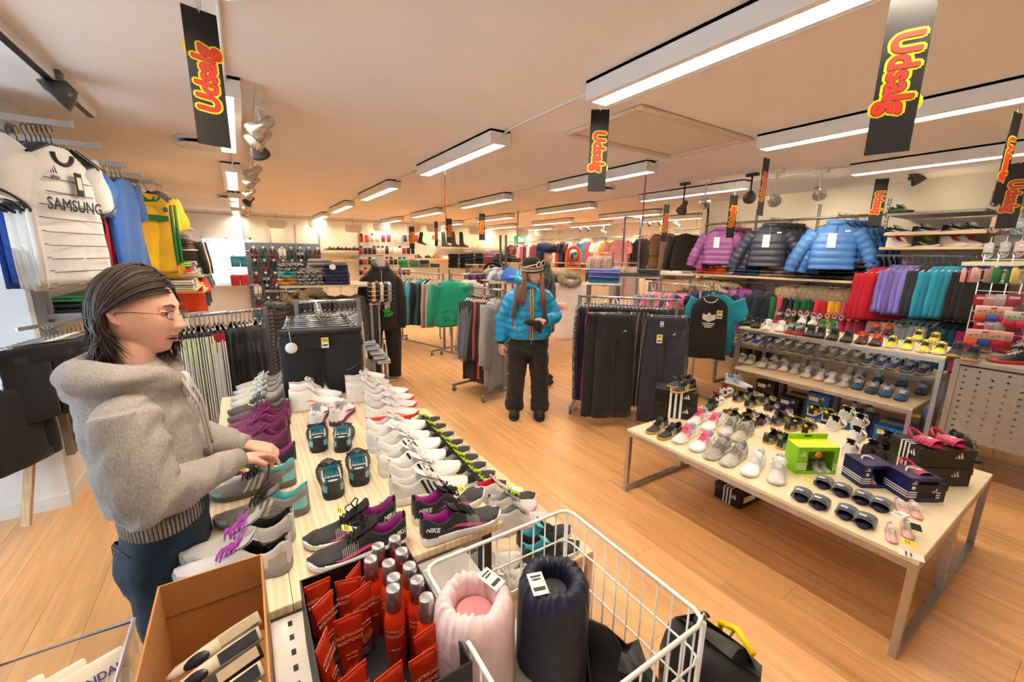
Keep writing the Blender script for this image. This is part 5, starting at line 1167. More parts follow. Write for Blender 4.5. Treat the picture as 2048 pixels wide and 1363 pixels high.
# further low shelf behind, navy and brown trail shoes
sled_table('display_table', 'rear low table behind the shoe unit with grey and navy trail shoes', 5.36, 5.86, 1.0, 3.15, .62, '#cfb88e')
for i in range(9): shoe('navyrun' if i < 5 else 'greyrun', '%s trail shoe on the rear low table counted from the far end' % ORD[i], (5.48+.01*(i % 2), 3.02-i*.115, .62), 1.45, .27, detail=1)
for i in range(9): shoe('greyrun' if i < 4 else 'navyrun', '%s trail shoe continuing towards the perforated cabinet' % ORD[i], (5.48+.01*(i % 2), 1.97-i*.108, .62), 1.45, .27, detail=1)
for i in range(8): shoe('navyrun' if i < 4 else 'greyrun', '%s trail shoe in the second line of the rear low table' % ORD[i], (5.70, 2.95-i*.23, .62), 1.5, .27, detail=1)
# shoe boxes below
def stackb(x, y, n, d, c, lab, rz=0, z=0, **k):
    for q in range(n): box_thing('shoe_box', '%s %s' % (('lowest', 'second lowest', 'third', 'topmost')[q] if n > 1 else 'single', lab), Vector((x, y, z+q*(d[2]+.001))), rz, d, c, group=lab, **k)
Q = R_(90)
stackb(5.0, 2.22, 3, (.20, .32, .115), '#1b1613', 'black shoe box of the stack under the far end of the shoe unit', -Q, stripes='#e8e4da')
stackb(5.0, 1.96, 2, (.20, .32, .115), '#1d1714', 'black shoe box in the middle black stack under the shoe unit', -Q, stripes='#e8e4da')
stackb(5.0, 1.70, 3, (.20, .32, .115), '#0f6cb8', 'blue shoe box of the stack beside the black boxes', -Q, stripes='#e9eef4', lid='#1272c2')
stackb(4.72, 2.0, 1, (.20, .32, .115), '#0f6cb8', 'blue shoe box on the floor by the black stacks', -Q, lid='#1272c2')
stackb(4.96, 1.36, 2, (.20, .32, .115), '#0f6cb8', 'blue shoe box under the blue suede shoes', -Q, stripes='#e9eef4', lid='#1272c2')
stackb(4.88, 1.08, 2, (.22, .33, .12), '#0f6cb8', 'large blue shoe box at the near end under the shoe unit', -Q, stripes='#e9eef4', lid='#1272c2')
for q in range(2): shoe('bluesuede', '%s blue suede shoe standing on the boxes beneath the low tier' % ('outer', 'inner')[q], (4.93, 1.42-q*.12, .233), 1.9, .27, detail=1)
# perforated cabinet on castors
pc = thing('display_cabinet', 'grey perforated metal cabinet on castors topped with red and black shoes', 'cabinet', (4.92, .36, 0))
cx0, cx1, cy0, cy1 = -.27, .42, -.62, .42; PG = M('#a59c93', .45, 'steel', .25)
obj('top', MB().box(((cx0+cx1)/2, (cy0+cy1)/2, .93), (cx1-cx0, cy1-cy0, .03)), PG, pc)
def perf(axis):      # a sheet with real slots
    m = MB(); L_ = cy1-cy0-.07 if axis == 'y' else cx1-cx0-.07; z0_, z1_ = .34, .90; nx, nz = (13, 11) if axis == 'y' else (9, 11)
    hw, hh = .008, .006
    xs = [0]; zs = [z0_]
    for i in range(nx): c_ = L_*(i+.5)/nx; xs += [c_-hw, c_+hw]
    for i in range(nz): c_ = z0_+(z1_-z0_)*(i+.5)/nz; zs += [c_-hh, c_+hh]
    xs.append(L_); zs.append(z1_); vs, fs = [], []
    for z in zs:
        for x in xs: vs.append((0, x, z))
    n = len(xs)
    for i in range(len(zs)-1):
        for j in range(n-1):
            if i % 2 == 1 and j % 2 == 1: continue
            fs.append((i*n+j, i*n+j+1, (i+1)*n+j+1, (i+1)*n+j))
    m.add(vs, fs, 0, False); return m
obj('perforated_panel', perf('y').xf(Matrix.Translation((cx0+.012, cy0+.035, 0))), PG, pc)
obj('perforated_panel', perf('x').xf(Matrix.Translation((cx0+.035, cy1-.012, 0)) @ Matrix.Rotation(R_(-90), 4, 'Z')), PG, pc)
obj('perforated_panel', perf('y').xf(Matrix.Translation((cx1-.012, cy0+.035, 0))), PG, pc)
for a in (cx0+.018, cx1-.018):
    for b in (cy0+.018, cy1-.018): obj('leg', MB().box((a, b, .51), (.035, .035, .84)), PG, pc); castor(pc, (a, b, 0), .032)
for a in (cx0+.018, cx1-.018): obj('rail', MB().box((a, (cy0+cy1)/2, .33), (.03, cy1-cy0-.07, .03)), PG, pc)
for b in (cy0+.018, cy1-.018): obj('rail', MB().box(((cx0+cx1)/2, b, .33), (cx1-cx0-.07, .03, .03)), PG, pc)
U('blackred', (1905, 716), (1926, 694), 'black high-top with red details on the cabinet, outer one', .945, .29)
U('blackred', (1936, 724), (1960, 700), 'black high-top with red details on the cabinet, inner one', .945, .29)
U('blackred', (1962, 706), (1975, 690), 'black laced boot behind the high-tops', .945, .29)
U('redblk', (1972, 722), (2046, 728), 'red and black football boot with white flash, front one', .945, .28)
U('redblk', (1998, 706), (2060, 708), 'red and black football boot with loose white laces', .945, .28)
# ================================================================ left wall: rail with face-out arms of football shirts
XW = -1.14
t = thing('wall_rail', 'long grey wall rail that carries the football shirt arms', 'rail', (XW+.05, 5.6, 2.34))
obj('rail', MB().box((0, -.2, 0), (.02, 4.4, .05)), GREY, t)
for k in range(6): obj('bracket', MB().box((-.03, -2.2+k*.8, 0), (.05, .02, .03)), GREY, t)
def upright(x, y, z0, z1, label, ax='x', n=0):
    t = thing('wall_upright', label, 'upright', (x, y, 0)); m = MB()
    if ax == 'x': m.box((0, -.012, (z0+z1)/2), (.025, .006, z1-z0)).box((0, .012, (z0+z1)/2), (.025, .006, z1-z0))
    else: m.box((-.012, 0, (z0+z1)/2), (.006, .025, z1-z0)).box((.012, 0, (z0+z1)/2), (.006, .025, z1-z0))
    obj('channel', m, GREY, t); m = MB()
    for k in range(int((z1-z0)/.05)): m.box((0, 0, z0+.03+k*.05), (.022 if ax == 'x' else .018, .018 if ax == 'x' else .022, .02))
    o = obj('rungs', m, GREY, t); o['kind'] = 'stuff'
for k, y in enumerate((4.0, 5.0, 6.0, 7.0, 8.0)): upright(XW+.02, y, .35 if k < 1 else 1.25, 2.45, '%s slotted upright on the wall behind the football shirts' % ORD[k])
arms = []
for k, (px, py) in enumerate(((145, 250), (200, 293), (255, 330), (285, 351), (308, 365))):
    p = onz(px, py, 2.27); arms.append(p)
    t = thing('face_out_bracket', 'flat steel face-out arm, %s of the row above the football shirts' % ORD[k], 'bracket', p)
    L_ = p.x-XW-.05
    obj('bar', MB().box((-L_/2, 0, 0), (L_, .012, .028)), STEEL, t); obj('end_stop', MB().box((0, 0, .008), (.006, .014, .03)), STEEL, t)
CFB = [('#1d50ae', 'cobalt blue')]
SHW = M('#efeeec', .75, 'cloth'); NAVS = M('#161b28', .7, 'cloth')
def shirt_stripes(col, W=.46, side=True):
    def ex(t, g):
        for s in (-1, 1):
            for q in range(3):
                me = cached(('shs', s, q), lambda: MB().tube([(s*(.07+.02*i), -.018*(q-1)-.030-.002*i, -.088-.0085*i-.004*q+.014) for i in range(9)], .0045, 5, flat=.5).mesh('shoulder_stripe'))
                obj('shoulder_stripe', me, col, t)
    return ex
def whiteshirt(front):
    def ex(t, g):
        for k in range(9): obj('pinstripe', cached(('pin', k), lambda: MB().box((0, -.0385-(.004 if k > 2 else 0), -.24-k*.062), (.40 if k > 1 else .30, .002, .004)).mesh('pinstripe')), M('#555a66', .7), t)
        obj('collar', cached('collar', lambda: MB().tube([(.06*math.cos(a), -.032+.03*math.sin(a)*.2, -.115-.05*math.sin(a)) for a in [math.pi*q/8 for q in range(9)]], .012, 6).mesh('collar')), NAVS, t)
        for me in cached('cuffs', lambda: [MB().tube([(s*(.289+.076*math.cos(a)), .031*math.sin(a), -.361+.042*math.cos(a)) for a in [math.pi*q/8 for q in range(16)]], .006, 5, closed=True).mesh('cuff') for s in (-1, 1)]): obj('cuff', me, NAVS, t)
        shirt_stripes(NAVS)(t, g)
        if front:
            obj('lettering', fat_text('SAMSUNG', .078, .0016), NAVS, t, Matrix.Translation((0, -.052, -.36)) @ Matrix.Rotation(R_(90), 4, 'X'))
            tri_logo(t, Matrix.Translation((-.09, -.046, -.215)) @ Matrix.Rotation(R_(90), 4, 'X'), .05, NAVS)
            obj('lettering', text_mesh('adidas', .022, .0004), NAVS, t, Matrix.Translation((-.09, -.047, -.232)) @ Matrix.Rotation(R_(90), 4, 'X'))
            o = obj('swing_tag', MB().box((.04, -.056, -.25), (.045, .003, .11)), BLKP, t); obj('print', MB().box((.04, -.0585, -.245), (.03, .001, .06)), PAPER, o)
    return ex
CAMA = lambda p: face(p)
# first arm: blue then white shirts
FZ = -.20
def series(p, n, dx, kind, cols, label, ang=0, k=1, z=-.005, group=None, extra=None, **kw):
    for i in range(n):
        c = cols[min(i, len(cols)-1)] if not callable(cols) else cols(i); q = Vector((p.x-.02-dx*i, p.y, p.z+z))
        lab = label if '%s' in label else label+', %s from the front'
        garment(kind, lab % ORD[i], q, ang+rnd.uniform(-.06, .06), c, k=k, group=group, extra=(extra(i) if extra else None), Tk=.55 if i else .8, seed=i % 4, **kw)
a0 = arms[0]
for i in range(8):
    p = onz((97, 87, 77, 68, 58, 47, 30, 16)[i], (256, 256, 256, 255, 255, 254, 258, 258)[i], 2.265); wh = i < 6
    garment('shirt', ('white football shirt with dark pinstripes, %s on the first arm' if wh else 'cobalt blue football shirt, %s on the first arm') % ORD[i], p, R_(71)+.012*i, SHW if wh else M('#1f57b8', .7, 'cloth'), k=1.01, seed=1, Tk=.55 if i else .9, extra=whiteshirt(i == 0) if wh else (lambda t, g: shirt_stripes(WHT)(t, g)), group='shirts on the first arm')
a1 = arms[1]
for i in range(5):
    p = onz((124, 118, 112, 107, 102)[i], (291, 290, 289, 288, 288)[i], 2.265)
    garment('shirt', 'dark charcoal and white team shirt, %s on the second arm' % ORD[i] if i > 1 else 'blue team shirt with red cuffs, %s on the second arm' % ORD[i], p, R_(80)+.03*i, ('#2c2927', '#2c2927', '#282625', '#1d1c1c', '#e8e6e2')[i], sleeves='#2a4fa6' if i < 2 else None, k=.86, Tk=.6, seed=i % 4, group='shirts on the second arm')
a2 = arms[2]
for i in range(6):
    p = onz((238, 229, 220, 208, 197, 187)[i], (334, 334, 333, 332, 331, 330)[i], 2.265); c1, c2 = (('#2357a0', '#2357a0'), ('#1f5694', '#2357a0'), ('#b51f2d', '#27468c'), ('#b51f2d', '#27468c'), ('#b51f2d', '#27468c'), ('#b51f2d', '#27468c'))[i]
    garment('shirt', ('royal blue football shirt, %s on the third arm' if i < 2 else 'red and blue football shirt with yellow collar, %s on the third arm') % ORD[i], p, R_(80), c1, sleeves=c2, k=.94, Tk=.7, seed=i % 4, group='shirts on the third arm', extra=(lambda t, g: [obj('collar', cached('ycol', lambda: MB().tube([(.07*math.cos(a), -.03, -.10-.03*math.sin(a)) for a in [math.pi*q/8 for q in range(9)]], .007, 6).mesh('collar')), YEL, t), obj('side_panel', cached('sidp', lambda: MB().box((.12, -.045, -.42), (.10, .006, .50)).mesh('side_panel')), M('#27468c', .7, 'cloth'), t)]) if i > 1 else None)
a3 = arms[3]; YS = M('#f5c211', .7, 'cloth')
def yex(front):
    def ex(t, g):
        obj('collar', cached('gcol', lambda: MB().tube([(.07*math.cos(a), -.032, -.10-.04*math.sin(a)) for a in [math.pi*q/8 for q in range(9)]], .007, 6).mesh('collar')), M('#14713a', .6), t)
        obj('side_band', cached('gsb', lambda: MB().box((.205, -.01, -.40), (.02, .045, .50)).box((-.205, -.01, -.40), (.02, .045, .50)).mesh('side_band')), M('#14713a', .6), t)
        if front:
            obj('chest_band', cached('gcb', lambda: MB().box((.0, -.052, -.275), (.22, .004, .045)).mesh('chest_band')), M('#14713a', .6), t); obj('crest', cached('crest', lambda: MB().cyl((.09, -.053, -.20), (.09, -.057, -.20), .022, 16).mesh('crest')), M('#2c5a9a', .5), t)
    return ex
for i in range(7):
    p = onz((291, 279, 272, 265, 259, 254, 250)[i], (366, 364, 362, 361, 360, 359, 358)[i], 2.265)
    garment('shirt', 'yellow and green football shirt, %s on the fourth arm' % ORD[i], p, R_(50 if i < 2 else 76), YS, k=1.05, Tk=.7, seed=i % 4, group='shirts on the fourth arm', extra=yex(i == 0))
a4 = arms[4]
for i in range(3):
    garment('polo', 'black training top draped at the end of the fifth arm, %s' % ORD[i], onz(322-i*5, 372-i*2, 2.29), R_(78), '#1b1a1a', k=.8, seed=i)
# lower: wall shelf, trousers rail, scarves and poles
board('wall_shelf', 'grey wall shelf with folded green and black shirts below the white football shirts', XW+.02, XW+.40, 3.86, 4.95, 1.28, .03, '#8f98a6', '')
for k in range(3): folded('folded green shirt below the white football shirts' if k == 2 else ('folded black shirt, %s on the grey wall shelf' % ('bottom' if not k else 'middle')), (XW+.22, 4.4, 1.28+.035*k), 0, (.34, .95, .035), ('#20242c', '#14181c', '#13713c')[k], seed=k)
for k in range(3):
    t = thing('scarf', 'red and black scarf hanging by the alcove corner, %s' % ORD[k], 'scarf', dep(42+k*12, 462+k*6, 3.0))
    obj('cloth', MB().tube([(0, 0, 0), (.02, -.01, -.15), (.05+.02*k, 0, -.35), (.09, .01, -.52-.03*k)], .03, 8, flat=.35), M(('#8e1f2c', '#1c2226', '#a5343c')[k], .8, 'cloth'), t); obj('hook', MB().cyl((0, 0, .02), (-.1, .1, .02), .003, 6), CHROME, t)
for nm, a, b, r, c in (('pole', onz(52, 1052, .02), dep(80, 590, 2.72), .019, '#dcb98a'),):
    tag(obj('wooden_pole', MB().box((0, 0, 0), (.045, .022, (b-a).length)).xf(Matrix.Translation((a+b)/2) @ (b-a).to_track_quat('Z', 'Y').to_matrix().to_4x4()), M(c, .6, 'wood')), 'unpainted wooden pole standing in front of the white pillar', 'pole')
p = onx(125, 860, XW+.02)
tag(obj('steel_upright', MB().box((XW+.03, p.y+.05, 1.0), (.035, .07, 1.35)).box((XW+.06, p.y+.09, 1.0), (.02, .02, 1.3)), GREY), 'wide grey steel upright ending above the baseboard by the pillar', 'upright')
# shorts on clip hangers in front of the pillar
ap = dep(205, 648, 2.45)
t = thing('face_out_bracket', 'steel arm with bunched clip hangers behind the woman in grey', 'bracket', ap); obj('bar', MB().box((-.12, .25, .01), (.012, .8, .02), -.5), STEEL, t)
for i in range(9):
    p = dep(86+i*9, 655-i*1.5, 2.45+.04*i); p.z = dep(86, 655, 2.45).z
    trousers('black training shorts with white side stripes, %s on the arm behind the woman in grey' % ORD[i], p, face(p)+R_(24)+i*.01, '#10141c', W=.40, L=.44, T=.05, stripe='#e9e8e6' if i < 3 else None, name='shorts', group='black training shorts', seed=i % 4)
for i in range(4):
    p = dep(2-i*12, 760+i*3, 2.3+.06*i)
    garment('jacket', ('dark navy jacket hanging in the alcove, %s from the doorway' if i < 2 else 'khaki sweatshirt with red mark in the alcove, %s') % ORD[i], p, R_(60), ('#0e1118', '#10131b', '#5c5648', '#b01c2b')[i], k=.72, Tk=.8, seed=i)
t = thing('clothes_rail', 'short rail in the alcove carrying the dark jackets', 'rail', dep(20, 747, 2.42)); obj('rail', MB().cyl((-.3, -.2, 0), (.12, .1, 0), .012, 8), STEEL, t); obj('post', MB().cyl((-.28, -.18, 0), (-.28, -.18, -t.matrix_world.translation.z), .014, 8), STEEL, t)
# further along the left wall: shelves of caps and folded wear, shirts side-on
for k, (y0, z, n, lab) in enumerate(((7.0, 2.02, 7, 'black and grey cap'), (7.1, 1.72, 7, 'dark folded top'), (7.1, 1.42, 8, 'folded multicoloured shirt'), (7.1, 1.18, 7, 'folded pale garment'), (8.4, 1.30, 6, 'folded patterned top'), (8.4, 1.05, 6, 'red and yellow folded top'))):
    y1 = y0+1.1
    board('wall_shelf', 'pale wooden wall shelf for %ss, %s of the left wall' % (lab, ORD[k]), XW+.02, XW+.58, y0, y1, z)
    for i in range(n):
        c = (['#1a191a', '#55504c', '#e4dfd8', '#262425'] if k == 0 else ['#1d1b1c', '#3a3534', '#bf2430', '#111'] if k == 1 else ['#c42631', '#2a6fb0', '#e7e5e1', '#1f1f21', '#57b04a'] if k == 2 else ['#b8b2aa', '#8e8882', '#d8d4cc', '#e0b02a'] if k == 3 else ['#e5e2dc', '#2d79a8', '#222', '#3a8fb0'] if k == 4 else ['#b71f2c', '#e7c62c', '#cfcac4', '#b71f2c'])[i % (5 if k == 2 else 4)]
        yy = y0+.10+(y1-y0-.2)*(i % 4)/3.2; zz = z+.063*(i//4)
        if k == 0:
            t = thing('cap', '%s peaked cap on the top shelf of the left wall' % ORD[i], 'cap', (XW+.40, yy, zz+.0), group='caps on the left wall')
            obj('crown', cached('capc', lambda: MB().lathe([(.095, 0), (.09, .05), (.07, .09), (.03, .11), (.004, .115)], 18).mesh('crown')), M(c, .7, 'cloth'), t); obj('peak', cached('capp', lambda: MB().loft([[(.06+.09*math.sin(a), .08*math.cos(a), z_) for a in [math.pi*q/10 for q in range(11)]] for z_ in (.004, .012)], sm=True).mesh('peak')), M(c, .7, 'cloth'), t)
        else: folded('%s %s on a left wall shelf' % (ORD[i], lab), (XW+.34, yy, zz), 0, (.44, .24, .06), c, seed=i)
rail2 = [(8.9, 1.98, 8, 'sweat', ('#d9d4cd', '#8e8a86', '#1d1c1c', '#c8c3bb', '#5a5550', '#1b1f2c', '#272427')), (9.3, 1.32, 9, 'polo', ('#17181c', '#17181c', '#e55335', '#141518', '#8fd22c', '#2a52a0', '#4b4a4c', '#57565a', '#8aa0c8'))]
for r_, (y0, z, n, kd, cols) in enumerate(rail2):
    t = thing('clothes_rail', ('upper', 'lower')[r_]+' rail of side-on tops at the far part of the left wall', 'rail', (XW+.32, y0+.9, z)); obj('rail', MB().cyl((0, -1.0, 0), (0, 1.0, 0), .012, 8), STEEL, t)
    for s in (-1, 1): obj('bracket', MB().box((-.15, s*.9, 0), (.32, .015, .02)), GREY, t)
    for i in range(n): garment(kd, '%s top on the %s rail of the left wall' % (ORD[i], ('upper', 'lower')[r_]), (XW+.32, y0+.12+i*.19, z), R_(20)+rnd.uniform(-.2, .2), cols[(i+2) % len(cols)], k=1.0, Tk=.9, seed=i % 4, matk='plaid' if i == 4 and r_ == 0 else 'cloth')
for i in range(2):
    p = ony(478, 503+i*38, 11.5)
    trousers(('teal striped', 'bright red patterned')[i]+' swim shorts hanging in front of the window', p, .1, ('#3c8fa6', '#c12630')[i], W=.34, L=.24, T=.05, name='shorts', stripe=('#d9d2cc', None)[i])
tag(obj('hanging_thread', MB().cyl((ony(478, 503, 11.5).x, 11.5, ony(478, 503, 11.5).z), (ony(478, 503, 11.5).x, 11.5, HCEIL-.001), .002, 4), GREY), 'thin thread holding the swim shorts in front of the window', 'thread')
# ================================================================ slat wall of hanging sports shoes at the back
YS0 = 11.86; xa, xb = .10, 1.72
t = thing('slat_wall', 'tall grey-blue slat wall panel full of hanging trail shoes', 'panel', ((xa+xb)/2, YS0+.06, 0))
for k in range(9): obj('slat', cached('slw', lambda: MB().box((0, 0, 0), (xb-xa, .03, .185)).mesh('slat')), M('#6d7a86', .5), t, Matrix.Translation((0, 0, .22+k*.20)))
for k in range(4): upright(xa+(xb-xa)*k/3, YS0-.0, .1, 2.38, '%s slotted upright of the trail shoe wall' % ORD[k], 'y')
trs = ('redtrek', 'darktrek', 'redtrek', 'whttrek', 'darktrek', 'navyrun', 'darktrek', 'redtrek')
for r_, z in enumerate((1.66, 1.36, 1.06, .76, .46)):
    for c_ in range(8):
        if r_ > 1 and c_ > 5: continue
        s_ = rnd.choice(trs) if r_ else trs[c_]
        x = xa+.12+c_*.198
        for q in range(2):
            mt = Matrix.Translation((x+q*.085, YS0-.035, z)) @ Matrix.Rotation(R_(90), 4, 'X') @ Matrix.Rotation(0, 4, 'Z')
            shoe(s_, 'trail shoe, %s pair across in row %s of the slat wall, %s one' % (ORD[c_], ('one', 'two', 'three', 'four', 'five')[r_], ('first', 'second')[q]), (0, 0, 0), 0, .25, detail=1, mt=mt @ Matrix.Scale(.25/.29, 4))
        o = tag(obj('round_tag', cached('rtag', lambda: MB().cyl((0, -.004, 0), (0, .004, 0), .028, 14).cyl((0, 0, 0), (0, .14, 0), .004, 6).mesh('round_tag')), WHT, None, Matrix.Translation((x+.042, YS0-.13, z+.14))), 'round white price disc above the %s pair in row %s' % (ORD[c_], ('one', 'two', 'three', 'four', 'five')[r_]), 'tag')
# shelves and accessories on the back wall
def wshelf(px0, px1, py, Y, lab, d=.35, t_=.025):
    a = ony(px0, py, Y); b = ony(px1, py, Y); z = (a.z+b.z)/2; board('wall_shelf', lab, a.x, b.x, Y, Y+d, z, t_, '#e9cf9c'); return a.x, b.x, z
x0, x1, z = wshelf(648, 716, 500, 11.6, 'pale wall shelf with black low shoes next to the slat wall')
for i in range(4): shoe('formal', '%s black low shoe on the shelf beside the slat wall' % ORD[i], (x0+.15+i*.2, 11.75, z), 1.4+.3*(i % 2), .27, detail=1)
x0, x1, z = wshelf(694, 718, 518, 11.6, 'short pale wall shelf under the black low shoes'); shoe('greylow', 'grey shoe on the short shelf behind the black mannequin', (x0+.2, 11.75, z), 1.4, .27, detail=1)
upright(x1+.1, 11.96, 1.0, 2.3, 'slotted upright beside the accessory wall', 'y')
acc = thing('wire_grid', 'white wire accessory grid on the back wall', 'grid', (3.55, 11.93, 1.6))
for k in range(9): obj('wire', MB().cyl((-1.0, 0, -.5+k*.13), (1.0, 0, -.5+k*.13), .004, 5), WHT, acc)
for r_, py in enumerate((470, 495, 517, 538)):
    for i in range(13 if r_ else 11):
        px = 722+i*(8.6 if r_ else 11); p = ony(px, py, 11.82)
        c = rnd.choice(('#1d1b1b', '#2b2827', '#a3212c', '#e7e4de', '#d44a2c', '#1a1a1c', '#bdb8b0', '#16466a'))
        t = thing('accessory_pack', '%s hanging pack in row %s of the accessory wall' % (ORD[i], ('one', 'two', 'three', 'four')[r_]), 'packet', p)
        obj('pack', cached(('pk', r_), lambda: MB().rbox((0, 0, -.09), (.10, .03, .19-.02*r_), .01).mesh('pack')), M(c, .5), t); obj('header_card', cached('pkh', lambda: MB().box((0, -.006, .02), (.07, .003, .045)).mesh('header_card')), M(rnd.choice(('#efeeea', '#1a1a1a', '#efeeea')), .5), t)
        obj('peg', cached('peg', lambda: MB().cyl((0, -.01, .045), (0, .12, .045), .003, 5).mesh('peg')), CHROME, t)
x0, x1, z = wshelf(882, 1032, 495, 11.6, 'long upper pale shelf with tall black boots and colourful shoes')
for i, px in enumerate((893, 912, 928)): shoe('blackboot', 'tall black leather boot, %s on the long upper shelf' % ORD[i], (ony(px, 494, 11.75).x, 11.75, z), R_(-110), .27, mt=Matrix.Translation((ony(px, 494, 11.75).x, 11.75, z)) @ Matrix.Rotation(R_(-100), 4, 'Z') @ Matrix.Diagonal((1, 1, 1.3, 1)))
for i, (px, s_) in enumerate(((943, 'whitestr'), (956, 'yelwhite'), (976, 'thickwht'), (990, 'yelwhite'), (1002, 'yelwhite'), (1020, 'bluesuede'))): shoe(s_, '%s low shoe on the long upper shelf after the boots' % ORD[i], (ony(px, 494, 11.75).x, 11.75, z), 1.4, .26, detail=1)
for i, (px, s_, py) in enumerate(((844, 'blackboot', 488), (872, 'tanlow', 480))):
    p = ony(px, py, 11.75); shoe(s_, ('black patterned boot hanging on the back wall', 'tan heeled ankle boot hanging on the back wall')[i], p, R_(-110), .27, tilt=R_(-15))
    tag(obj('peg', MB().cyl((p.x, 11.78, p.z+.15), (p.x, 12.0, p.z+.15), .005, 6), CHROME), 'chrome peg holding the %s boot' % ('black patterned', 'tan ankle')[i], 'peg')
x0, x1, z = wshelf(830, 930, 516, 11.6, 'middle pale shelf with ankle boots on the back wall')
for i, (px, s_) in enumerate(((838, 'darktrek'), (858, 'formal'), (875, 'tanlow'), (893, 'thickwht'), (908, 'blackred'), (922, 'formal'))): shoe(s_, '%s shoe on the middle shelf of the back wall' % ORD[i], (ony(px, 516, 11.72).x, 11.72, z), R_(-70)-.2*i, .26, detail=1)
x0, x1, z = wshelf(993, 1034, 509, 11.6, 'short pale shelf with white shoes behind the fur hat')
for i in range(4): shoe('thickwht', '%s white shoe on the short shelf behind the fur hat' % ORD[i], (x0+.15+i*.25, 11.72, z), 1.3, .26, detail=1)
for i in range(8):
    p = ony(1022+i*6.5, 484, 11.7); garment('kid', 'small dark and pink top, %s on the short rail by the exit sign' % ORD[i], p, R_(20), ('#2b2227', '#b5324a', '#3b3436', '#c9c4c2', '#d24a63', '#39363a', '#d8d4cf', '#8f2440')[i], k=1.1, seed=i % 4)
q0, q1 = ony(1018, 483, 11.7), ony(1075, 483, 11.7); tag(obj('clothes_rail', MB().cyl(q0, q1, .012, 8).cyl((q0.x+.1, 11.7, q0.z), (q0.x+.1, 12, q0.z), .01, 8).cyl((q1.x-.1, 11.7, q1.z), (q1.x-.1, 12, q1.z), .01, 8), STEEL), 'short wall rail by the exit sign', 'rail')
for i in range(12): garment('kid', 'grey hanging top, %s on the lower far rail' % ORD[i], ony(937+i*7.5, 503, 11.6), R_(75), ('#2f2d2f', '#8e8b88', '#c9c6c2')[i % 3], k=.9, seed=i % 4)
q0, q1 = ony(930, 502, 11.6), ony(1025, 502, 11.6); tag(obj('clothes_rail', MB().cyl(q0, q1, .012, 8).cyl((q0.x+.1, 11.6, q0.z), (q0.x+.1, 12, q0.z), .01, 8).cyl((q1.x-.1, 11.6, q1.z), (q1.x-.1, 12, q1.z), .01, 8), STEEL), 'lower far rail under the long boot shelf', 'rail')
# ================================================================ trouser racks at the head of the pine table
def rackline(label, a, b, z, **k):
    a = Vector((a.x, a.y, z)); b = Vector((b.x, b.y, z)); rack(label, a, b, z, **k); return a, b
a, b = rackline('low grey rack of striped training trousers behind the pine table', onz(352, 634, 1.27), onz(524, 618, 1.27), 1.27)
n = 19
for i in range(n):
    p = a.lerp(b, (i+.5)/n); p.z = 1.265
    kind_ = 0 if i < 6 else 1 if i < 9 else 2 if i < 14 else 3
    lab = ('black training trousers with white stripes and lime piping', 'black and red training trousers with white flashes', 'black training trousers', 'dark grey cargo trousers')[kind_]
    tr = trousers(lab+', %s along the low grey rack' % ORD[i], p, face(p)+R_(90)+rnd.uniform(-.12, .12), ('#15171a', '#1a1a1c', '#161618', '#3a3839')[kind_], W=.36, L=.93, T=.045, stripe=('#e9e8e4' if kind_ < 2 else None), k=1.0, seed=i % 4)
    if kind_ == 0: obj('piping', cached('pip', lambda: MB().tube([(.187, -.018, -.13), (.19, -.022, -.4), (.185, -.02, -.75)], .003, 4).tube([(-.187, -.018, -.13), (-.19, -.022, -.4), (-.185, -.02, -.75)], .003, 4).mesh('piping')), M('#b5d92e', .5), tr)
    if kind_ == 1: obj('side_panel', cached('rpn', lambda: MB().box((.184, 0, -.22), (.008, .035, .22)).box((-.184, 0, -.22), (.008, .035, .22)).mesh('side_panel')), M('#b3202d', .6), tr)
a, b = rackline('second low grey rack with clip hangers next to the mannequin', onz(596, 604, 1.33), onz(712, 600, 1.33), 1.33)
for i in range(12):
    p = a.lerp(b, (i+.5)/12); p.z = 1.325
    trousers(('black shorts-length trousers, %s on the second rack' if i < 7 else 'pale grey jogging trousers, %s on the second rack') % ORD[i], p, face(p)+R_(75 if i > 7 else 80), '#1b1a1c' if i < 7 else '#a3a7ae', W=.36, L=.85 if i > 6 else .7, T=.05, matk='cloth' if i < 7 else 'heather', seed=i % 4)
t = thing('rack_bracket', 'front arm of the second rack crowded with clip hangers', 'bracket', a.lerp(b, .3)); q = dep(640, 640, 2.62)-t.matrix_world.translation; q.z = 0; obj('bar', MB().cyl((0, 0, 0), q, .009, 8), STEEL, t)
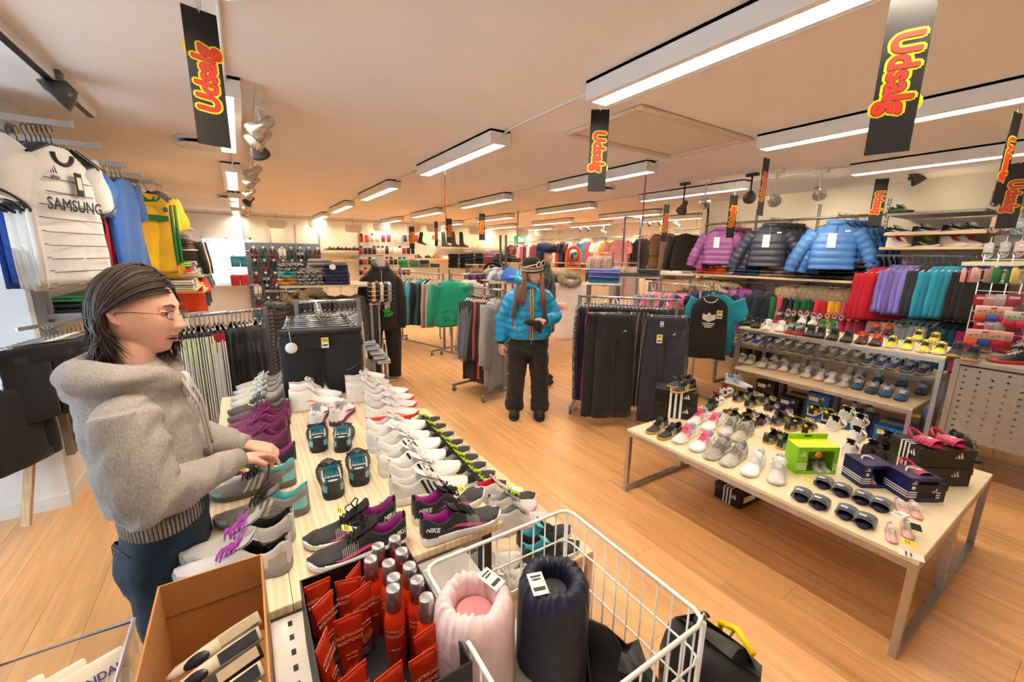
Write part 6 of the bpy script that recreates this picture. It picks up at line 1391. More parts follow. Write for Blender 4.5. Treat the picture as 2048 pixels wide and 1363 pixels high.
for i in range(7):
    q = a.lerp(b, .3).lerp(Vector((dep(640, 640, 2.62).x, dep(640, 640, 2.62).y, 1.33)), 1-i*.13); q.z = 1.325
    if i == 0:
        tr = trousers('black shorts with blue side mark and white drop-shaped price tag', q, face(q)-.03, '#19181a', W=.46, L=.50, T=.09, name='shorts', seed=1)
        obj('waist_elastic', MB().tube([(.235*math.cos(a_), .047*math.sin(a_), -.115) for a_ in [2*math.pi*k/24 for k in range(24)]], .012, 6, closed=True, flat=1.5), M('#222124', .8), tr)
        obj('side_mark', MB().tube([(.13, -.052, -.36), (.14, -.055, -.372), (.16, -.055, -.362), (.19, -.05, -.345), (.215, -.04, -.33)], 0, 6, rads=[.003, .007, .006, .004, .001], flat=.3), M('#2a79c9', .5), tr)
        o = obj('price_tag', MB().lathe([(.001, 0), (.034, .001), (.034, .003), (.001, .004)], 22).box((0, 0, .0045), (.03, .035, .001)).xf(Matrix.Translation((-.17, -.055, -.20)) @ Matrix.Rotation(R_(90), 4, 'X')), PAPER, tr)
        obj('tag_string', MB().tube([(-.17, -.05, -.165), (-.175, -.05, -.10)], .002, 4), PAPER, tr)
        price_tag(tr, (.02, -.056, -.18), 'y', 0, R_(90), 1.3)
    else: trousers('dark trousers packed behind the blue-marked shorts, %s' % ORD[i], q, face(q)+rnd.uniform(-.1, .1), ('#33383b', '#1b1b1d', '#45494d')[i % 3], W=.44, L=.75, T=.05, seed=i % 4)
# ---------------------------------------------------------------- mannequin in black
mp = onz(772, 757, 0); MF = face(mp)+.05
t = thing('mannequin', 'headless mannequin in a black zip sweatshirt with grey figures and green print', 'mannequin', mp, MF)
BK = M('#17161a', .75, 'cloth')
def tors(rows, n=24): return [[(x*math.copysign(abs(math.cos(a))**.9, math.cos(a))+ox, y*math.sin(a)+oy, z) for a in [2*math.pi*q/n for q in range(n)]] for x, y, z, ox, oy in rows]
obj('neck', MB().loft(tors([(.10, .08, 1.44, 0, 0), (.068, .06, 1.56, 0, 0), (.058, .055, 1.64, 0, 0), (.06, .056, 1.665, 0, 0)])), M('#e6dfd8', .5), t)
obj('neck_cap', MB().lathe([(.058, 1.664), (.056, 1.674), (.03, 1.678)], 20), M('#a55c2c', .4, 'wood'), t)
body = MB().loft(tors([(.205, .155, .70, 0, 0), (.215, .165, .74, 0, 0), (.215, .165, .90, 0, .0), (.20, .155, 1.10, 0, 0), (.205, .155, 1.28, 0, 0), (.20, .14, 1.40, 0, 0), (.16, .12, 1.475, 0, 0), (.11, .09, 1.525, 0, 0), (.085, .08, 1.53, 0, 0)], 36))
for i, v in enumerate(body.v): vv = Vector(v); k = 1+.03*noise.noise(vv*6)+.012*noise.noise(vv*14); body.v[i] = (v[0]*k, v[1]*k, v[2])
obj('sweatshirt', body, BK, t)
obj('collar', MB().tube([(.055, -.11, 1.47), (.085, -.06, 1.535), (.09, .0, 1.56), (.06, .075, 1.575), (0, .09, 1.58), (-.06, .075, 1.575), (-.09, 0, 1.56), (-.085, -.06, 1.535), (-.055, -.11, 1.47)], .026, 8, flat=1.5), BK, t)
obj('zip', MB().box((0, -.158, 1.40), (.006, .01, .18), 0, 0, R_(-14)), M('#c9c9c9', .3, '', 1), t)
for s in (-1, 1):
    obj('sleeve', MB().tube([(s*.12, 0, 1.44), (s*.20, .0, 1.33), (s*.245, .0, 1.10), (s*.25, -.03, .92), (s*.24, -.07, .76), (s*.235, -.08, .72)], 0, 14, rads=[.05, .078, .076, .07, .06, .045]), BK, t)
    obj('trouser_leg', MB().tube([(s*.11, 0, .78), (s*.125, 0, .6), (s*.13, .0, .35), (s*.125, 0, .10), (s*.125, 0, .04)], 0, 14, rads=[.115, .11, .095, .085, .09]), M('#121114', .7, 'cloth'), t)
obj('stand', MB().lathe([(.16, 0), (.16, .01), (.02, .02), (.015, .5)], 20), STEEL, t)
fm = MB(); r2 = random.Random(5)
for fx, hgt_ in ((-.07, 0), (.055, .02)):     # two standing figures drawn with letter-like dashes
    for k in range(220):
        f = r2.random(); z = 1.0+.36*f; wd = .035*(1-.5*abs(f-.55)) if f < .85 else .018
        if f < .45: sx = r2.choice((-1, 1))*.018; wd = .012
        else: sx = 0
        fm.box((fx+sx+r2.uniform(-wd, wd), -.168-.004*abs(f-.3), z-.01), (.017, .006, .009))
obj('figure_print', fm, M('#b9b9b7', .6), t)['kind'] = 'stuff'
gm = MB()
for k in range(60): gm.box((.06+r2.uniform(-.055, .055), -.182, .94+r2.uniform(-.045, .045)), (r2.uniform(.008, .03), .003, .006))
obj('green_print', gm, M('#2fc53a', .5), t)['kind'] = 'stuff'
# ---------------------------------------------------------------- shelf gondola with folded tops left of the mannequin
g = dep(652, 566, 4.7); g.z = 0
t = thing('display_gondola', 'waist-high gondola with a pale top loaded with folded sweatshirts', 'shelf', (g.x, g.y, 0), face(g))
zt = 1.34
obj('top', MB().box((.02, .30, zt-.012), (.95, .72, .024)), M('#d6c2a4', .5, 'laminate'), t)
for s in (-.43, .47):
    for y in (-.02, .62): obj('post', MB().box((s, y, (zt-.024)/2), (.03, .03, zt-.024)), GREY, t)
obj('lower_shelf', MB().box((.02, .30, 1.02), (.92, .6, .02)), M('#8d8478', .5), t)
obj('base_shelf', MB().box((.02, .30, .30), (.92, .6, .02)), M('#8d8478', .5), t)
gm_ = t.matrix_world; FR = face(g)
for k, (x, y, z, c, mk, lab) in enumerate(((.13, .12, 0, '#171f3f', 'cloth', 'navy folded sweatshirt at the bottom of the right pile'), (.13, .12, .075, '#1a2346', 'cloth', 'navy folded sweatshirt in the middle of the navy pile'), (.12, .14, .15, '#1b2448', 'cloth', 'navy hooded sweatshirt on top with a round white badge'),
        (-.17, .12, 0, '#3a3332', 'speck', 'black and grey patterned folded top'), (-.17, .12, .075, '#2f2b2a', 'speck', 'dark printed folded top, second in the pile'), (-.35, .18, 0, '#e19a3a', 'print', 'orange and teal printed folded top'), (-.35, .18, .075, '#5bbcc6', 'print', 'turquoise printed folded top'), (-.35, .18, .15, '#2b2626', 'speck', 'black knitted folded top on the printed pile'),
        (-.1, .38, .0, '#b1a69c', 'heather', 'beige folded sweatshirt at the back of the gondola'), (-.1, .38, .1, '#a79c92', 'heather', 'grey folded sweatshirt, second at the back'), (-.05, .40, .2, '#b4aaa1', 'heather', 'grey slumped sweatshirt topping the gondola'), (.12, .42, .18, '#c9a47c', 'heather', 'tan and orange folded sweatshirt at the back'))):
    q = gm_ @ Vector((x, y, zt+z)); folded(lab, q, FR+rnd.uniform(-.1, .1), (.27, .30, .085), c, mk, seed=k)
tag(obj('round_badge', MB().cyl((0, 0, 0), (0, -.004, .002), .035, 18), PAPER, None, Matrix.Translation(gm_ @ Vector((.08, -.04, zt+.20))) @ Matrix.Rotation(FR, 4, 'Z')), 'round white badge on the navy hooded sweatshirt', 'badge')
wb = thing('wire_bin', 'wire bin of packed socks and hangers in front of the mannequin', 'basket', gm_ @ Vector((.56, -.06, 1.20)), FR)
for k in range(5):
    obj('wire', MB().tube([(-.13, -.1, -.08+k*.05), (.17, -.1, -.08+k*.05), (.17, .16, -.08+k*.05), (-.13, .16, -.08+k*.05)], .003, 5, closed=True), CHROME, wb)
obj('post', MB().cyl((0, .1, -1.2), (0, .1, -.08), .012, 8), GREY, wb)
for k in range(6): 
    o = tag(obj('sock_pack', cached('spk', lambda: MB().rbox((0, 0, 0), (.04, .10, .22), .008).mesh('sock_pack')), M(('#26221f', '#d9a25a', '#26221f', '#e0d6c4', '#26221f', '#9fb0bf')[k], .5), None, wb.matrix_world @ Matrix.Translation((-.10+k*.045, .02, .05)) @ Matrix.Rotation(.25, 4, 'X')), '%s upright sock pack in the wire bin by the mannequin' % ORD[k], 'packet')
for k in range(7):
    p = gm_ @ Vector((-.55+.03*k, -.05-.02*k, 1.28)); garment('jacket', 'brown and green side-on jacket, %s at the end of the gondola' % ORD[k], p, FR+R_(70), ('#1f5a4b', '#27436f', '#5d5148', '#746557', '#5b4f46', '#6b6058', '#3d3531')[k], matk='plaid' if k > 3 else 'cloth', k=1.15, Tk=.7, seed=k % 4)
tag(obj('clothes_rail', MB().cyl(gm_ @ Vector((-.60, 0, 1.285)), gm_ @ Vector((-.3, -.2, 1.285)), .012, 8).cyl(gm_ @ Vector((-.44, -.1, 1.285)), gm_ @ Vector((-.44, -.1, 0)), .014, 8), STEEL), 'short arm rail at the end of the gondola', 'rail')
for k in range(5): garment('jacket', 'fur-hooded brown jacket under the gondola top, %s' % ORD[k], gm_ @ Vector((-.30+.15*k, -.06, 1.30)), FR+R_(35), ('#4a3a2c', '#2c2a26', '#1c1b1c', '#1b1a1c', '#3b3836')[k], k=1.0, Tk=.8, furc='#a58a66' if k < 2 else None, seed=k % 4)
for k in range(5): folded('pale grey rolled trousers hanging low by the mannequin, %s' % ORD[k], gm_ @ Vector((.42+.04*k, .0, .62-.06*k)), FR, (.16, .22, .05), '#b9c2cd', 'heather', seed=k)
# ---------------------------------------------------------------- hoodie rack
a, b = dep(785, 546, 7.9), dep(885, 549, 7.0); a.z = b.z = 1.37
rack('chrome clothes rack of green, blue and grey sweatshirts with a shelf above', a, b, 1.37, foot=.3)
cols = ('#2e9e5b', '#8d8a86', '#2f4f9a', '#a39a92', '#2a8f4a', '#6b6a6b', '#b4aba2', '#2b2a2c', '#1b9fc0', '#19191b', '#a8a19a', '#b0aaa3')
for i in range(12):
    p = a.lerp(b, (i+.4)/12.6); garment('sweat', '%s sweatshirt, %s along the chrome hoodie rack' % ({0: 'green', 2: 'blue patterned', 4: 'green', 8: 'cyan', 7: 'black', 9: 'black'}.get(i, 'grey'), ORD[i]), p, face(p)+R_(62 if i != 8 else 35), cols[i], k=1.25, Tk=.8, seed=i % 4, matk='cloth' if i not in (1, 3, 6, 10, 11) else 'heather', metal=True)
def hoodietext(t, g):
    obj('pocket', MB().rbox((0, -.052, -.57), (.26, .02, .14), .01), M('#0d9a7d', .8, 'cloth'), t)
p = dep(903, 552, 6.7); p.z = 1.38; garment('sweat', 'bright green hooded sweatshirt facing the aisle at the end of the rack', p, face(p)+.12, '#0d9a7d', k=1.2, Tk=1.1, hoodc='#0d9a7d', extra=hoodietext, seed=1)
def wtext(t, g): obj('lettering', text_mesh('WESC', .075, .001, .0006), M('#b7d67c', .6), t, Matrix.Translation((0, -.066, -.27)) @ Matrix.Rotation(R_(90), 4, 'X')); obj('cord', MB().cyl((.03, -.06, -.14), (.035, -.065, -.30), .003, 5), GREY, t)
p = dep(938, 556, 7.2); p.z = 1.36; garment('sweat', 'pale grey hooded sweatshirt with light green lettering', p, face(p)-.05, '#d8cfca', k=1.15, Tk=1.1, matk='heather', hoodc='#d3cac5', extra=wtext, seed=2)
q0 = dep(903, 549, 6.7); q0.z = 1.375; q1 = dep(960, 549, 7.3); q1.z = 1.375
rack('second chrome rack behind the green hoodie with purple and dark tops', q0, dep(985, 549, 7.4), 1.375, foot=.3)
for i in range(8):
    p = dep(945+i*5, 546, 8.0+.05*i); p.z = 1.45; garment('sweat', 'purple and black side-on top, %s behind the pale grey hoodie' % ORD[i], p, face(p)+R_(60), ('#4a3f7e', '#1d1b20', '#6a2f7a', '#8a2f78', '#1b1a1d', '#5c2a66', '#222', '#3b3842')[i], k=1.0, Tk=.8, seed=i % 4)
tag(obj('clothes_rail', MB().cyl(dep(935, 546, 7.9), dep(990, 546, 8.4), .012, 8).cyl(dep(962, 546, 8.15), Vector((dep(962, 546, 8.15).x, dep(962, 546, 8.15).y, 0)), .014, 8), STEEL), 'chrome rail of purple tops behind the pale grey hoodie', 'rail')
def floatboard(name, lab, px0, px1, py, D, d, c='#dcc8a6', z=None, legs=True):
    a, b = dep(px0, py, D), dep(px1, py, D); zz = z or (a.z+b.z)/2; c0 = (a+b)/2; w = (b-a).length
    t = thing(name, lab, 'shelf', (c0.x, c0.y, 0), face(c0)); obj('board', MB().box((0, d/2, zz-.012), (w, d, .024)), M(c, .5, 'laminate'), t)
    if legs:
        for s in (-1, 1): obj('post', MB().box((s*(w/2-.02), d*.6, (zz-.024)/2), (.03, .03, zz-.024)), GREY, t); obj('foot', MB().box((s*(w/2-.02), d*.5, .02), (.03, d*.9, .03)), GREY, t)
    return t.matrix_world @ Matrix.Translation((0, d/2, zz)), w, face(c0)
def pile(fb, items, lab, d=(.28, .3, .05)):
    mt, w, rz = fb; n = max(i[0] for i in items)+1; hs = {}
    for k, (col, c) in enumerate(items):
        z = hs.get(col, 0); q = mt @ Vector((-w/2+w*(col+.5)/n, 0, z)); hs[col] = z+d[2]; folded('%s, %s' % (lab, ORD[k]), q, rz+rnd.uniform(-.12, .12), (min(d[0], w/n*.95), d[1], d[2]), c, seed=k)
pile(floatboard('rack_shelf', 'pale shelf above the hoodie rack with green and grey tops', 798, 880, 534, 8.1, .4), [(0, '#2aa05a'), (0, '#35b46a'), (1, '#2aa05a'), (1, '#8f8e90'), (2, '#a09c9c'), (2, '#4b4b50'), (3, '#38383c')], 'slumped green or grey top above the hoodie rack', (.3, .3, .07))
pile(floatboard('rack_shelf', 'pale shelf with black folded trousers near the boots', 896, 940, 536, 8.6, .4), [(0, '#1c1a1b')]*3+[(1, '#1d1b1c')]*3, 'black folded trousers on the shelf near the boots', (.3, .3, .10))
pile(floatboard('rack_shelf', 'middle shelf with black and red down jackets', 930, 1005, 528, 8.2, .45), [(0, '#1a191c'), (0, '#2b2b30'), (1, '#1b1a1d'), (1, '#26262a'), (2, '#b92432'), (2, '#c98595'), (3, '#2a2421')], 'slumped down jacket on the middle shelf', (.35, .35, .11))
pile(floatboard('rack_shelf', 'shelf with brown and black boots behind the knitted hat', 990, 1042, 524, 8.8, .4), [(0, '#3a2a22'), (0, '#4a3a30'), (1, '#2a2322'), (1, '#5b4a3e'), (2, '#3b302a')], 'brown folded fur item on the shelf behind the knitted hat', (.3, .3, .09))
# ---------------------------------------------------------------- track suit rack and cap shelf left of the blue jacket
a, b = dep(946, 578, 5.2), dep(1006, 575, 4.8); a.z = b.z = 1.30
rack('low castor rack of black and grey track suits left of the blue jacket', a, b, 1.30, foot=.32)
cols = ('#232226', '#242327', '#1f1f22', '#2c2b2e', '#232226', '#1b1b1d', '#c43b2e', '#1c1c1e', '#19191b', '#a5a5a3', '#a9a8a6', '#8f9093')
for i in range(12):
    p = a.lerp(b, (i+.2)/11.8); grey = i > 8
    garment('coat', ('grey jersey suit' if grey else 'black track suit with grey sleeve stripes' if i < 5 else 'black or red track suit')+', %s on the castor rack' % ORD[i], p, face(p)+R_(58), cols[i], k=1.12 if not grey else 1.18, Tk=.6, seed=i % 4, matk='heather' if grey else 'cloth', name='track_suit', cat='track suit', metal=True,
            extra=(lambda t, g: [obj('sleeve_stripe', cached(('trs', q), lambda q=q: MB().tube([(-.20-.12*f-.058, -.02+.016*q, -.17-.56*f) for f in [k/6 for k in range(7)]], .0035, 4).mesh('sleeve_stripe')), M('#8d94a0', .6), t) for q in range(3)]) if i < 5 else None)
fb = floatboard('rack_shelf', 'pale shelf end with blue cap beside the blue jacket', 978, 1040, 563, 4.9, .4)
mt = fb[0]
for k, (x, y, c, lab) in enumerate(((.08, -.06, '#2a6fd0', 'bright blue peaked cap with white lettering'), (-.1, -.02, '#cfd8ea', 'blue and white printed peaked cap'), (.0, .12, '#3b57a0', 'blue patterned cap behind the bright blue one'))):
    q = mt @ Vector((x, y, 0)); t = thing('cap', lab, 'cap', q, fb[2]-R_(60)*k)
    obj('crown', MB().lathe([(.125, 0), (.125, .05), (.105, .11), (.06, .155), (.004, .165)], 24), M(c, .6, 'print' if k else 'cloth'), t); obj('peak', MB().loft([[(-.10*math.cos(a_), -.08-.12*math.sin(a_), z_+.03*math.sin(a_)*0) for a_ in [math.pi*q/10 for q in range(11)]] for z_ in (.004, .012)]), M(c, .6, 'cloth'), t)
    if k == 0: obj('lettering', text_mesh('mtn', .055, .001), PAPER, t, Matrix.Translation((.02, -.123, .065)) @ Matrix.Rotation(R_(82), 4, 'X'))
tag(obj('headband', MB().tube([(.11*math.cos(a_), .03*math.sin(a_*2), .10*math.sin(a_)) for a_ in [math.pi*q/10 for q in range(11)]], .02, 8, flat=1.5), M('#161517', .8), None, Matrix.Translation(dep(985, 541, 5.6)) @ Matrix.Rotation(face(dep(985, 541, 5.6)), 4, 'Z')), 'black arched headband behind the blue cap', 'headband')
pile(floatboard('rack_shelf', 'pale shelf behind the blue cap', 965, 1030, 543, 5.5, .4), [(0, '#d8d2c8'), (1, '#d2ccc4'), (2, '#cfc9c0')], 'pale folded top behind the blue cap', (.25, .3, .03))
# tall frame poles of the middle racks
for k, (px, py0, D) in enumerate(((1001, 470, 7.8), (1012, 470, 7.8))):
    p = dep(px, py0, D); tag(obj('rack_pole', MB().box((p.x, p.y, p.z/2), (.03, .03, p.z)), M('#6d6a74', .4, 'steel', .5)), 'tall grey rack pole near the knitted hat, %s of two' % ORD[k], 'pole')
# ---------------------------------------------------------------- trouser rack in the middle
a, b = dep(1162, 596, 4.55), dep(1352, 602, 4.25); a.z = b.z = 1.27
rack('castor rack packed with black stretch trousers in the middle of the shop', a, b, 1.27, foot=.30)
n = 26
for i in range(n):
    p = a.lerp(b, (i+.2)/n); p.z = 1.265
    c = '#8d8a8c' if i == 0 else '#3b2b45' if i == 1 else '#1f2747' if i == 2 else '#b0255e' if i == 3 else '#161517' if i < 17 else '#262230'
    st = '#a89b8b' if 17 <= i < 23 else None
    fr = i in (6, 7)
    trousers(('speckled black and white' if i == 0 else 'dark purple' if i == 1 else 'navy' if i == 2 else 'magenta' if i == 3 else 'black' if i < 17 else 'dark aubergine striped')+' stretch trousers, %s along the middle castor rack' % ORD[i], p, face(p)+(R_(58) if i < 20 else R_(50))*(1 if i > 3 else 1.25), c, W=.36, L=1.02, T=.05, stripe=st, nstr=2, flare=1.12, matk='speck' if i == 0 else 'cloth', seed=i % 4)
for k, (px, py, D, c, lab, lg) in enumerate(((1212, 606, 4.02, '#1b1b1b', 'black flared trousers facing the aisle with small white logo', 1), (1236, 608, 3.98, '#1c1c1c', 'second black flared trousers facing the aisle', 1), (1336, 612, 3.86, '#2c2733', 'dark aubergine flared trousers with hang tags facing the aisle', 1))):
    p = dep(px, py, D); p.z = 1.25
    tr = trousers(lab, p, face(p)+R_(22 if k < 2 else 12), c, W=.37, L=1.04, T=.08, flare=1.18, stripe='#a89b8b' if k == 2 else None, nstr=2, seed=k)
    tri_logo(tr, Matrix.Translation((.07, -.048, -.26)) @ Matrix.Rotation(R_(90), 4, 'X'), .035)
    if k != 1:
        price_tag(tr, (-.06, -.05, -.30), 'y', 0, R_(90), 1.6); price_tag(tr, (-.05, -.05, -.16), 'w', 0, R_(90), 1.0)
    tag(obj('rack_bracket', MB().cyl((p.x, p.y, 1.26), tuple(Vector((p.x, p.y, 1.26)).lerp(a.lerp(b, (.25, .38, .9)[k]), 1.0)), .008, 6), CHROME), 'chrome arm holding the %s' % lab.split(' with')[0].split(' facing')[0], 'bracket')
# folded piles above the rack
pile(floatboard('rack_shelf', 'white shelf with lilac and teal folded tops above the trouser rack', 1172, 1242, 566, 5.4, .4, '#e8e0d6'), [(0, '#147f9c'), (0, '#5c64ae'), (0, '#6a70bb')], 'lilac or teal folded top above the trouser rack', (.42, .34, .06))
pile(floatboard('rack_shelf', 'grey shelf with dark folded trousers above the trouser rack', 1232, 1318, 553, 5.7, .4, '#b9b2aa'), [(0, '#4a4848'), (1, '#524f4e'), (1, '#3f3d3d')], 'dark grey folded trousers above the trouser rack', (.32, .32, .05))
pile(floatboard('rack_shelf', 'white-framed shelf with folded knitwear behind the pink tops', 1322, 1384, 547, 5.9, .4, '#e6ded4'), [(0, '#d8d0cf'), (1, '#c9c0c2'), (2, '#8e868c')], 'pale folded knitwear behind the pink tops', (.25, .3, .03))
# pink tops rack, tee and teal shirt
a, b = dep(1302, 566, 5.6), dep(1386, 573, 5.2); a.z = b.z = 1.36
rack('chrome rack of pink and lilac tops behind the trouser rack', a, b, 1.36, foot=.3)
for i in range(12):
    p = a.lerp(b, (i+.3)/12); garment('polo', 'pink, coral or lilac top, %s along the chrome rack behind the trousers' % ORD[i], p, face(p)+R_(55), ('#b9a6cf', '#8d7f9c', '#d98aa8', '#d8648c', '#e07a98', '#1f8a5a', '#dd5c7e', '#e06a85', '#2f5fa8', '#dc4f70', '#d8587a', '#d95b80')[i], k=1.35, Tk=.8, seed=i % 4, metal=True)
def trefoil(t, g):
    m = MB()
    for an in (-.62, 0, .62): m.add([(0, 0, 0), (-.028*math.cos(an)+.05*math.sin(an), 0, .028*math.sin(an)+.05*math.cos(an)), (.085*math.sin(an), 0, .085*math.cos(an)), (.028*math.cos(an)+.05*math.sin(an), 0, -.028*math.sin(an)+.05*math.cos(an))], [(0, 1, 2, 3)], 0, False)
    for q in range(3): m.box((0, 0, -.012-q*.016), (.10-.022*q, .002, .008))
    m.xf(Matrix.Translation((0, -.050, -.33)) @ Matrix.Scale(1.15, 4)); obj('logo', m, PAPER, t)
    obj('neck_trim', MB().tube([(.06*math.cos(a_), -.035, -.095-.045*math.sin(a_)) for a_ in [math.pi*q/8 for q in range(9)]], .005, 6), PAPER, t)
p = dep(1424, 576, 4.75); p.z = 1.36; tt = garment('top', 'long black sleeveless top with a white leaf logo', p, face(p)+.02, '#151416', k=1.2, Tk=1, extra=trefoil, seed=1); price_tag(tt, (.09, -.052, -.25), 'y', 0, R_(90), 1.6)
p = dep(1437, 574, 4.95); p.z = 1.37; tt = garment('polo', 'teal T-shirt with white trim behind the black sleeveless top', p, face(p)+.1, '#0f8fa3', k=1.2, seed=2); price_tag(tt, (.22, -.05, -.5), 'y', 0, R_(90), 1.6)
for i in range(5): p = dep(1402+i*7, 572, 5.1+.08*i); p.z = 1.37; garment('polo', 'navy T-shirt packed behind the teal one, %s' % ORD[i], p, face(p)+R_(10), ('#1e2c5c', '#131218', '#1b7f9a', '#1a1b25', '#23305e')[i], k=1.15, Tk=.5, seed=i % 4)
p = dep(1424, 576, 4.75); tag(obj('clothes_stand', MB().cyl((p.x, p.y, 1.365), (p.x+.25, p.y+.5, 1.365), .01, 8).cyl((p.x+.1, p.y+.2, 0), (p.x+.1, p.y+.2, 1.365), .013, 8).box((p.x+.1, p.y+.2, .02), (.05, .5, .03)), STEEL), 'grey stand carrying the black sleeveless top', 'rack')
# white coat, fur-trimmed row, orange arched sign
p = dep(1139, 548, 6.9); p.z = 1.42; garment('coat', 'white hooded winter coat with fur trim on the end of the far rack', p, face(p)+.25, '#fbf1ee', k=1.12, Tk=1.1, furc='#b8a58e', hoodc='#fbf1ee', seed=1)
for i in range(6):
    p = dep(1100+i*7, 545, 8.3-.22*i); p.z = 1.46; garment('coat', 'dark maroon coat with a fur-trimmed hood, %s in the row by the white coat' % ORD[i], p, face(p)+R_(55), ('#5a2b2e', '#4a2427', '#3d2225', '#5e3033', '#472629', '#3a2022')[i], k=1.0, Tk=.9, furc='#c2ad92', seed=i % 4)
fb = floatboard('rack_shelf', 'wooden shelf with the orange arched sign behind the white coat', 1092, 1182, 537, 7.8, .45, '#d8b98a')
tag(obj('end_board', MB().box((fb[1]/2, 0, -.75), (.03, .5, 1.55)), M('#7d6d5c', .6), None, fb[0]), 'brown-grey end panel of the shelf behind the white coat', 'panel')
tag(obj('clothes_rail', MB().cyl(dep(1090, 545, 8.4), dep(1150, 547, 7.0), .012, 8), STEEL), 'chrome rail of the fur-trimmed coats by the white coat', 'rail')
s = dep(1146, 536, 7.75); t = thing('shop_sign', 'orange arched sign with an oval blue emblem on the wooden shelf', 'sign', s, face(s))
arch = [(-.16, 0), (.13, 0)]+[(.155*math.cos(a_)+.0, .24+.17*math.sin(a_)) for a_ in [math.pi*q/14 for q in range(15)]]
obj('plate', MB().prism([(x, y) for x, y in arch], -.01, .01).xf(Matrix.Rotation(R_(90), 4, 'X')), M('#e8761e', .5), t)
obj('inner', MB().prism([(x*.72, y*.86+.04) for x, y in arch], -.013, .013).xf(Matrix.Rotation(R_(90), 4, 'X')), M('#c92f18', .5), t)
obj('emblem', MB().lathe([(.001, -.004), (.085, -.004), (.085, .004), (.001, .004)], 24).xf(Matrix.Translation((0, -.018, .25)) @ Matrix.Rotation(R_(90), 4, 'X') @ Matrix.Diagonal((1, 1.15, 1, 1))), M('#b9c4cf', .5), t)
obj('silhouette', MB().sph((-.025, -.024, .22), (.03, .004, .06), 12, 8).sph((.03, -.024, .27), (.03, .004, .025), 12, 8), M('#3b4148', .5), t)
for off, mm in ((.004, BAN), (.001, PAPER)): obj('lettering', fat_text('JACOBS', .068, off), mm, t, Matrix.Translation((-.01, -.019-.003*(mm == PAPER), .085)) @ Matrix.Rotation(R_(90), 4, 'X'))
# ================================================================ right wall: jackets, shelf, rails
XR = 6.585
for k, px in enumerate((1415, 1513, 1636, 1772)):
    p = onx(px, 440, XR); upright(XR, p.y, .3, 2.42, '%s slotted upright on the jacket wall' % ORD[k])
board('wall_shelf', 'long pale wall shelf under the quilted jackets', 6.05, 6.57, 1.80, 4.15, 1.455, .03)
t = thing('wall_rail', 'upper steel rail across the jacket wall', 'rail', (6.5, 2.9, 2.24)); obj('rail', MB().cyl((0, -1.2, 0), (0, 1.35, 0), .013, 10), STEEL, t)
for k in range(4): obj('bracket', MB().box((.04, -1.1+k*.8, 0), (.09, .015, .03)), GREY, t)
def bunch(px, py, col, lab, n, k_, cb=None):
    p = onx(px, py, 5.93); p.z = min(p.z, 2.22)
    t = thing('face_out_bracket', 'stepped face-out arm holding the %ss' % lab, 'bracket', p); obj('bar', MB().box((.3, 0, .0), (.6, .012, .02)), STEEL, t)
    for q in range(8): obj('pin', cached('pin_', lambda: MB().cyl((0, 0, 0), (0, 0, .03), .003, 5).mesh('pin')), STEEL, t, Matrix.Translation((.03+q*.05, 0, .01)))
    for i in range(n):
        c = col[min(i, len(col)-1)]
        def ex(tt, g, i=i):
            if i == 0:
                obj('hang_tag', MB().box((-.03, -.10, -.30), (.085, .003, .17)), PAPER, tt); obj('zip', MB().box((0, -.088, -.18), (.006, .006, .14)), M('#3a3a40', .4), tt); obj('label_patch', MB().box((.11, -.085, -.19), (.05, .003, .018)), PAPER, tt)
            obj('hem_band', cached('hemb', lambda: MB().tube([(.222*math.cos(a), .07*math.sin(a), -.635) for a in [2*math.pi*q/24 for q in range(24)]], .012, 6, closed=True).mesh('hem_band')), M(c, .7), tt)
            obj('collar', cached('colr', lambda: MB().tube([(.085*math.cos(a), .045*math.sin(a), -.085) for a in [2*math.pi*q/20 for q in range(20)]], .022, 8, closed=True, flat=1.4).mesh('collar')), M(c, .55, 'puff'), tt)
        garment('down', '%s, %s on its arm' % (lab, ORD[i]), (p.x+.04+.10*i, p.y-.035*i, p.z), R_(-66)+.03*i, c, matk='puff', k=k_*(1-.0*i), extra=ex, sl_ang=.72 if i == 0 else .55, seed=i % 3, rough=.5)
bunch(1440, 447, ('#8d4f8e', '#8d4f8e', '#6b2450', '#5d3a2a', '#7a3a55'), 'plum quilted jacket', 5, .90)
bunch(1541, 437, ('#2b3145', '#262b3c', '#23283a', '#1f2433'), 'dark navy quilted jacket', 5, .94)
bunch(1674, 430, ('#3f74bd', '#3a6db5', '#2f5f a5'.replace(' ', ''), '#24508c'), 'bright blue quilted jacket', 5, .96)
# folded coats on the wall shelf
fc = (('#d9433f', 'coral'), ('#e2503a', 'orange-red'), ('#e85a35', 'orange'), ('#7f88b5', 'leopard-print'), ('#46487e', 'indigo'), ('#1f7aa8', 'bright blue'), ('#8d8480', 'silver-striped'), ('#7d7068', 'taupe'), ('#5a4c45', 'brown'), ('#3a3134', 'dark brown'), ('#242021', 'black'), ('#201d1e', 'black'), ('#211e1f', 'black'), ('#1f1c1d', 'black'))
for i, (c, nm) in enumerate(fc): folded('%s rolled down coat, %s along the long wall shelf' % (nm, ORD[i]), (6.22, 3.98-i*.163, 1.455), R_(90), (.17, .30, .10 if i < 10 else .13), c, 'print' if i == 3 else 'puff', seed=i, rough=.45)
folded('leopard-print rolled coat lying on the second layer', (6.22, 3.50, 1.56), R_(90), (.24, .30, .09), '#8d93b8', 'print', seed=2)
for i in range(3): folded('black down coat on the upper layer below the blue jackets, %s' % ORD[i], (6.22, 2.30-i*.2, 1.59), R_(90), (.2, .3, .10), '#211e1f', 'puff', seed=i, rough=.45)
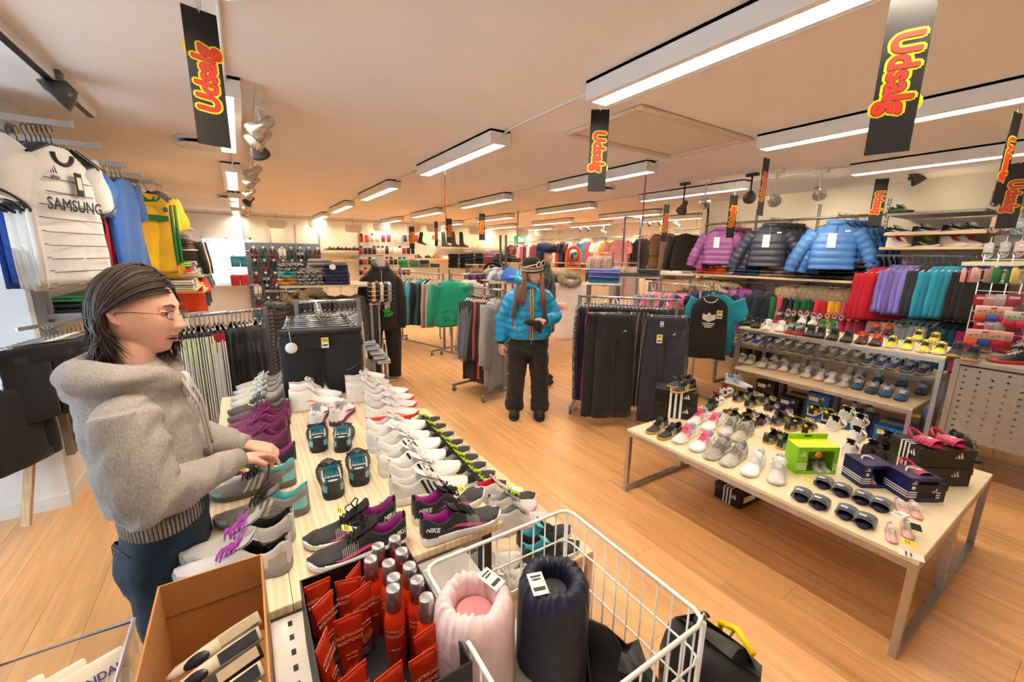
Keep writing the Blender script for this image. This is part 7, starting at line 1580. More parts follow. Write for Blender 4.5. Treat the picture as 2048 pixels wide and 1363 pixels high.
# lower rail with fur-trimmed parkas
t = thing('wall_rail', 'lower steel rail of fur-trimmed parkas under the long wall shelf', 'rail', (6.20, 2.7, 1.36)); obj('rail', MB().cyl((0, -1.75, 0), (0, 1.5, 0), .012, 10), STEEL, t)
for k in range(5): obj('bracket', MB().box((.19, -1.6+k*.75, 0), (.38, .015, .03)), GREY, t)
pk = (('#14733a', 'green'), ('#d8476e', 'pink'), ('#24211f', 'black'), ('#1b2748', 'navy'), ('#12663a', 'dark green'), ('#146c3e', 'dark green'), ('#0f5f38', 'dark green'), ('#d8242c', 'red'), ('#cf222c', 'red'), ('#f0b51c', 'yellow'), ('#eeb11a', 'yellow'), ('#d8486f', 'pink'), ('#d94a72', 'pink'), ('#d9476f', 'pink'))
def patch(t, g): o = obj('sleeve_badge', cached('bdg', lambda: MB().sph((0, 0, 0), (.006, .034, .034), 10, 8).mesh('sleeve_badge')), M('#e8e2de', .5), t, Matrix.Translation((-.225, -.02, -.29))); obj('badge_ring', cached('bdr', lambda: MB().tube([(-.004, .034*math.cos(a), .034*math.sin(a)) for a in [2*math.pi*q/14 for q in range(14)]], .006, 5, closed=True).mesh('badge_ring')), M('#c5303a', .5), o); obj('badge_mark', cached('bdm', lambda: MB().sph((-.006, 0, .004), (.004, .016, .012), 8, 6).mesh('badge_mark')), M('#23407c', .5), o)
for i, (c, nm) in enumerate(pk): garment('kid', "child's %s parka with fur-trimmed hood, %s along the lower rail" % (nm, ORD[i]), (6.20, 2.72-i*.073, 1.355), R_(-22), c, k=1.15, Tk=.75, furc='#c4a98a', extra=patch if i > 2 else None, name='child_parka', seed=i % 4)
for i, (y, c, kd, nm, mk) in enumerate(((3.75, '#2a2a26', 'kiddown', 'black down coat with a pale fur hood', 'puff'), (3.55, '#33302a', 'kiddown', 'olive-black down coat', 'puff'), (3.38, '#7d3a7c', 'snow', 'purple snowsuit with reflective cuffs', 'cloth'), (3.22, '#86408a', 'snow', 'second purple snowsuit', 'cloth'), (3.02, '#2a3348', 'snow', 'navy snowsuit hanging by its round disc', 'cloth'), (2.86, '#28303f', 'snow', 'second navy snowsuit', 'cloth'))):
    garment(kd, nm+' under the plum jackets', (6.16, y, 1.355), R_(-50), c, k=1.15, matk=mk, furc='#d8bd98' if i < 2 else None, hoodc=c if kd == 'snow' else None, seed=i % 4)
for i in range(6): garment('kiddown', 'down coat with sandy fur hood, %s behind the teal T-shirt' % ORD[i], (6.18, 4.15-i*.06, 1.355), R_(-40), ('#26241f', '#2a2823')[i % 2], k=1.05, Tk=.6, furc='#dcb98f', matk='puff', seed=i % 4)
lc = [('#e9cfcb', 'pale pink')]*4+[('#bcd0dc', 'pale blue')]*6+[('#1f5a78', 'dark teal')]*4+[('#b0286e', 'magenta')]*5
for i, (c, nm) in enumerate(lc): garment('kid', "child's %s overall, %s at the near end of the lower rail" % (nm, ORD[i]), (6.18, 1.66-i*.052, 1.16), R_(-25), c, k=1.05, Tk=.7, matk='puff', hoodc=c if i > 13 else None, seed=i % 4, name='child_overall')
t = thing('clothes_rail', 'near lower rail of pale pink, pale blue and magenta overalls', 'rail', (6.18, 1.2, 1.165)); obj('rail', MB().cyl((0, -.55, 0), (0, .55, 0), .012, 8), STEEL, t)
for s in (-.5, .5): obj('bracket', MB().box((.2, s, 0), (.4, .015, .03)), GREY, t)
uc = [('#c4182f', 'red quilted')]*3+[('#7d6fc0', 'lilac')]*5+[('#2a2a31', 'charcoal')]*2+[('#158aa6', 'teal')]*5+[('#151416', 'black')]*3
z = onx(1850, 512, 6.0).z
for i, (c, nm) in enumerate(uc): garment('kid', "child's %s jacket, %s along the rail below the shoe shelves" % (nm, ORD[i]), (6.05, 1.72-i*.047, z-(.02 if i < 3 else 0)), R_(-28 if i > 2 else -45), c, k=1.15 if i > 2 else 1.3, Tk=.7, matk='puff' if i < 3 else 'cloth', metal=True, seed=i % 4)
t = thing('clothes_rail', 'rail of red, lilac and teal jackets below the wall shoe shelves', 'rail', (6.05, 1.32, z+.005)); obj('rail', MB().cyl((0, -.5, 0), (0, .5, 0), .012, 8), STEEL, t)
for s in (-.45, .45): obj('bracket', MB().box((.26, s, 0), (.52, .015, .03)), GREY, t)
# wall shoe shelves
for k, (px, py, c, lab) in enumerate(((1775, 427, '#a8a6a3', 'grey metal shelf topped by a single green shoe'), (1768, 466, '#e9c99c', 'upper pale shoe shelf on the wall'), (1758, 494, '#e9c99c', 'lower pale shoe shelf on the wall'))):
    p = onx(px, py, 5.95); q = onx(1972, py+(2 if k else -4), 5.95); board('wall_shelf', lab, 5.95, 6.56, q.y, p.y, p.z, .025, c, 'laminate' if k else '')
    its = ((('camo', 1800, 'green and black trainer on the grey metal shelf'),), (('swblack', 1795, 'black low shoe with white mark, first on the upper wall shelf'), ('swblack', 1850, 'black low shoe with white mark, second on the upper wall shelf'), ('swblack', 1912, 'black shoe with yellow laces, first of its pair'), ('swblack', 1942, 'black shoe with yellow laces, second of its pair')), (('whitered', 1795, 'grey high-top at the start of the lower wall shelf'), ('swlime', 1850, 'grey high-top with lime mark and laces'), ('whitered', 1905, 'white high-top with red laces, first of its pair'), ('whitered', 1935, 'white high-top with red laces, second of its pair')))[k]
    for s_, x, lb in its: q = onx(x, py-2, 6.1); shoe(s_, lb, (6.12, q.y, p.z), R_(150), .27, detail=1)
# slipper wall and sock packs
xs = 5.75
t = thing('slat_panel', 'grey slotted panel carrying the small slippers', 'panel', (6.0, .62, 0))
for k in range(8): obj('slat', cached('sls_', lambda: MB().box((0, 0, 0), (.03, .62, .10)).mesh('slat')), M('#8f8a85', .5), t, Matrix.Translation((0, 0, 1.55+k*.115)))
for j, (px, py, c, nm) in enumerate(((1993, 448, '#e3b3a4', 'peach slipper'), (2018, 444, '#e3b3a4', 'peach slipper'), (2036, 452, '#9fb4b6', 'teal trimmed slipper'), (2052, 450, '#9fb4b6', 'teal trimmed slipper'), (1995, 395, '#5a3c4a', 'dark plum slipper'), (2016, 398, '#cfc8c4', 'pale slipper'), (2035, 395, '#b98cae', 'lilac slipper'), (1978, 500, '#e0d8d3', 'white and red slipper'), (2010, 498, '#d9d4cf', 'pale blue slipper'), (2040, 497, '#e0c6c6', 'pink slipper'))):
    p = onx(px, py, 5.93); sc_ = .16
    slide(None, 0, '%s hanging on the slotted panel, %s' % (nm, ORD[j]), c, '#efe9e4', '#efe9e4', mt=Matrix.Translation(p) @ Matrix.Rotation(R_(-90), 4, 'Z') @ Matrix.Rotation(R_(90), 4, 'X') @ Matrix.Scale(.75, 4), high=1)
    tag(obj('slipper_hanger', cached('slh_', lambda: MB().tube([(0, 0, .12), (-.02, 0, .06), (-.02, .02, -.03), (-.03, -.02, -.05)], .004, 5).cyl((0, 0, .10), (.06, 0, .11), .004, 5).mesh('slipper_hanger')), WHT, None, Matrix.Translation(p)), 'white plastic hanger of the %s %s' % (ORD[j], nm), 'hanger')
gx = 5.45; y0_, y1_ = onx(2060, 600, gx).y-.1, onx(1948, 600, gx).y
t = thing('wire_grid', 'white wire grid panel carrying sock packs near the cabinet', 'grid', (gx, 0, 0))
for k in range(9): obj('wire', MB().cyl((0, y0_, 1.0+k*.09), (0, y1_, 1.0+k*.09), .003, 5), WHT, t)
for k in range(6): obj('wire', MB().cyl((0, y0_+(y1_-y0_)*k/5, 0), (0, y0_+(y1_-y0_)*k/5, 1.76), .004, 5), WHT, t)
for j, (px, py, c, w_, lab) in enumerate(((1965, 547, '#e0a8ac', .17, 'clear pack of pink baby socks'), (2008, 548, '#2f8f45', .17, 'clear pack of green baby socks'), (2044, 548, '#d9c56a', .15, 'clear pack of yellow baby socks'), (1935, 547, '#d98f9a', .10, 'edge-on pack of rosy socks'))):
    p = onx(px, py, gx-.12); t = thing('sock_pack', lab+' on the wire grid', 'packet', p, R_(-72))
    obj('header', MB().box((0, 0, .085), (w_, .006, .035)), M('#e9e6c8', .4), t); obj('sock', MB().rbox((-w_*.22, 0, -.01), (w_*.34, .02, .13), .012), M(c, .8, 'cloth'), t); obj('sock', MB().rbox((w_*.22, 0, -.01), (w_*.34, .02, .13), .012), M(c, .8, 'cloth'), t)
    obj('sleeve_bag', MB().box((0, -.014, -.0), (w_, .002, .19)), M('#f5f3ee', .1, 'clear'), t); obj('label', MB().box((0, -.012, .055), (w_*.4, .002, .02)), M('#2c3f8f', .5), t); obj('peg', MB().cyl((0, 0, .10), (0, .12, .10), .004, 5), CHROME, t)
for j, (px, py, D, lab) in enumerate(((1985, 628, 5.3, 'pink card sleeve of striped tights on the wire grid'), (1968, 676, 4.95, 'pink card sleeve of striped tights, lower front'), (1985, 678, 5.1, 'pink card sleeve of striped tights, lower rear'), (2045, 640, 5.3, 'grey and red folded tights at the wire grid'))):
    p = onx(px, py, D); t = thing('tights_pack', lab, 'packet', p, R_(-70)); obj('card', MB().rbox((0, 0, .03), (.21, .03, .075), .004), M('#dba8a0' if j < 3 else '#b8b4b0', .6), t)
    for q, c in enumerate(('#d8512a', '#3a4a9c', '#b01e2c')): obj('tights_fold', MB().rbox((-.07+.07*q, 0, -.035), (.07, .045, .06), .01), M(c if j < 3 else '#b3203c', .8, 'cloth'), t)
    obj('flower_print', cached('flp', lambda: (lambda m: [m.box((-.08+.03*q, -.017, .02+.006*(q % 2)), (.016, .002, .012), 0, 0) for q in range(6)] and m)(MB()).mesh('flower_print')), M('#7d9a3a', .6), t); obj('lettering', text_mesh('MP', .03, .0006), M('#c0392b', .6), t, Matrix.Translation((0, -.0165, .048)) @ Matrix.Rotation(R_(90), 4, 'X')); obj('peg', MB().cyl((0, 0, .07), (0, .10, .07), .004, 5), CHROME, t)
for j in range(8):
    p = onx(1962+(j % 4)*22, 600 if j < 4 else 652, gx-.04); t = thing('sock_pack', 'small pink or red accessory card, %s on the wire grid' % ORD[j], 'packet', p, R_(-72)); obj('card', MB().rbox((0, 0, 0), (.09, .012, .10), .003), M(('#b3203c', '#d9a0b0', '#c9c4c0', '#a53a58')[j % 4], .5), t); obj('print', MB().box((0, -.008, .02), (.06, .002, .02)), PAPER, t)
# ================================================================ recess wall of hanging ladies' wear
xr = 8.55; zr_ = 2.22
t = thing('wall_rail', "steel rail of the ladies' wear in the recess", 'rail', (xr, 8.4, zr_)); obj('rail', MB().cyl((0, -3.6, 0), (0, 3.3, 0), .013, 8), STEEL, t)
for k in range(6): obj('bracket', MB().box((.22, -3.4+k*1.3, 0), (.45, .015, .03)), GREY, t)
board('wall_shelf', "pale shelf below the recess clothes", 8.3, 8.95, 4.45, 7.2, 1.47, .03)
board('wall_shelf', "far pale shelf below the recess clothes", 8.3, 8.95, 8.0, 11.6, 1.50, .03)
rc = ((1119, '#ece4df', 'white'), (1127, '#d9553f', 'red and white'), (1133, '#2a3f80', 'navy'), (1140, '#1a1a22', 'black'), (1147, '#23233c', 'dark'), (1153, '#7a2a68', 'plum'), (1159, '#efe9e2', 'white'), (1167, '#f1ece6', 'white'), (1175, '#4f7fb8', 'blue'), (1185, '#e0514d', 'coral'), (1194, '#e86058', 'coral'), (1205, '#f4e6da', 'cream'), (1216, '#ef8a2c', 'orange'), (1226, '#f0932f', 'orange'), (1251, '#e8a097', 'pink printed'), (1262, '#d97f6a', 'coral printed'), (1283, '#1b1917', 'black'))
for i, (px, c, nm) in enumerate(rc):
    p = onx(px, 480, xr-.02); p.z = zr_; garment('top' if i in (9, 10, 12) else 'polo', '%s top, %s from the far end of the recess rail' % (nm, ORD[i]), p, R_(-48)+rnd.uniform(-.3, .2), c, k=1.25, Tk=.8, metal=True, seed=i % 4, matk='print' if 'printed' in nm else 'cloth')
p = onx(1237, 478, 8.1); p.z = zr_; garment('polo', 'light pink blouse facing out on the recess rail', p, R_(-55), '#efa3ad', k=1.35, seed=1, metal=True)
for i in range(7): p = onx(1280+i*4, 475, xr-.15); p.z = zr_; garment('dress', 'black dress with red beads, %s beside the brown knitted mannequin' % ORD[i], p, R_(-30), '#1c1917', k=1.0, Tk=.6, seed=i % 4)
for i, (px, kd, c, k_, lab) in enumerate(((1332, 'coat', '#efe4cf', 1.0, 'cream long cardigan with dark collar'), (1339, 'dress', '#7d5f50', 1.05, 'brown knitted sleeveless dress'), (1352, 'top', '#6fae86', 1.2, 'mint green top behind the brown knitted dress'), (1372, 'sweat', '#1f1c1a', 1.15, 'black long-sleeved cardigan facing out'), (1386, 'coat', '#26221f', 1.0, 'second black cardigan near the corner'), (1379, 'dress', '#a3988a', 1.05, 'grey draped dress under the black cardigan'))):
    p = onx(px, 470, (8.0, 7.6, 8.1, 7.7, 8.1, 7.95)[i]); p.z = 2.27; garment(kd, lab, p, R_(-52), c, k=k_, seed=i % 4, matk='heather' if i == 1 else 'cloth')
p0, p1 = onx(1310, 470, 7.75), onx(1400, 468, 7.9); tag(obj('clothes_rail', MB().cyl((p0.x, p0.y, 2.275), (p1.x, p1.y, 2.275), .01, 8).cyl((p0.x+.1, p0.y-.05, 2.275), (p0.x+.1, p0.y-.05, HCEIL-.001), .006, 6).cyl((p1.x, p1.y+.1, 2.275), (p1.x, p1.y+.1, HCEIL-.001), .006, 6), STEEL), 'ceiling-hung rail with cardigans near the wall corner', 'rail')
# brown dress mannequin
mp = onx(1309, 540, 7.6); mp.z = 1.30
t = thing('mannequin', 'half mannequin in a brown cable-knit dress in front of the recess', 'mannequin', (mp.x, mp.y, 1.2), R_(-60))
obj('dress', MB().loft(tors([(.19, .13, 0, 0, 0), (.16, .12, .35, 0, 0), (.125, .10, .52, 0, 0), (.16, .12, .72, 0, 0), (.15, .11, .88, 0, 0), (.11, .08, .98, 0, 0)])), M('#6e4a36', .9, 'plaid'), t)
obj('belt', MB().loft(tors([(.130, .105, .51, 0, 0), (.130, .105, .57, 0, 0)])), M('#2a1f19', .5), t)
obj('skin_form', MB().loft(tors([(.16, .10, .88, 0, .01), (.13, .085, 1.0, 0, .01), (.055, .055, 1.05, 0, 0), (.05, .05, 1.15, 0, 0), (.045, .045, 1.16, 0, 0)])), M('#e8cdb4', .5), t)
for s in (-1, 1): obj('arm_cap', MB().sph((s*.165, 0, .92), (.045, .05, .07), 12, 8), M('#e8cdb4', .5), t)
obj('pole', MB().cyl((0, 0, -1.2), (0, 0, 0), .015, 8).lathe([(.18, -1.2), (.18, -1.19), (.02, -1.18)], 18), STEEL, t)
tag(obj('standing_mirror', MB().box((0, 0, 0), (.03, .04, 1.4)).box((.32, 0, 0), (.03, .04, 1.4)).box((.16, 0, .70), (.35, .04, .03)), M('#6d6a80', .4, 'steel', .4), None, Matrix.Translation(dep(1246, 505, 8.6)) @ Matrix.Rotation(R_(-60), 4, 'Z')), 'tall narrow grey frame beside the black dresses', 'frame')
for i, (y, c, nm) in enumerate(((6.9, '#e9e2d8', 'white'), (6.4, '#3c9a5c', 'green'), (5.9, '#d8642c', 'orange'), (5.5, '#efece6', 'white'), (5.3, '#efece6', 'white'), (5.0, '#efece6', 'white'))): folded('%s folded top, %s along the recess shelf' % (nm, ORD[i]), (8.5, y, 1.47), R_(90), (.3, .32, .07), c, seed=i)
# gridwall racks with small hangers in front of the recess
for k, (px0, px1, py, D) in enumerate(((1180, 1225, 505, 8.2), (1228, 1275, 525, 7.6))):
    a, b = dep(px0, py, D), dep(px1, py, D); a.z = b.z = a.z; rack('white-hanger rack %s the pink blouse' % ('below' if k else 'behind and below'), a, b, a.z, foot=.25)
    for i in range(9): p = a.lerp(b, (i+.5)/9); garment('top', 'pale slip top, %s on the white-hanger rack %s' % (ORD[i], 'two' if k else 'one'), p, face(p)+R_(60), ('#e9dcd6', '#cfc4bd', '#e0a59a', '#d9d2cb')[i % 4], k=.9, Tk=.6, hng=WHT, seed=i % 4)
# ================================================================ people
def fuse(m, vox, it=4, disp=None):
    me = m.mesh('fuse'); o = bpy.data.objects.new('fuse', me); COL.objects.link(o)
    r = o.modifiers.new('r', 'REMESH'); r.mode = 'VOXEL'; r.voxel_size = vox; r.use_smooth_shade = True
    s = o.modifiers.new('s', 'SMOOTH'); s.iterations = it; s.factor = .5
    dg = bpy.context.evaluated_depsgraph_get(); out = bpy.data.meshes.new_from_object(o.evaluated_get(dg)); bpy.data.objects.remove(o)
    if disp:
        for v in out.vertices: v.co = disp(v.co)
    for p in out.polygons: p.use_smooth = True
    out.materials.clear(); out.materials.append(None); return out
def g2(u, s): return math.exp(-(u/s)**2)
def head_mb(open_mouth=False, male=False):
    m = MB(); nu, nv = 88, 100; rings = []
    for j in range(nv+1):
        ph = -math.pi/2+math.pi*(j*.985+.0075*nv)/nv; z = .118*math.sin(ph); c = max(.0, math.cos(ph))**.86
        lo = max(0, -z/.118)
        rx = .0735*c*(1-.20*lo**1.6); ring = []
        for i in range(nu):
            a = 2*math.pi*i/nu; ca, sa = math.cos(a), math.sin(a)
            x = rx*ca; fr = sa < 0       # front is -y
            ry = (.092 if fr else .096*(1-.38*lo**1.3))*c
            y = ry*sa*(1 if not fr else abs(sa)**.12)
            if fr:
                f = abs(sa)**.6
                y += -.010*lo*f*(c)
                nz = g2(x, .0095+.006*max(0, (.02-z)/.05 if z < .02 else 0))*(.004*g2(z-.018, .02)+.013*g2(z+.004, .016)+.021*g2(z+.024, .0125))
                nz += .007*(g2(x-.0125, .007)+g2(x+.0125, .007))*g2(z+.029, .008)
                y -= f*(nz+.005*g2(z-.036, .010)*g2(abs(x)-.022, .022)+.0045*g2(abs(x)-.044, .016)*g2(z+.020, .018)
                        + .0055*g2(x, .020)*g2(z+.0535, .0055)+.006*g2(x, .018)*g2(z+.0685, .006)+.013*g2(x, .020)*g2(z+.098, .014)+.003*g2(z+.045, .02)*g2(x, .03))
                y += f*(.0105*g2(abs(x)-.031, .014)*g2(z-.013, .0105)+(.006+(.006 if open_mouth else 0))*g2(x, .021)*g2(z+.0612, .0030+(.0025 if open_mouth else 0))+.002*g2(abs(x)-.020, .006)*g2(z+.04, .02))
            ring.append((x, y, z))
        rings.append(ring)
    m.loft(rings)
    for s in (-1, 1):      # ears
        m.tube([(s*.071, .010, .022), (s*.080, .020, .024), (s*.082, .028, .008), (s*.077, .022, -.012), (s*.070, .010, -.024)], 0, 8, rads=[.006, .007, .007, .007, .006])
        m.sph((s*.073, .014, 0), (.006, .012, .02), 8, 6)
    return m
def eye_set(t, mt, iris='#4a3420', smile=True, teeth=False, lip='#b9685e', brow='#4a3628'):
    for s in (-1, 1):
        e = obj('eye', cached('eye', lambda: MB().sph((0, 0, 0), .0118, 16, 12).mesh('eye')), M('#f0ece6', .25), t, mt @ Matrix.Translation((s*.030, -.0700, .012)))
        obj('iris', cached('iris', lambda: MB().sph((0, -.0095, 0), (.0055, .0032, .0055), 12, 8).mesh('iris')), M(iris, .2), e)
        obj('eyelid', cached('lid', lambda: MB().loft([[(.0132*math.cos(a)*math.cos(b), -.0132*math.cos(b)*math.sin(a), .0132*math.sin(b)) for a in [math.pi*q/12 for q in range(13)]] for b in (R_(8), R_(28), R_(50), R_(75))], c0=False, c1=False, closed=False).loft([[(.0130*math.cos(a)*math.cos(b), -.0130*math.cos(b)*math.sin(a), .0130*math.sin(b)) for a in [math.pi*q/12 for q in range(13)]][::-1] for b in (R_(-26), R_(-45), R_(-70))], c0=False, c1=False, closed=False).mesh('lid')), M('#e0a992', .55, 'skin'), e)
        obj('lashes', cached('lash', lambda: MB().tube([(.0135*math.cos(a), -.0135*math.sin(a), .0036) for a in [math.pi*(q+1)/12 for q in range(11)]], .0010, 5).mesh('lashes')), M('#2b1d18', .6), e)
        obj('eyebrow', MB().tube([(s*.014, -.092, .032), (s*.028, -.091, .037), (s*.044, -.079, .034)], 0, 6, rads=[.0022, .0028, .0012], flat=1.4), M(brow, .8), t, mt)
    LP = M(lip, .45, 'skin'); c = .004 if smile else 0
    def li(z, d, r, up):
        return MB().tube([(x*.024, -.0935+d+.016*x*x, z+c*x*x*(1.3 if up else .7)+(0 if up else 0)) for x in [-1, -.6, -.25, 0, .25, .6, 1]], 0, 8, rads=[.0008, r*.8, r, r*.85 if up else r, r, r*.8, .0008])
    obj('upper_lip', li(-.0555, 0, .0030, True), LP, t, mt); obj('lower_lip', li(-.0690 if teeth else -.0660, .001, .0034, False), LP, t, mt)
    if teeth:
        obj('mouth_cavity', MB().sph((0, -.087, -.0615), (.018, .007, .0055), 14, 8), M('#4a1c1c', .6), t, mt)
        obj('teeth', MB().tube([(x*.016, -.0925+.012*x*x, -.0585) for x in (-1, -.5, 0, .5, 1)], .0028, 6, flat=1.0), M('#f3eee4', .3), t, mt)
def hand_mb(m, wrist, fwd, up, curl, thumb=.5, side=1, sc=1.0):
    """wrist, direction of the fingers, back-of-hand normal; side +1 puts the thumb on the local +x side"""
    f = Vector(fwd).normalized(); u = Vector(up); u = (u-f*u.dot(f)).normalized(); x = f.cross(u)*side
    P = lambda a, b, c: Vector(wrist)+x*(a*sc)+f*(b*sc)+u*(c*sc)
    rg = []
    for b, w, h, cz in ((-.012, .026, .019, 0), (.01, .028, .018, 0), (.035, .037, .016, 0), (.06, .041, .0145, .001), (.082, .040, .012, 0), (.09, .034, .008, -.001)):
        rg.append([P(w*math.cos(a), b, cz+h*math.sin(a)) for a in [2*math.pi*q/14*side for q in range(14)]])
    m.loft(rg)
    for k, (ox, L_) in enumerate(((.029, .068), (.010, .076), (-.010, .071), (-.028, .056))):
        cu = curl[k] if hasattr(curl, '__len__') else curl; a = 0; p = [P(ox, .062, 0), P(ox, .084, 0)]; b, c = .084, 0.0
        for q, (sg, ww) in enumerate(((.45, .8), (.30, 1.1), (.25, .8))):
            a += cu*ww; b += L_*sg*math.cos(a); c -= L_*sg*math.sin(a); p.append(P(ox*(1+.1*q), b, c))
        m.tube(p, 0, 9, rads=[.0075*sc, .0092*sc, .0088*sc, .0078*sc, .0062*sc])
    tb = [P(.022, .012, -.006), P(.040, .034, -.012), P(.047+.004, .058, -.016-.012*thumb), P(.046-.02*thumb, .080, -.022-.022*thumb)]
    m.tube(tb, 0, 9, rads=[.013*sc, .012*sc, .0095*sc, .0075*sc])
    return m
SKIN = M('#e8b49c', .5, 'skin')
def strands(paths, r0, col, n=5, name='hair', t=None, mt=None, jit=.004, seed=1):
    m = MB(); r = random.Random(seed)
    for p in paths:
        j = Vector((r.uniform(-jit, jit), r.uniform(-jit, jit), r.uniform(-jit, jit))); L_ = len(p); rr = r0*r.uniform(.7, 1.2)
        m.tube([Vector(q)+j*(i/L_) for i, q in enumerate(p)], 0, n, rads=[rr*(.7+.6*math.sin(math.pi*min(1, i/L_+.2)))*(1 if i < L_-2 else (.6 if i == L_-2 else .12)) for i in range(L_)], flat=.5)
    return obj(name, m, col, t, mt)
# ---------------------------------------------------------------- shop assistant in the grey hooded sweatshirt (faces +X)
P0 = Vector((-.285, 1.56, 0))
t = thing('person', 'woman with dark shoulder-length hair and glasses, grey hooded sweatshirt and jeans, tying a shoe', 'person', P0, R_(90))
def Lw(x, y, z): return (y-P0.y, -(x-P0.x), z)         # world -> her own frame
hm = Matrix.Translation(Lw(-.262, 1.575, 1.520)) @ Matrix.Rotation(R_(-20), 4, 'Z') @ Matrix.Rotation(R_(7), 4, 'X') @ Matrix.Rotation(R_(2), 4, 'Y')
hd = head_mb(True).xf(hm)
bd = MB(); bd.v, bd.f, bd.m, bd.sm = list(hd.v), list(hd.f), list(hd.m), list(hd.sm)
bd.tube([Lw(-.275, 1.57, 1.45), Lw(-.30, 1.565, 1.38), Lw(-.32, 1.56, 1.28)], 0, 16, rads=[.050, .052, .055])
bd.loft([[(x*math.cos(a), y*math.sin(a)+oy, z) for a in [2*math.pi*q/20 for q in range(20)]] for x, y, z, oy in ((.12, .07, .90, .0), (.115, .07, 1.05, .01), (.11, .07, 1.2, .02), (.10, .06, 1.28, .025), (.06, .045, 1.34, .03))])
AR = {}
for s, sh_, el, wr in ((-1, (-.300, 1.405, 1.265), (-.275, 1.345, 1.05), (-.085, 1.555, 1.022)), (1, (-.30, 1.70, 1.275), (-.24, 1.77, 1.06), (-.06, 1.685, 1.018))):
    bd.tube([Vector(Lw(*sh_)).lerp(Vector(Lw(*el)), .3), Lw(*el), Lw(*wr)], 0, 12, rads=[.034, .034, .026]); AR[s] = (sh_, el, wr)
hand_mb(bd, Lw(-.075, 1.567, 1.020), Vector(Lw(.02, 1.640, .982))-Vector(Lw(-.075, 1.567, 1.020)), (.25, 0, 1), (.45, .62, .75, .85), .9, 1)
hand_mb(bd, Lw(-.055, 1.69, 1.016), Vector(Lw(.04, 1.680, .975))-Vector(Lw(-.055, 1.69, 1.016)), (0, .1, 1), (.7, .75, .8, .9), .8, -1)
obj('body', fuse(bd, .0030, 2), SKIN, t)
eye_set(t, hm, '#5a4634', teeth=True, lip='#b0605c', brow='#5b4636')
hoo = MB()
hoo.loft([[(x*math.copysign(abs(math.cos(a))**.9, math.cos(a)), y*math.sin(a)+oy, z) for a in [2*math.pi*q/28 for q in range(28)]] for x, y, z, oy in ((.156, .102, .905, -.008), (.156, .102, .955, -.006), (.172, .124, .98, .0), (.168, .128, 1.08, .006), (.160, .130, 1.20, .016), (.155, .12, 1.28, .024), (.13, .10, 1.345, .025), (.09, .07, 1.385, .02))])
for s in (-1, 1):
    sh_, el, wr = AR[s]; a, b, c = Vector(Lw(*sh_)), Vector(Lw(*el)), Vector(Lw(*wr))
    if s < 0: near_ = MB().sph(a+Vector((.012, .0, -.012)), (.074, .080, .078), 18, 12)
    (near_ if s < 0 else hoo).tube([a+Vector((0, .0, .02)), a.lerp(b, .35), a.lerp(b, .75), b, b.lerp(c, .25), b.lerp(c, .55), b.lerp(c, .84), b.lerp(c, .98)], 0, 18, rads=[.072, .084, .082, .080, .068, .056, .047, .037])
hoo.tube([Lw(-.200, 1.565, 1.315), Lw(-.225, 1.475, 1.345), Lw(-.31, 1.445, 1.362), Lw(-.375, 1.47, 1.37), Lw(-.405, 1.56, 1.355), Lw(-.375, 1.65, 1.37), Lw(-.31, 1.69, 1.362), Lw(-.225, 1.66, 1.345), Lw(-.200, 1.60, 1.315)], 0, 14, rads=[.028, .038, .044, .050, .054, .050, .044, .038, .028])
hoo.tube([Lw(-.33, 1.50, 1.345), Lw(-.395, 1.53, 1.335), Lw(-.425, 1.57, 1.315), Lw(-.395, 1.61, 1.335), Lw(-.33, 1.63, 1.345)], 0, 12, rads=[.045, .045, .04, .045, .045])
def crease(v):
    w = Vector((v.x*5, v.y*5, v.z*9)); k = noise.noise(w)*.011+noise.noise(w*2.3+Vector((3, 1, 7)))*.007
    k += .0035*math.sin(v.z*48+v.x*30+v.y*25+5*noise.noise(w))
    if v.z < .965: k *= .25
    n = Vector((v.x, v.y-.03, 0)); n = n.normalized() if n.length > .01 else Vector((0, 0, 1)); return v+n*k
HG = M('#a39c96', .9, 'heather')
obj('hooded_sweatshirt', fuse(hoo, .0055, 6, crease), HG, t)
def crease2(v):
    w = v*11; return v+Vector((noise.noise(w), noise.noise(w+Vector((7, 1, 3))), noise.noise(w+Vector((2, 8, 5)))))*.009+Vector((0, -.004*math.sin(v.y*90+v.z*55+5*noise.noise(v*7)), 0))
obj('sleeve', fuse(near_, .005, 3, crease2), HG, t)
rb = MB()
for q in range(70): a = 2*math.pi*q/70; rb.tube([(.164*math.cos(a), .106*math.sin(a)-.008, .902), (.165*math.cos(a), .107*math.sin(a)-.007, .958)], .0042, 5)
obj('waistband_rib', rb, HG, t)['kind'] = 'stuff'
obj('cuff', MB().tube([Vector(Lw(*AR[-1][2])).lerp(Vector(Lw(*AR[-1][1])), q) for q in (-.06, .06, .22)], 0, 18, rads=[.036, .039, .043]), HG, t)
obj('cuff', MB().tube([Vector(Lw(*AR[1][2])).lerp(Vector(Lw(*AR[1][1])), q) for q in (-.06, .06, .22)], 0, 18, rads=[.036, .039, .043]), HG, t)
for s in (1.52, 1.60): obj('hood_cord', MB().tube([Lw(-.185, s, 1.33), Lw(-.150, s-.01, 1.24), Lw(-.142, s-.012, 1.13), Lw(-.140, s, 1.08)], .0045, 6), M('#b9b2aa', .8), t); 
obj('cord_tip', MB().cyl(Lw(-.140, 1.52, 1.085), Lw(-.140, 1.52, 1.06), .004, 8), M('#b98a4a', .3, '', .9), t)
obj('undershirt', MB().sph(Lw(-.185, 1.57, 1.30), (.035, .02, .04), 14, 10), M('#e6e6ea', .8, 'cloth'), t)
jn = MB()
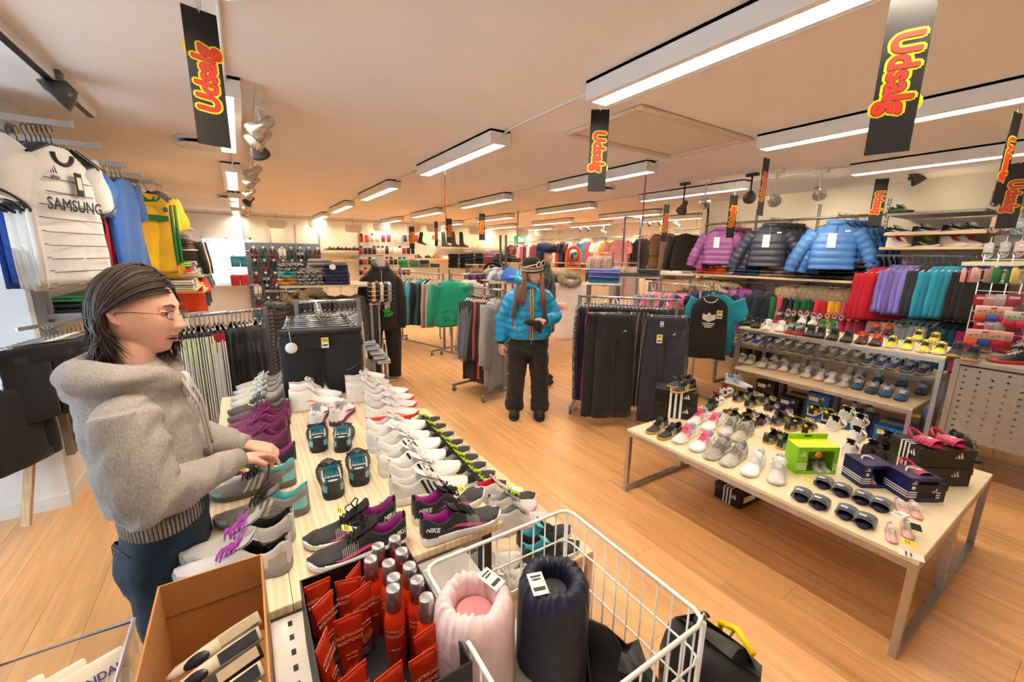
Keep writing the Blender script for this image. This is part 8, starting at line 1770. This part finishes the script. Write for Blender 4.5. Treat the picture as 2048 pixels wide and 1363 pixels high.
jn.loft([[(x*math.cos(a), y*math.sin(a)+oy, z) for a in [2*math.pi*q/24 for q in range(24)]] for x, y, z, oy in ((.155, .103, .955, -.012), (.16, .11, .88, -.008), (.175, .125, .78, .006), (.165, .115, .70, .006))])
for s in (-1, 1): jn.tube([(s*.085, 0, .80), (s*.09, .0, .62), (s*.09, -.005, .45), (s*.088, .01, .22), (s*.09, .01, .06)], 0, 16, rads=[.092, .088, .070, .058, .062])
DN = M('#16283b', .8, 'denim')
obj('jeans', fuse(jn, .008, 3, lambda v: v+Vector((v.x, v.y, 0))*(.05*noise.noise(v*9)+.03*noise.noise(v*22))), DN, t)
obj('back_pocket', MB().rbox((0, 0, 0), (.115, .016, .125), .006), DN, t, Matrix.Translation((-.083, .082, .80)) @ Matrix.Rotation(R_(30), 4, 'Z'))
obj('pocket_stitch', MB().tube([(-.052, .010, .056), (-.052, .010, -.045), (0, .010, -.058), (.052, .010, -.045), (.052, .010, .056), (-.052, .010, .056)], .0012, 4), M('#7d7a66', .7), t, Matrix.Translation((-.083, .082, .80)) @ Matrix.Rotation(R_(30), 4, 'Z'))
obj('belt_waist', MB().loft([[(x*math.cos(a), y*math.sin(a)-.011, z) for a in [2*math.pi*q/28 for q in range(28)]] for x, y, z in ((.160, .108, .89), (.159, .106, .925))], c0=False, c1=False), DN, t)
for s in (-1, 1): obj('shoe', MB().sph((s*.09, -.04, .035), (.048, .13, .04), 16, 10), M('#2a2a2c', .5), t)
# hair: shell over the skull and locks to the shoulder
HR = M('#37281f', .45, 'hair'); hs = MB(); rings = []
for j in range(14):
    ph = R_(-25+115*j/13); ring = []
    for i in range(30):
        a = math.pi*2*i/30; sa_ = math.sin(a); x = .083*math.cos(ph)**.9*math.cos(a); y = (.101*math.cos(ph)*sa_ if sa_ > 0 else .086*math.cos(ph)*sa_*(1 if ph > R_(38) else 0.25)); y = max(y, .032) if ph < R_(24) else y; ring.append((x, y+.006, .004+.122*math.sin(ph)))
    rings.append(ring)
hs.loft(rings); obj('hair_cap', fuse(hs, .006, 3, lambda v: v*(1+.02*noise.noise(Vector((v.x*90, v.y*30, v.z*12))))), HR, t, hm)
rr = random.Random(4); pth = []
def scalp(az, el, k=1.0): return Vector((.086*k*math.cos(el)*math.cos(az), (.104 if math.sin(az) > 0 else .096)*k*math.cos(el)*math.sin(az)+.004, .006+.126*k*math.sin(el)))
for q in range(330):
    az = R_(rr.uniform(-40, 155)); s_ = 1 if math.cos(az) > 0 else -1; k = rr.uniform(1.0, 1.10); p = []
    st = R_(rr.uniform(66, 86)); az0 = az*.35+R_(-70 if False else 90)*.65 if False else az
    for e in range(7): el = st+(R_(-8)-st)*e/6; p.append(scalp(az, el, k*(1+.02*e/6)))
    L_ = rr.uniform(.05, .17) if math.sin(az) > -.2 else rr.uniform(.06, .17); b = p[-1]; back = max(0, math.sin(az))
    out = Vector((math.cos(az), math.sin(az)*.7, 0))
    for e in range(1, 6): f = e/5; p.append(b+Vector((0, -.02*f*back, -L_*f))+out*(-.018*math.sin(f*2.4)*(1 if f < .7 else .6)+.022*f*f)+Vector((.010*math.sin(q+f*4), .008*math.cos(q*1.7+f*3), 0)))
    pth.append(p)
strands(pth, .0052, HR, 5, 'hair', t, hm, seed=2)
pth = []
for q in range(300):      # parted on top, swept back over the temples and tucked behind the ear
    s_ = -1 if q % 5 < 3 else 1; y0 = rr.uniform(-.86, .6); k = rr.uniform(1.0, 1.07)
    a_ = Vector((.10*s_, y0, math.sqrt(max(.05, 1-y0*y0-.01)))).normalized(); e_ = Vector((s_*.93, .30+.25*(y0+.86)/1.4, .0)).normalized(); p = []
    for e in range(8): d_ = a_.slerp(e_, e/7); p.append(Vector((.088*d_.x, (.105 if d_.y > 0 else .094)*d_.y+.004, .006+.124*d_.z))*k)
    b_ = p[-1]; L_ = rr.uniform(.08, .17); fw = rr.uniform(0, 1)*(.075 if y0 < 0 else .02)
    for e in range(1, 6): f = e/5; p.append(b_+Vector((s_*(-.012*math.sin(f*3)+.008*math.sin(q+f*3)), -fw*f*f+.010*math.sin(f*3), -L_*f)))
    pth.append(p)
strands(pth, .0046, HR, 5, 'fringe', t, hm, seed=3)
strands([[Vector(v)*1.02 for v in p[:7]] for p in pth[6:200:37]], .0020, M('#8c8178', .5), 4, 'grey_streaks', t, hm, seed=5)
# glasses
gl = MB()
for s in (-1, 1):
    gl.tube([(s*(.031+.021*math.cos(a)), -.0985+.006*abs(math.cos(a)) + (.006 if s*math.cos(a)*1 > .3 else 0), .008+.0125*math.sin(a)) for a in [2*math.pi*q/20 for q in range(20)]], .0011, 5, closed=True)
    gl.tube([(s*.053, -.090, .012), (s*.070, -.070, .014), (s*.079, -.02, .014), (s*.081, .012, .008), (s*.078, .022, -.008)], .0012, 5)
gl.tube([(-.010, -.102, .010), (0, -.106, .014), (.010, -.102, .010)], .0012, 5)
obj('glasses', gl, M('#6b5a50', .25, '', .8), t, hm)
for s in (-1, 1): obj('lens', MB().loft([[(s*.031+.0205*math.cos(a), y, .008+.012*math.sin(a)) for a in [2*math.pi*q/20 for q in range(20)]] for y in (-.0965, -.0972)]), M('#ffffff', .02, 'clear'), t, hm)
tag(obj('shoelace', MB().tube([(-.005, 1.645, .975), (.01, 1.64, .93), (.0, 1.61, .90), (-.02, 1.57, .895), (-.05, 1.54, .87)], .0024, 6).tube([(.0, 1.66, .975), (-.02, 1.67, .93), (-.04, 1.66, .895)], .0024, 6), M('#1a191a', .7)), "black shoelace stretched from the shop assistant's fingers to the trainer", 'shoelace')
# ---------------------------------------------------------------- customer in the bright blue down jacket
c = (onz(1026, 830, 0)+onz(1081, 830, 0))/2; FA = face(c)
t = thing('person', 'woman in shiny blue down jacket and patterned knit hat standing in the aisle', 'person', c, FA)
hm = Matrix.Translation((.035, -.01, 1.512)) @ Matrix.Rotation(R_(50), 4, 'Z') @ Matrix.Rotation(R_(4), 4, 'X')
hd = head_mb().xf(hm); bd = hd
bd.tube([(.02, .0, 1.44), (.01, .01, 1.38), (0, .01, 1.30)], 0, 14, rads=[.05, .05, .06])
bd.loft([[(x*math.cos(a), y*math.sin(a), z) for a in [2*math.pi*q/20 for q in range(20)]] for x, y, z in ((.15, .10, .85), (.13, .095, 1.0), (.16, .10, 1.2), (.17, .09, 1.30), (.07, .05, 1.36))])
for s in (-1, 1): bd.tube([(s*.09, 0, .9), (s*.12, 0, .5), (s*.13, 0, .1)], 0, 12, rads=[.08, .055, .04])
J2 = {-1: [(-.16, .01, 1.285), (-.275, .02, 1.05), (-.285, -.02, .80)], 1: [(.16, .01, 1.285), (.27, .02, 1.08), (.15, -.17, 1.07)]}
for s in (-1, 1): bd.tube(J2[s], 0, 10, rads=[.045, .036, .026])
hand_mb(bd, (-.285, -.025, .79), (.06, -.12, -1), (-.7, -.7, 0), .55, .6, -1, .95)
hand_mb(bd, (.16, -.17, 1.07), (-1, -.15, -.05), (.1, -.6, .8), .85, .8, -1, .95)
obj('body', fuse(bd, .0042, 2), SKIN, t); eye_set(t, hm, '#4a5a4a', lip='#b5695f', brow='#6b4a30')
dj = MB()
dj.loft([[(x*math.copysign(abs(math.cos(a))**.9, math.cos(a)), y*math.sin(a), z) for a in [2*math.pi*q/32 for q in range(32)]] for x, y, z in [(lambda f: (.205+.028*math.sin(min(1, f*1.35)*math.pi)*(1 if f < .5 else .6)+.010*abs(math.sin(f*math.pi*5.5)), .150+.012*abs(math.sin(f*math.pi*5.5)), .86+.40*f))(q/26) for q in range(27)]+[(.19, .13, 1.31), (.14, .105, 1.36), (.10, .09, 1.39)]])
for s in (-1, 1):
    dj.sph((s*.155, .01, 1.285), (.082, .082, .082), 14, 10)
    a, b, cc = [Vector(v) for v in J2[s]]; pts, rad = [], []
    for q in range(30): f = q/29; p = a.lerp(b, f*2) if f < .5 else b.lerp(cc, (f-.5)*2*.93); pts.append(p); rad.append(.078-.018*f+.009*abs(math.sin(f*math.pi*7)))
    dj.tube(pts, 0, 16, rads=rad)
def pw(v): k = .010*noise.noise(v*12)+.006*noise.noise(v*27); return v+Vector((v.x, v.y, 0)).normalized()*k
BLU = M('#1296d0', .24, 'puff'); obj('down_jacket', fuse(dj, .007, 2, pw), BLU, t)
obj('hood', fuse(MB().tube([(.075, -.09, 1.385), (-.04, -.10, 1.42), (-.105, -.05, 1.47), (-.11, .06, 1.50), (-.03, .12, 1.48), (.07, .11, 1.44), (.12, .03, 1.40), (.10, -.06, 1.375)], 0, 12, rads=[.02, .035, .045, .05, .055, .05, .035, .02]), .007, 3, pw), BLU, t)
obj('hood_piping', MB().tube([(-.035, -.105, 1.45), (-.085, -.065, 1.50), (-.095, .0, 1.555), (-.07, .06, 1.58)], .005, 6), M('#e6b53a', .5), t)
zz = [(.020, -.118, 1.375), (.024, -.150, 1.32), (.028, -.165, 1.22), (.03, -.172, 1.12), (.03, -.172, 1.0), (.03, -.168, .92), (.028, -.16, .865)]
obj('zip', MB().tube([Vector(p)+Vector((0, -.006, 0)) for p in zz], .004, 6), M('#4a3626', .4), t)
for s in (-1, 1): obj('zip_tape', MB().tube([Vector(p)+Vector((s*.010, 0, 0)) for p in zz], .007, 6), M('#e8b93c' if s > 0 else '#e0873a', .5), t)
obj('zip_pull', MB().tube([(.028, -.165, .86), (.03, -.168, .82)], .006, 6), M('#1f7fc0', .5), t)
for s in (-1, 1): obj('pocket_zip', MB().tube([(s*.13-.0, -.150, 1.04), (s*.145, -.140, .94)], .004, 5), M('#d9b84a', .5), t)
ST = M('#4a4c55', .7, 'cloth')
for s in (-1, 1):
    obj('backpack_strap', MB().tube([(s*.12, .10, 1.345), (s*.125, .0, 1.385), (s*.13, -.10, 1.34), (s*.14, -.168, 1.24), (s*.15, -.178, 1.14), (s*.155, -.165, 1.08)], .026, 8, flat=.32), ST, t)
    obj('strap_webbing', MB().tube([(s*.155, -.168, 1.09), (s*.165, -.15, 1.0)], .008, 6, flat=.4), M('#8a4a3a', .7), t)
obj('backpack', MB().rbox((0, .235, 1.12), (.30, .16, .46), .06, wob=.1, seed=2), ST, t)
tr2 = MB(); tr2.loft([[(x*math.cos(a), y*math.sin(a), z) for a in [2*math.pi*q/24 for q in range(24)]] for x, y, z in ((.17, .12, .90), (.19, .14, .84), (.205, .145, .76), (.19, .13, .68))])
for s in (-1, 1): tr2.tube([(s*.10, 0, .80), (s*.11, 0, .60), (s*.125, -.01, .42), (s*.135, .0, .22), (s*.138, .0, .10), (s*.138, 0, .075)], 0, 18, rads=[.115, .108, .096, .094, .102, .10])
obj('snow_trousers', fuse(tr2, .008, 2, lambda v: v+Vector((v.x-(.13 if v.x > 0 else -.13)*(v.z < .7), v.y, 0))*(.10*noise.noise(Vector((v.x*8, v.y*8, v.z*18)))+.05*noise.noise(v*25))), M('#1b1816', .75, 'cloth'), t)
obj('trouser_badge', MB().sph((-.205, -.085, .49), (.006, .006, .006), 8, 6), YEL, t)
for s in (-1, 1):
    b_ = obj('boot', fuse(MB().sph((s*.135, -.06, .055), (.055, .115, .055), 16, 10).tube([(s*.135, 0, .04), (s*.135, 0, .14)], .058, 14), .006, 2), M('#2a2522', .5), t); obj('boot_sole', MB().loft([[(s*.135+.057*math.cos(a), -.055+.125*math.sin(a), z) for a in [2*math.pi*q/20 for q in range(20)]] for z in (0, .022)]), M('#1c1a19', .7), b_)
    obj('glove_cuff', MB().tube([Vector(J2[s][2]).lerp(Vector(J2[s][1]), q) for q in (-.02, .12, .22)], 0, 12, rads=[.036, .041, .044]), M('#151416', .8, 'cloth'), t)
obj('gloves', fuse(MB().sph((.02, -.215, 1.055), (.055, .03, .035), 12, 8).sph((.09, -.22, 1.02), (.05, .03, .06), 12, 8).tube([(.0, -.21, 1.07), (-.05, -.2, 1.05)], .014, 8).tube([(.10, -.22, 1.0), (.12, -.22, .95)], .015, 8), .005, 2), M('#141415', .8, 'cloth'), t)
# knit hat, band, sunglasses, hair
HB = M('#1c1916', .9, 'cloth'); ht_ = hm @ Matrix.Rotation(R_(-12), 4, 'Y') @ Matrix.Translation((0, .010, .012)) @ Matrix.Diagonal((1.03, 1.03, 1.22, 1))
obj('knit_hat', MB().loft([[(.092*k*math.cos(a), .108*k*math.sin(a), z) for a in [2*math.pi*q/32 for q in range(32)]] for k, z in ((.98, .018), (1.02, .03), (1.03, .05), (.99, .075), (.85, .105), (.6, .125), (.3, .134), (.05, .136))]), HB, t, ht_)
for z0, z1, c_ in ((.020, .032, '#1c1916'), (.032, .037, '#ece8df'), (.037, .050, '#b8935a'), (.050, .058, '#3a2c26'), (.058, .063, '#ece8df'), (.063, .072, '#a8824a')):
    obj('knit_band', MB().loft([[(.0965*(k := 1.0+.004*math.sin(a*40))*math.cos(a), .1125*k*math.sin(a), z+.0015*math.sin(a*32)) for a in [2*math.pi*q/96 for q in range(96)]] for z in (z0, z1)], c0=False, c1=False), M(c_, .9, 'cloth'), t, ht_)
zg = MB()
for q in range(36):
    a = 2*math.pi*q/36; b = a+math.pi/36; zg.tube([(.0985*math.cos(a), .1145*math.sin(a), .039), (.0985*math.cos(b), .1145*math.sin(b), .048), (.0985*math.cos(b+math.pi/36), .1145*math.sin(b+math.pi/36), .039)], .0018, 4)
obj('zigzag_knit', zg, M('#efebe2', .8), t, ht_)
sg = MB()
for s in (-1, 1):
    sg.tube([(s*.034+.027*math.cos(a), -.112-.004*math.sin(a), .088+.020*math.sin(a)) for a in [2*math.pi*q/18 for q in range(18)]], .005, 6, closed=True); sg.tube([(s*.062, -.102, .092), (s*.093, -.05, .082), (s*.104, .02, .064)], .0045, 6)
obj('sunglasses', sg, M('#f1efec', .35), t, ht_)
for s in (-1, 1): obj('lens', MB().sph((s*.034, -.110, .088), (.024, .004, .018), 14, 8), M('#3a2620', .1), t, ht_)
HB2 = M('#7d4b2a', .5, 'hair'); rr = random.Random(8); pth = []
for q in range(150):
    s_ = -1 if q % 2 else 1; az = R_(rr.uniform(8, 60) if s_ < 0 else rr.uniform(-30, 60)); x = s_*.078*math.cos(az); y = .09*math.sin(az); p = [Vector((x, y, .04)), Vector((x*1.06, y*1.02, 0)), Vector((x*1.02, y-.005, -.05))]; L_ = rr.uniform(.16, .26)
    for e in range(1, 6): f = e/5; p.append(Vector((x*(1.0+.12*math.sin(f*3)), y-.012-.045*f, -.05-L_*f))+Vector((.012*math.sin(q+f*3), .010*math.cos(q*2+f*2), 0)))
    pth.append(p)
strands(pth, .0058, HB2, 5, 'hair', t, hm, seed=6)
pth = []
for q in range(90):
    s_ = q % 2; u, w_ = rr.uniform(-1, 1), rr.random(); x0 = (-.046+.022*u, .122+.014*u)[s_]; x1 = (-.075+.035*u, .128+.022*u)[s_]
    pth.append([Vector((x0*.9, -.045-.02*w_, 1.545)), Vector((x0, -.075-.03*w_, 1.49)), Vector((x0*.9+x1*.1, -.105-.03*w_, 1.43)), Vector(((x0+x1)/2, -.150-.02*w_, 1.37)), Vector((x1, -.185-.01*w_, 1.30)), Vector((x1*1.04+.006*math.sin(q), -.198-.01*w_, 1.24-.05*w_))])
strands(pth, .0058, HB2, 5, 'hair_lock', t, None, seed=7)
# ---------------------------------------------------------------- man in a fur hat behind her
p = dep(1088, 500, 5.3); FM = face(p)
t = thing('person', 'man in a navy fur-trimmed hat and dark winter coat behind the knit-hatted woman', 'person', (p.x, p.y, 0), FM)
hm = Matrix.Translation((.02, 0, 1.70)) @ Matrix.Rotation(R_(62), 4, 'Z')
bd = head_mb(male=True).xf(hm); bd.tube([(-.01, .0, 1.62), (-.02, .0, 1.50)], 0, 12, rads=[.055, .06]); bd.loft([[(x*math.cos(a), y*math.sin(a), z) for a in [2*math.pi*q/18 for q in range(18)]] for x, y, z in ((.12, .15, .9), (.13, .17, 1.2), (.12, .18, 1.42), (.06, .07, 1.5))])
for s in (-1, 1): bd.tube([(0, s*.09, .95), (0, s*.10, .5), (0, s*.10, .06)], 0, 12, rads=[.08, .06, .045])
bd.tube([(-.0, -.22, 1.42), (-.02, -.25, 1.14), (.20, -.24, 1.10)], 0, 10, rads=[.05, .04, .03]); hand_mb(bd, (.20, -.24, 1.10), (1, 0, -.2), (0, -.9, .4), .6, .6, 1)
obj('body', fuse(bd, .006, 2), M('#e8b49c', .5, 'skin'), t); eye_set(t, hm, '#3a2a20', lip='#b0685c', brow='#2b1d16')
ct = MB(); ct.loft([[(x*math.cos(a), y*math.sin(a), z) for a in [2*math.pi*q/24 for q in range(24)]] for x, y, z in ((.17, .22, .72), (.165, .21, .95), (.17, .225, 1.2), (.16, .23, 1.38), (.12, .16, 1.48), (.085, .09, 1.56))])
ct.tube([(-.0, -.20, 1.42), (-.03, -.26, 1.15), (.15, -.25, 1.11)], 0, 14, rads=[.085, .08, .06]); ct.tube([(0, .20, 1.42), (-.02, .26, 1.15), (.1, .24, .98)], 0, 14, rads=[.085, .08, .06])
CT = M('#252427', .8, 'cloth'); obj('coat', fuse(ct, .009, 3, pw), CT, t)
for s in (-1, 1): obj('trouser_leg', MB().tube([(0, s*.10, .78), (0, s*.11, .45), (0, s*.11, .06)], 0, 14, rads=[.105, .085, .08]), CT, t); obj('boot', MB().sph((.05, s*.11, .05), (.13, .055, .06), 14, 8), M('#1f1c1a', .6), t)
NV = M('#26305c', .8, 'cloth'); FU = M('#3a2a20', .95, 'fur')
obj('hat_crown', MB().loft([[(.095*k*math.cos(a), .112*k*math.sin(a)+.01, z) for a in [2*math.pi*q/24 for q in range(24)]] for k, z in ((1, .035), (1.08, .08), (1.05, .12), (.85, .15), (.4, .16), (.05, .161))]), NV, t, hm)
obj('ear_flap', MB().rbox((-.088, .045, -.015), (.03, .08, .16), .014).rbox((.088, .045, -.015), (.03, .08, .16), .014), NV, t, hm)
def furry(m, amp): 
    for i in range(len(m.v)): v = Vector(m.v[i]); m.v[i] = tuple(v+Vector((noise.noise(v*60), noise.noise(v*60+Vector((5, 5, 5))), noise.noise(v*60+Vector((9, 2, 4)))))*amp)
    return m
obj('fur_brim', furry(MB().tube([(-.085, -.05, .06), (-.05, -.105, .085), (0, -.122, .095), (.05, -.105, .085), (.085, -.05, .06)], 0, 14, rads=[.02, .034, .040, .034, .02]), .014), FU, t, hm)
obj('flap_fur', furry(MB().tube([(-.084, -.01, .05), (-.088, .0, -.04), (-.08, .01, -.09)], .018, 10).tube([(.084, -.01, .05), (.088, .0, -.04), (.08, .01, -.09)], .018, 10), .012), FU, t, hm)
obj('collar', MB().tube([(.07*math.cos(a), .085*math.sin(a), 1.555) for a in [2*math.pi*q/20 for q in range(20)]], .028, 8, closed=True, flat=1.4), CT, t)
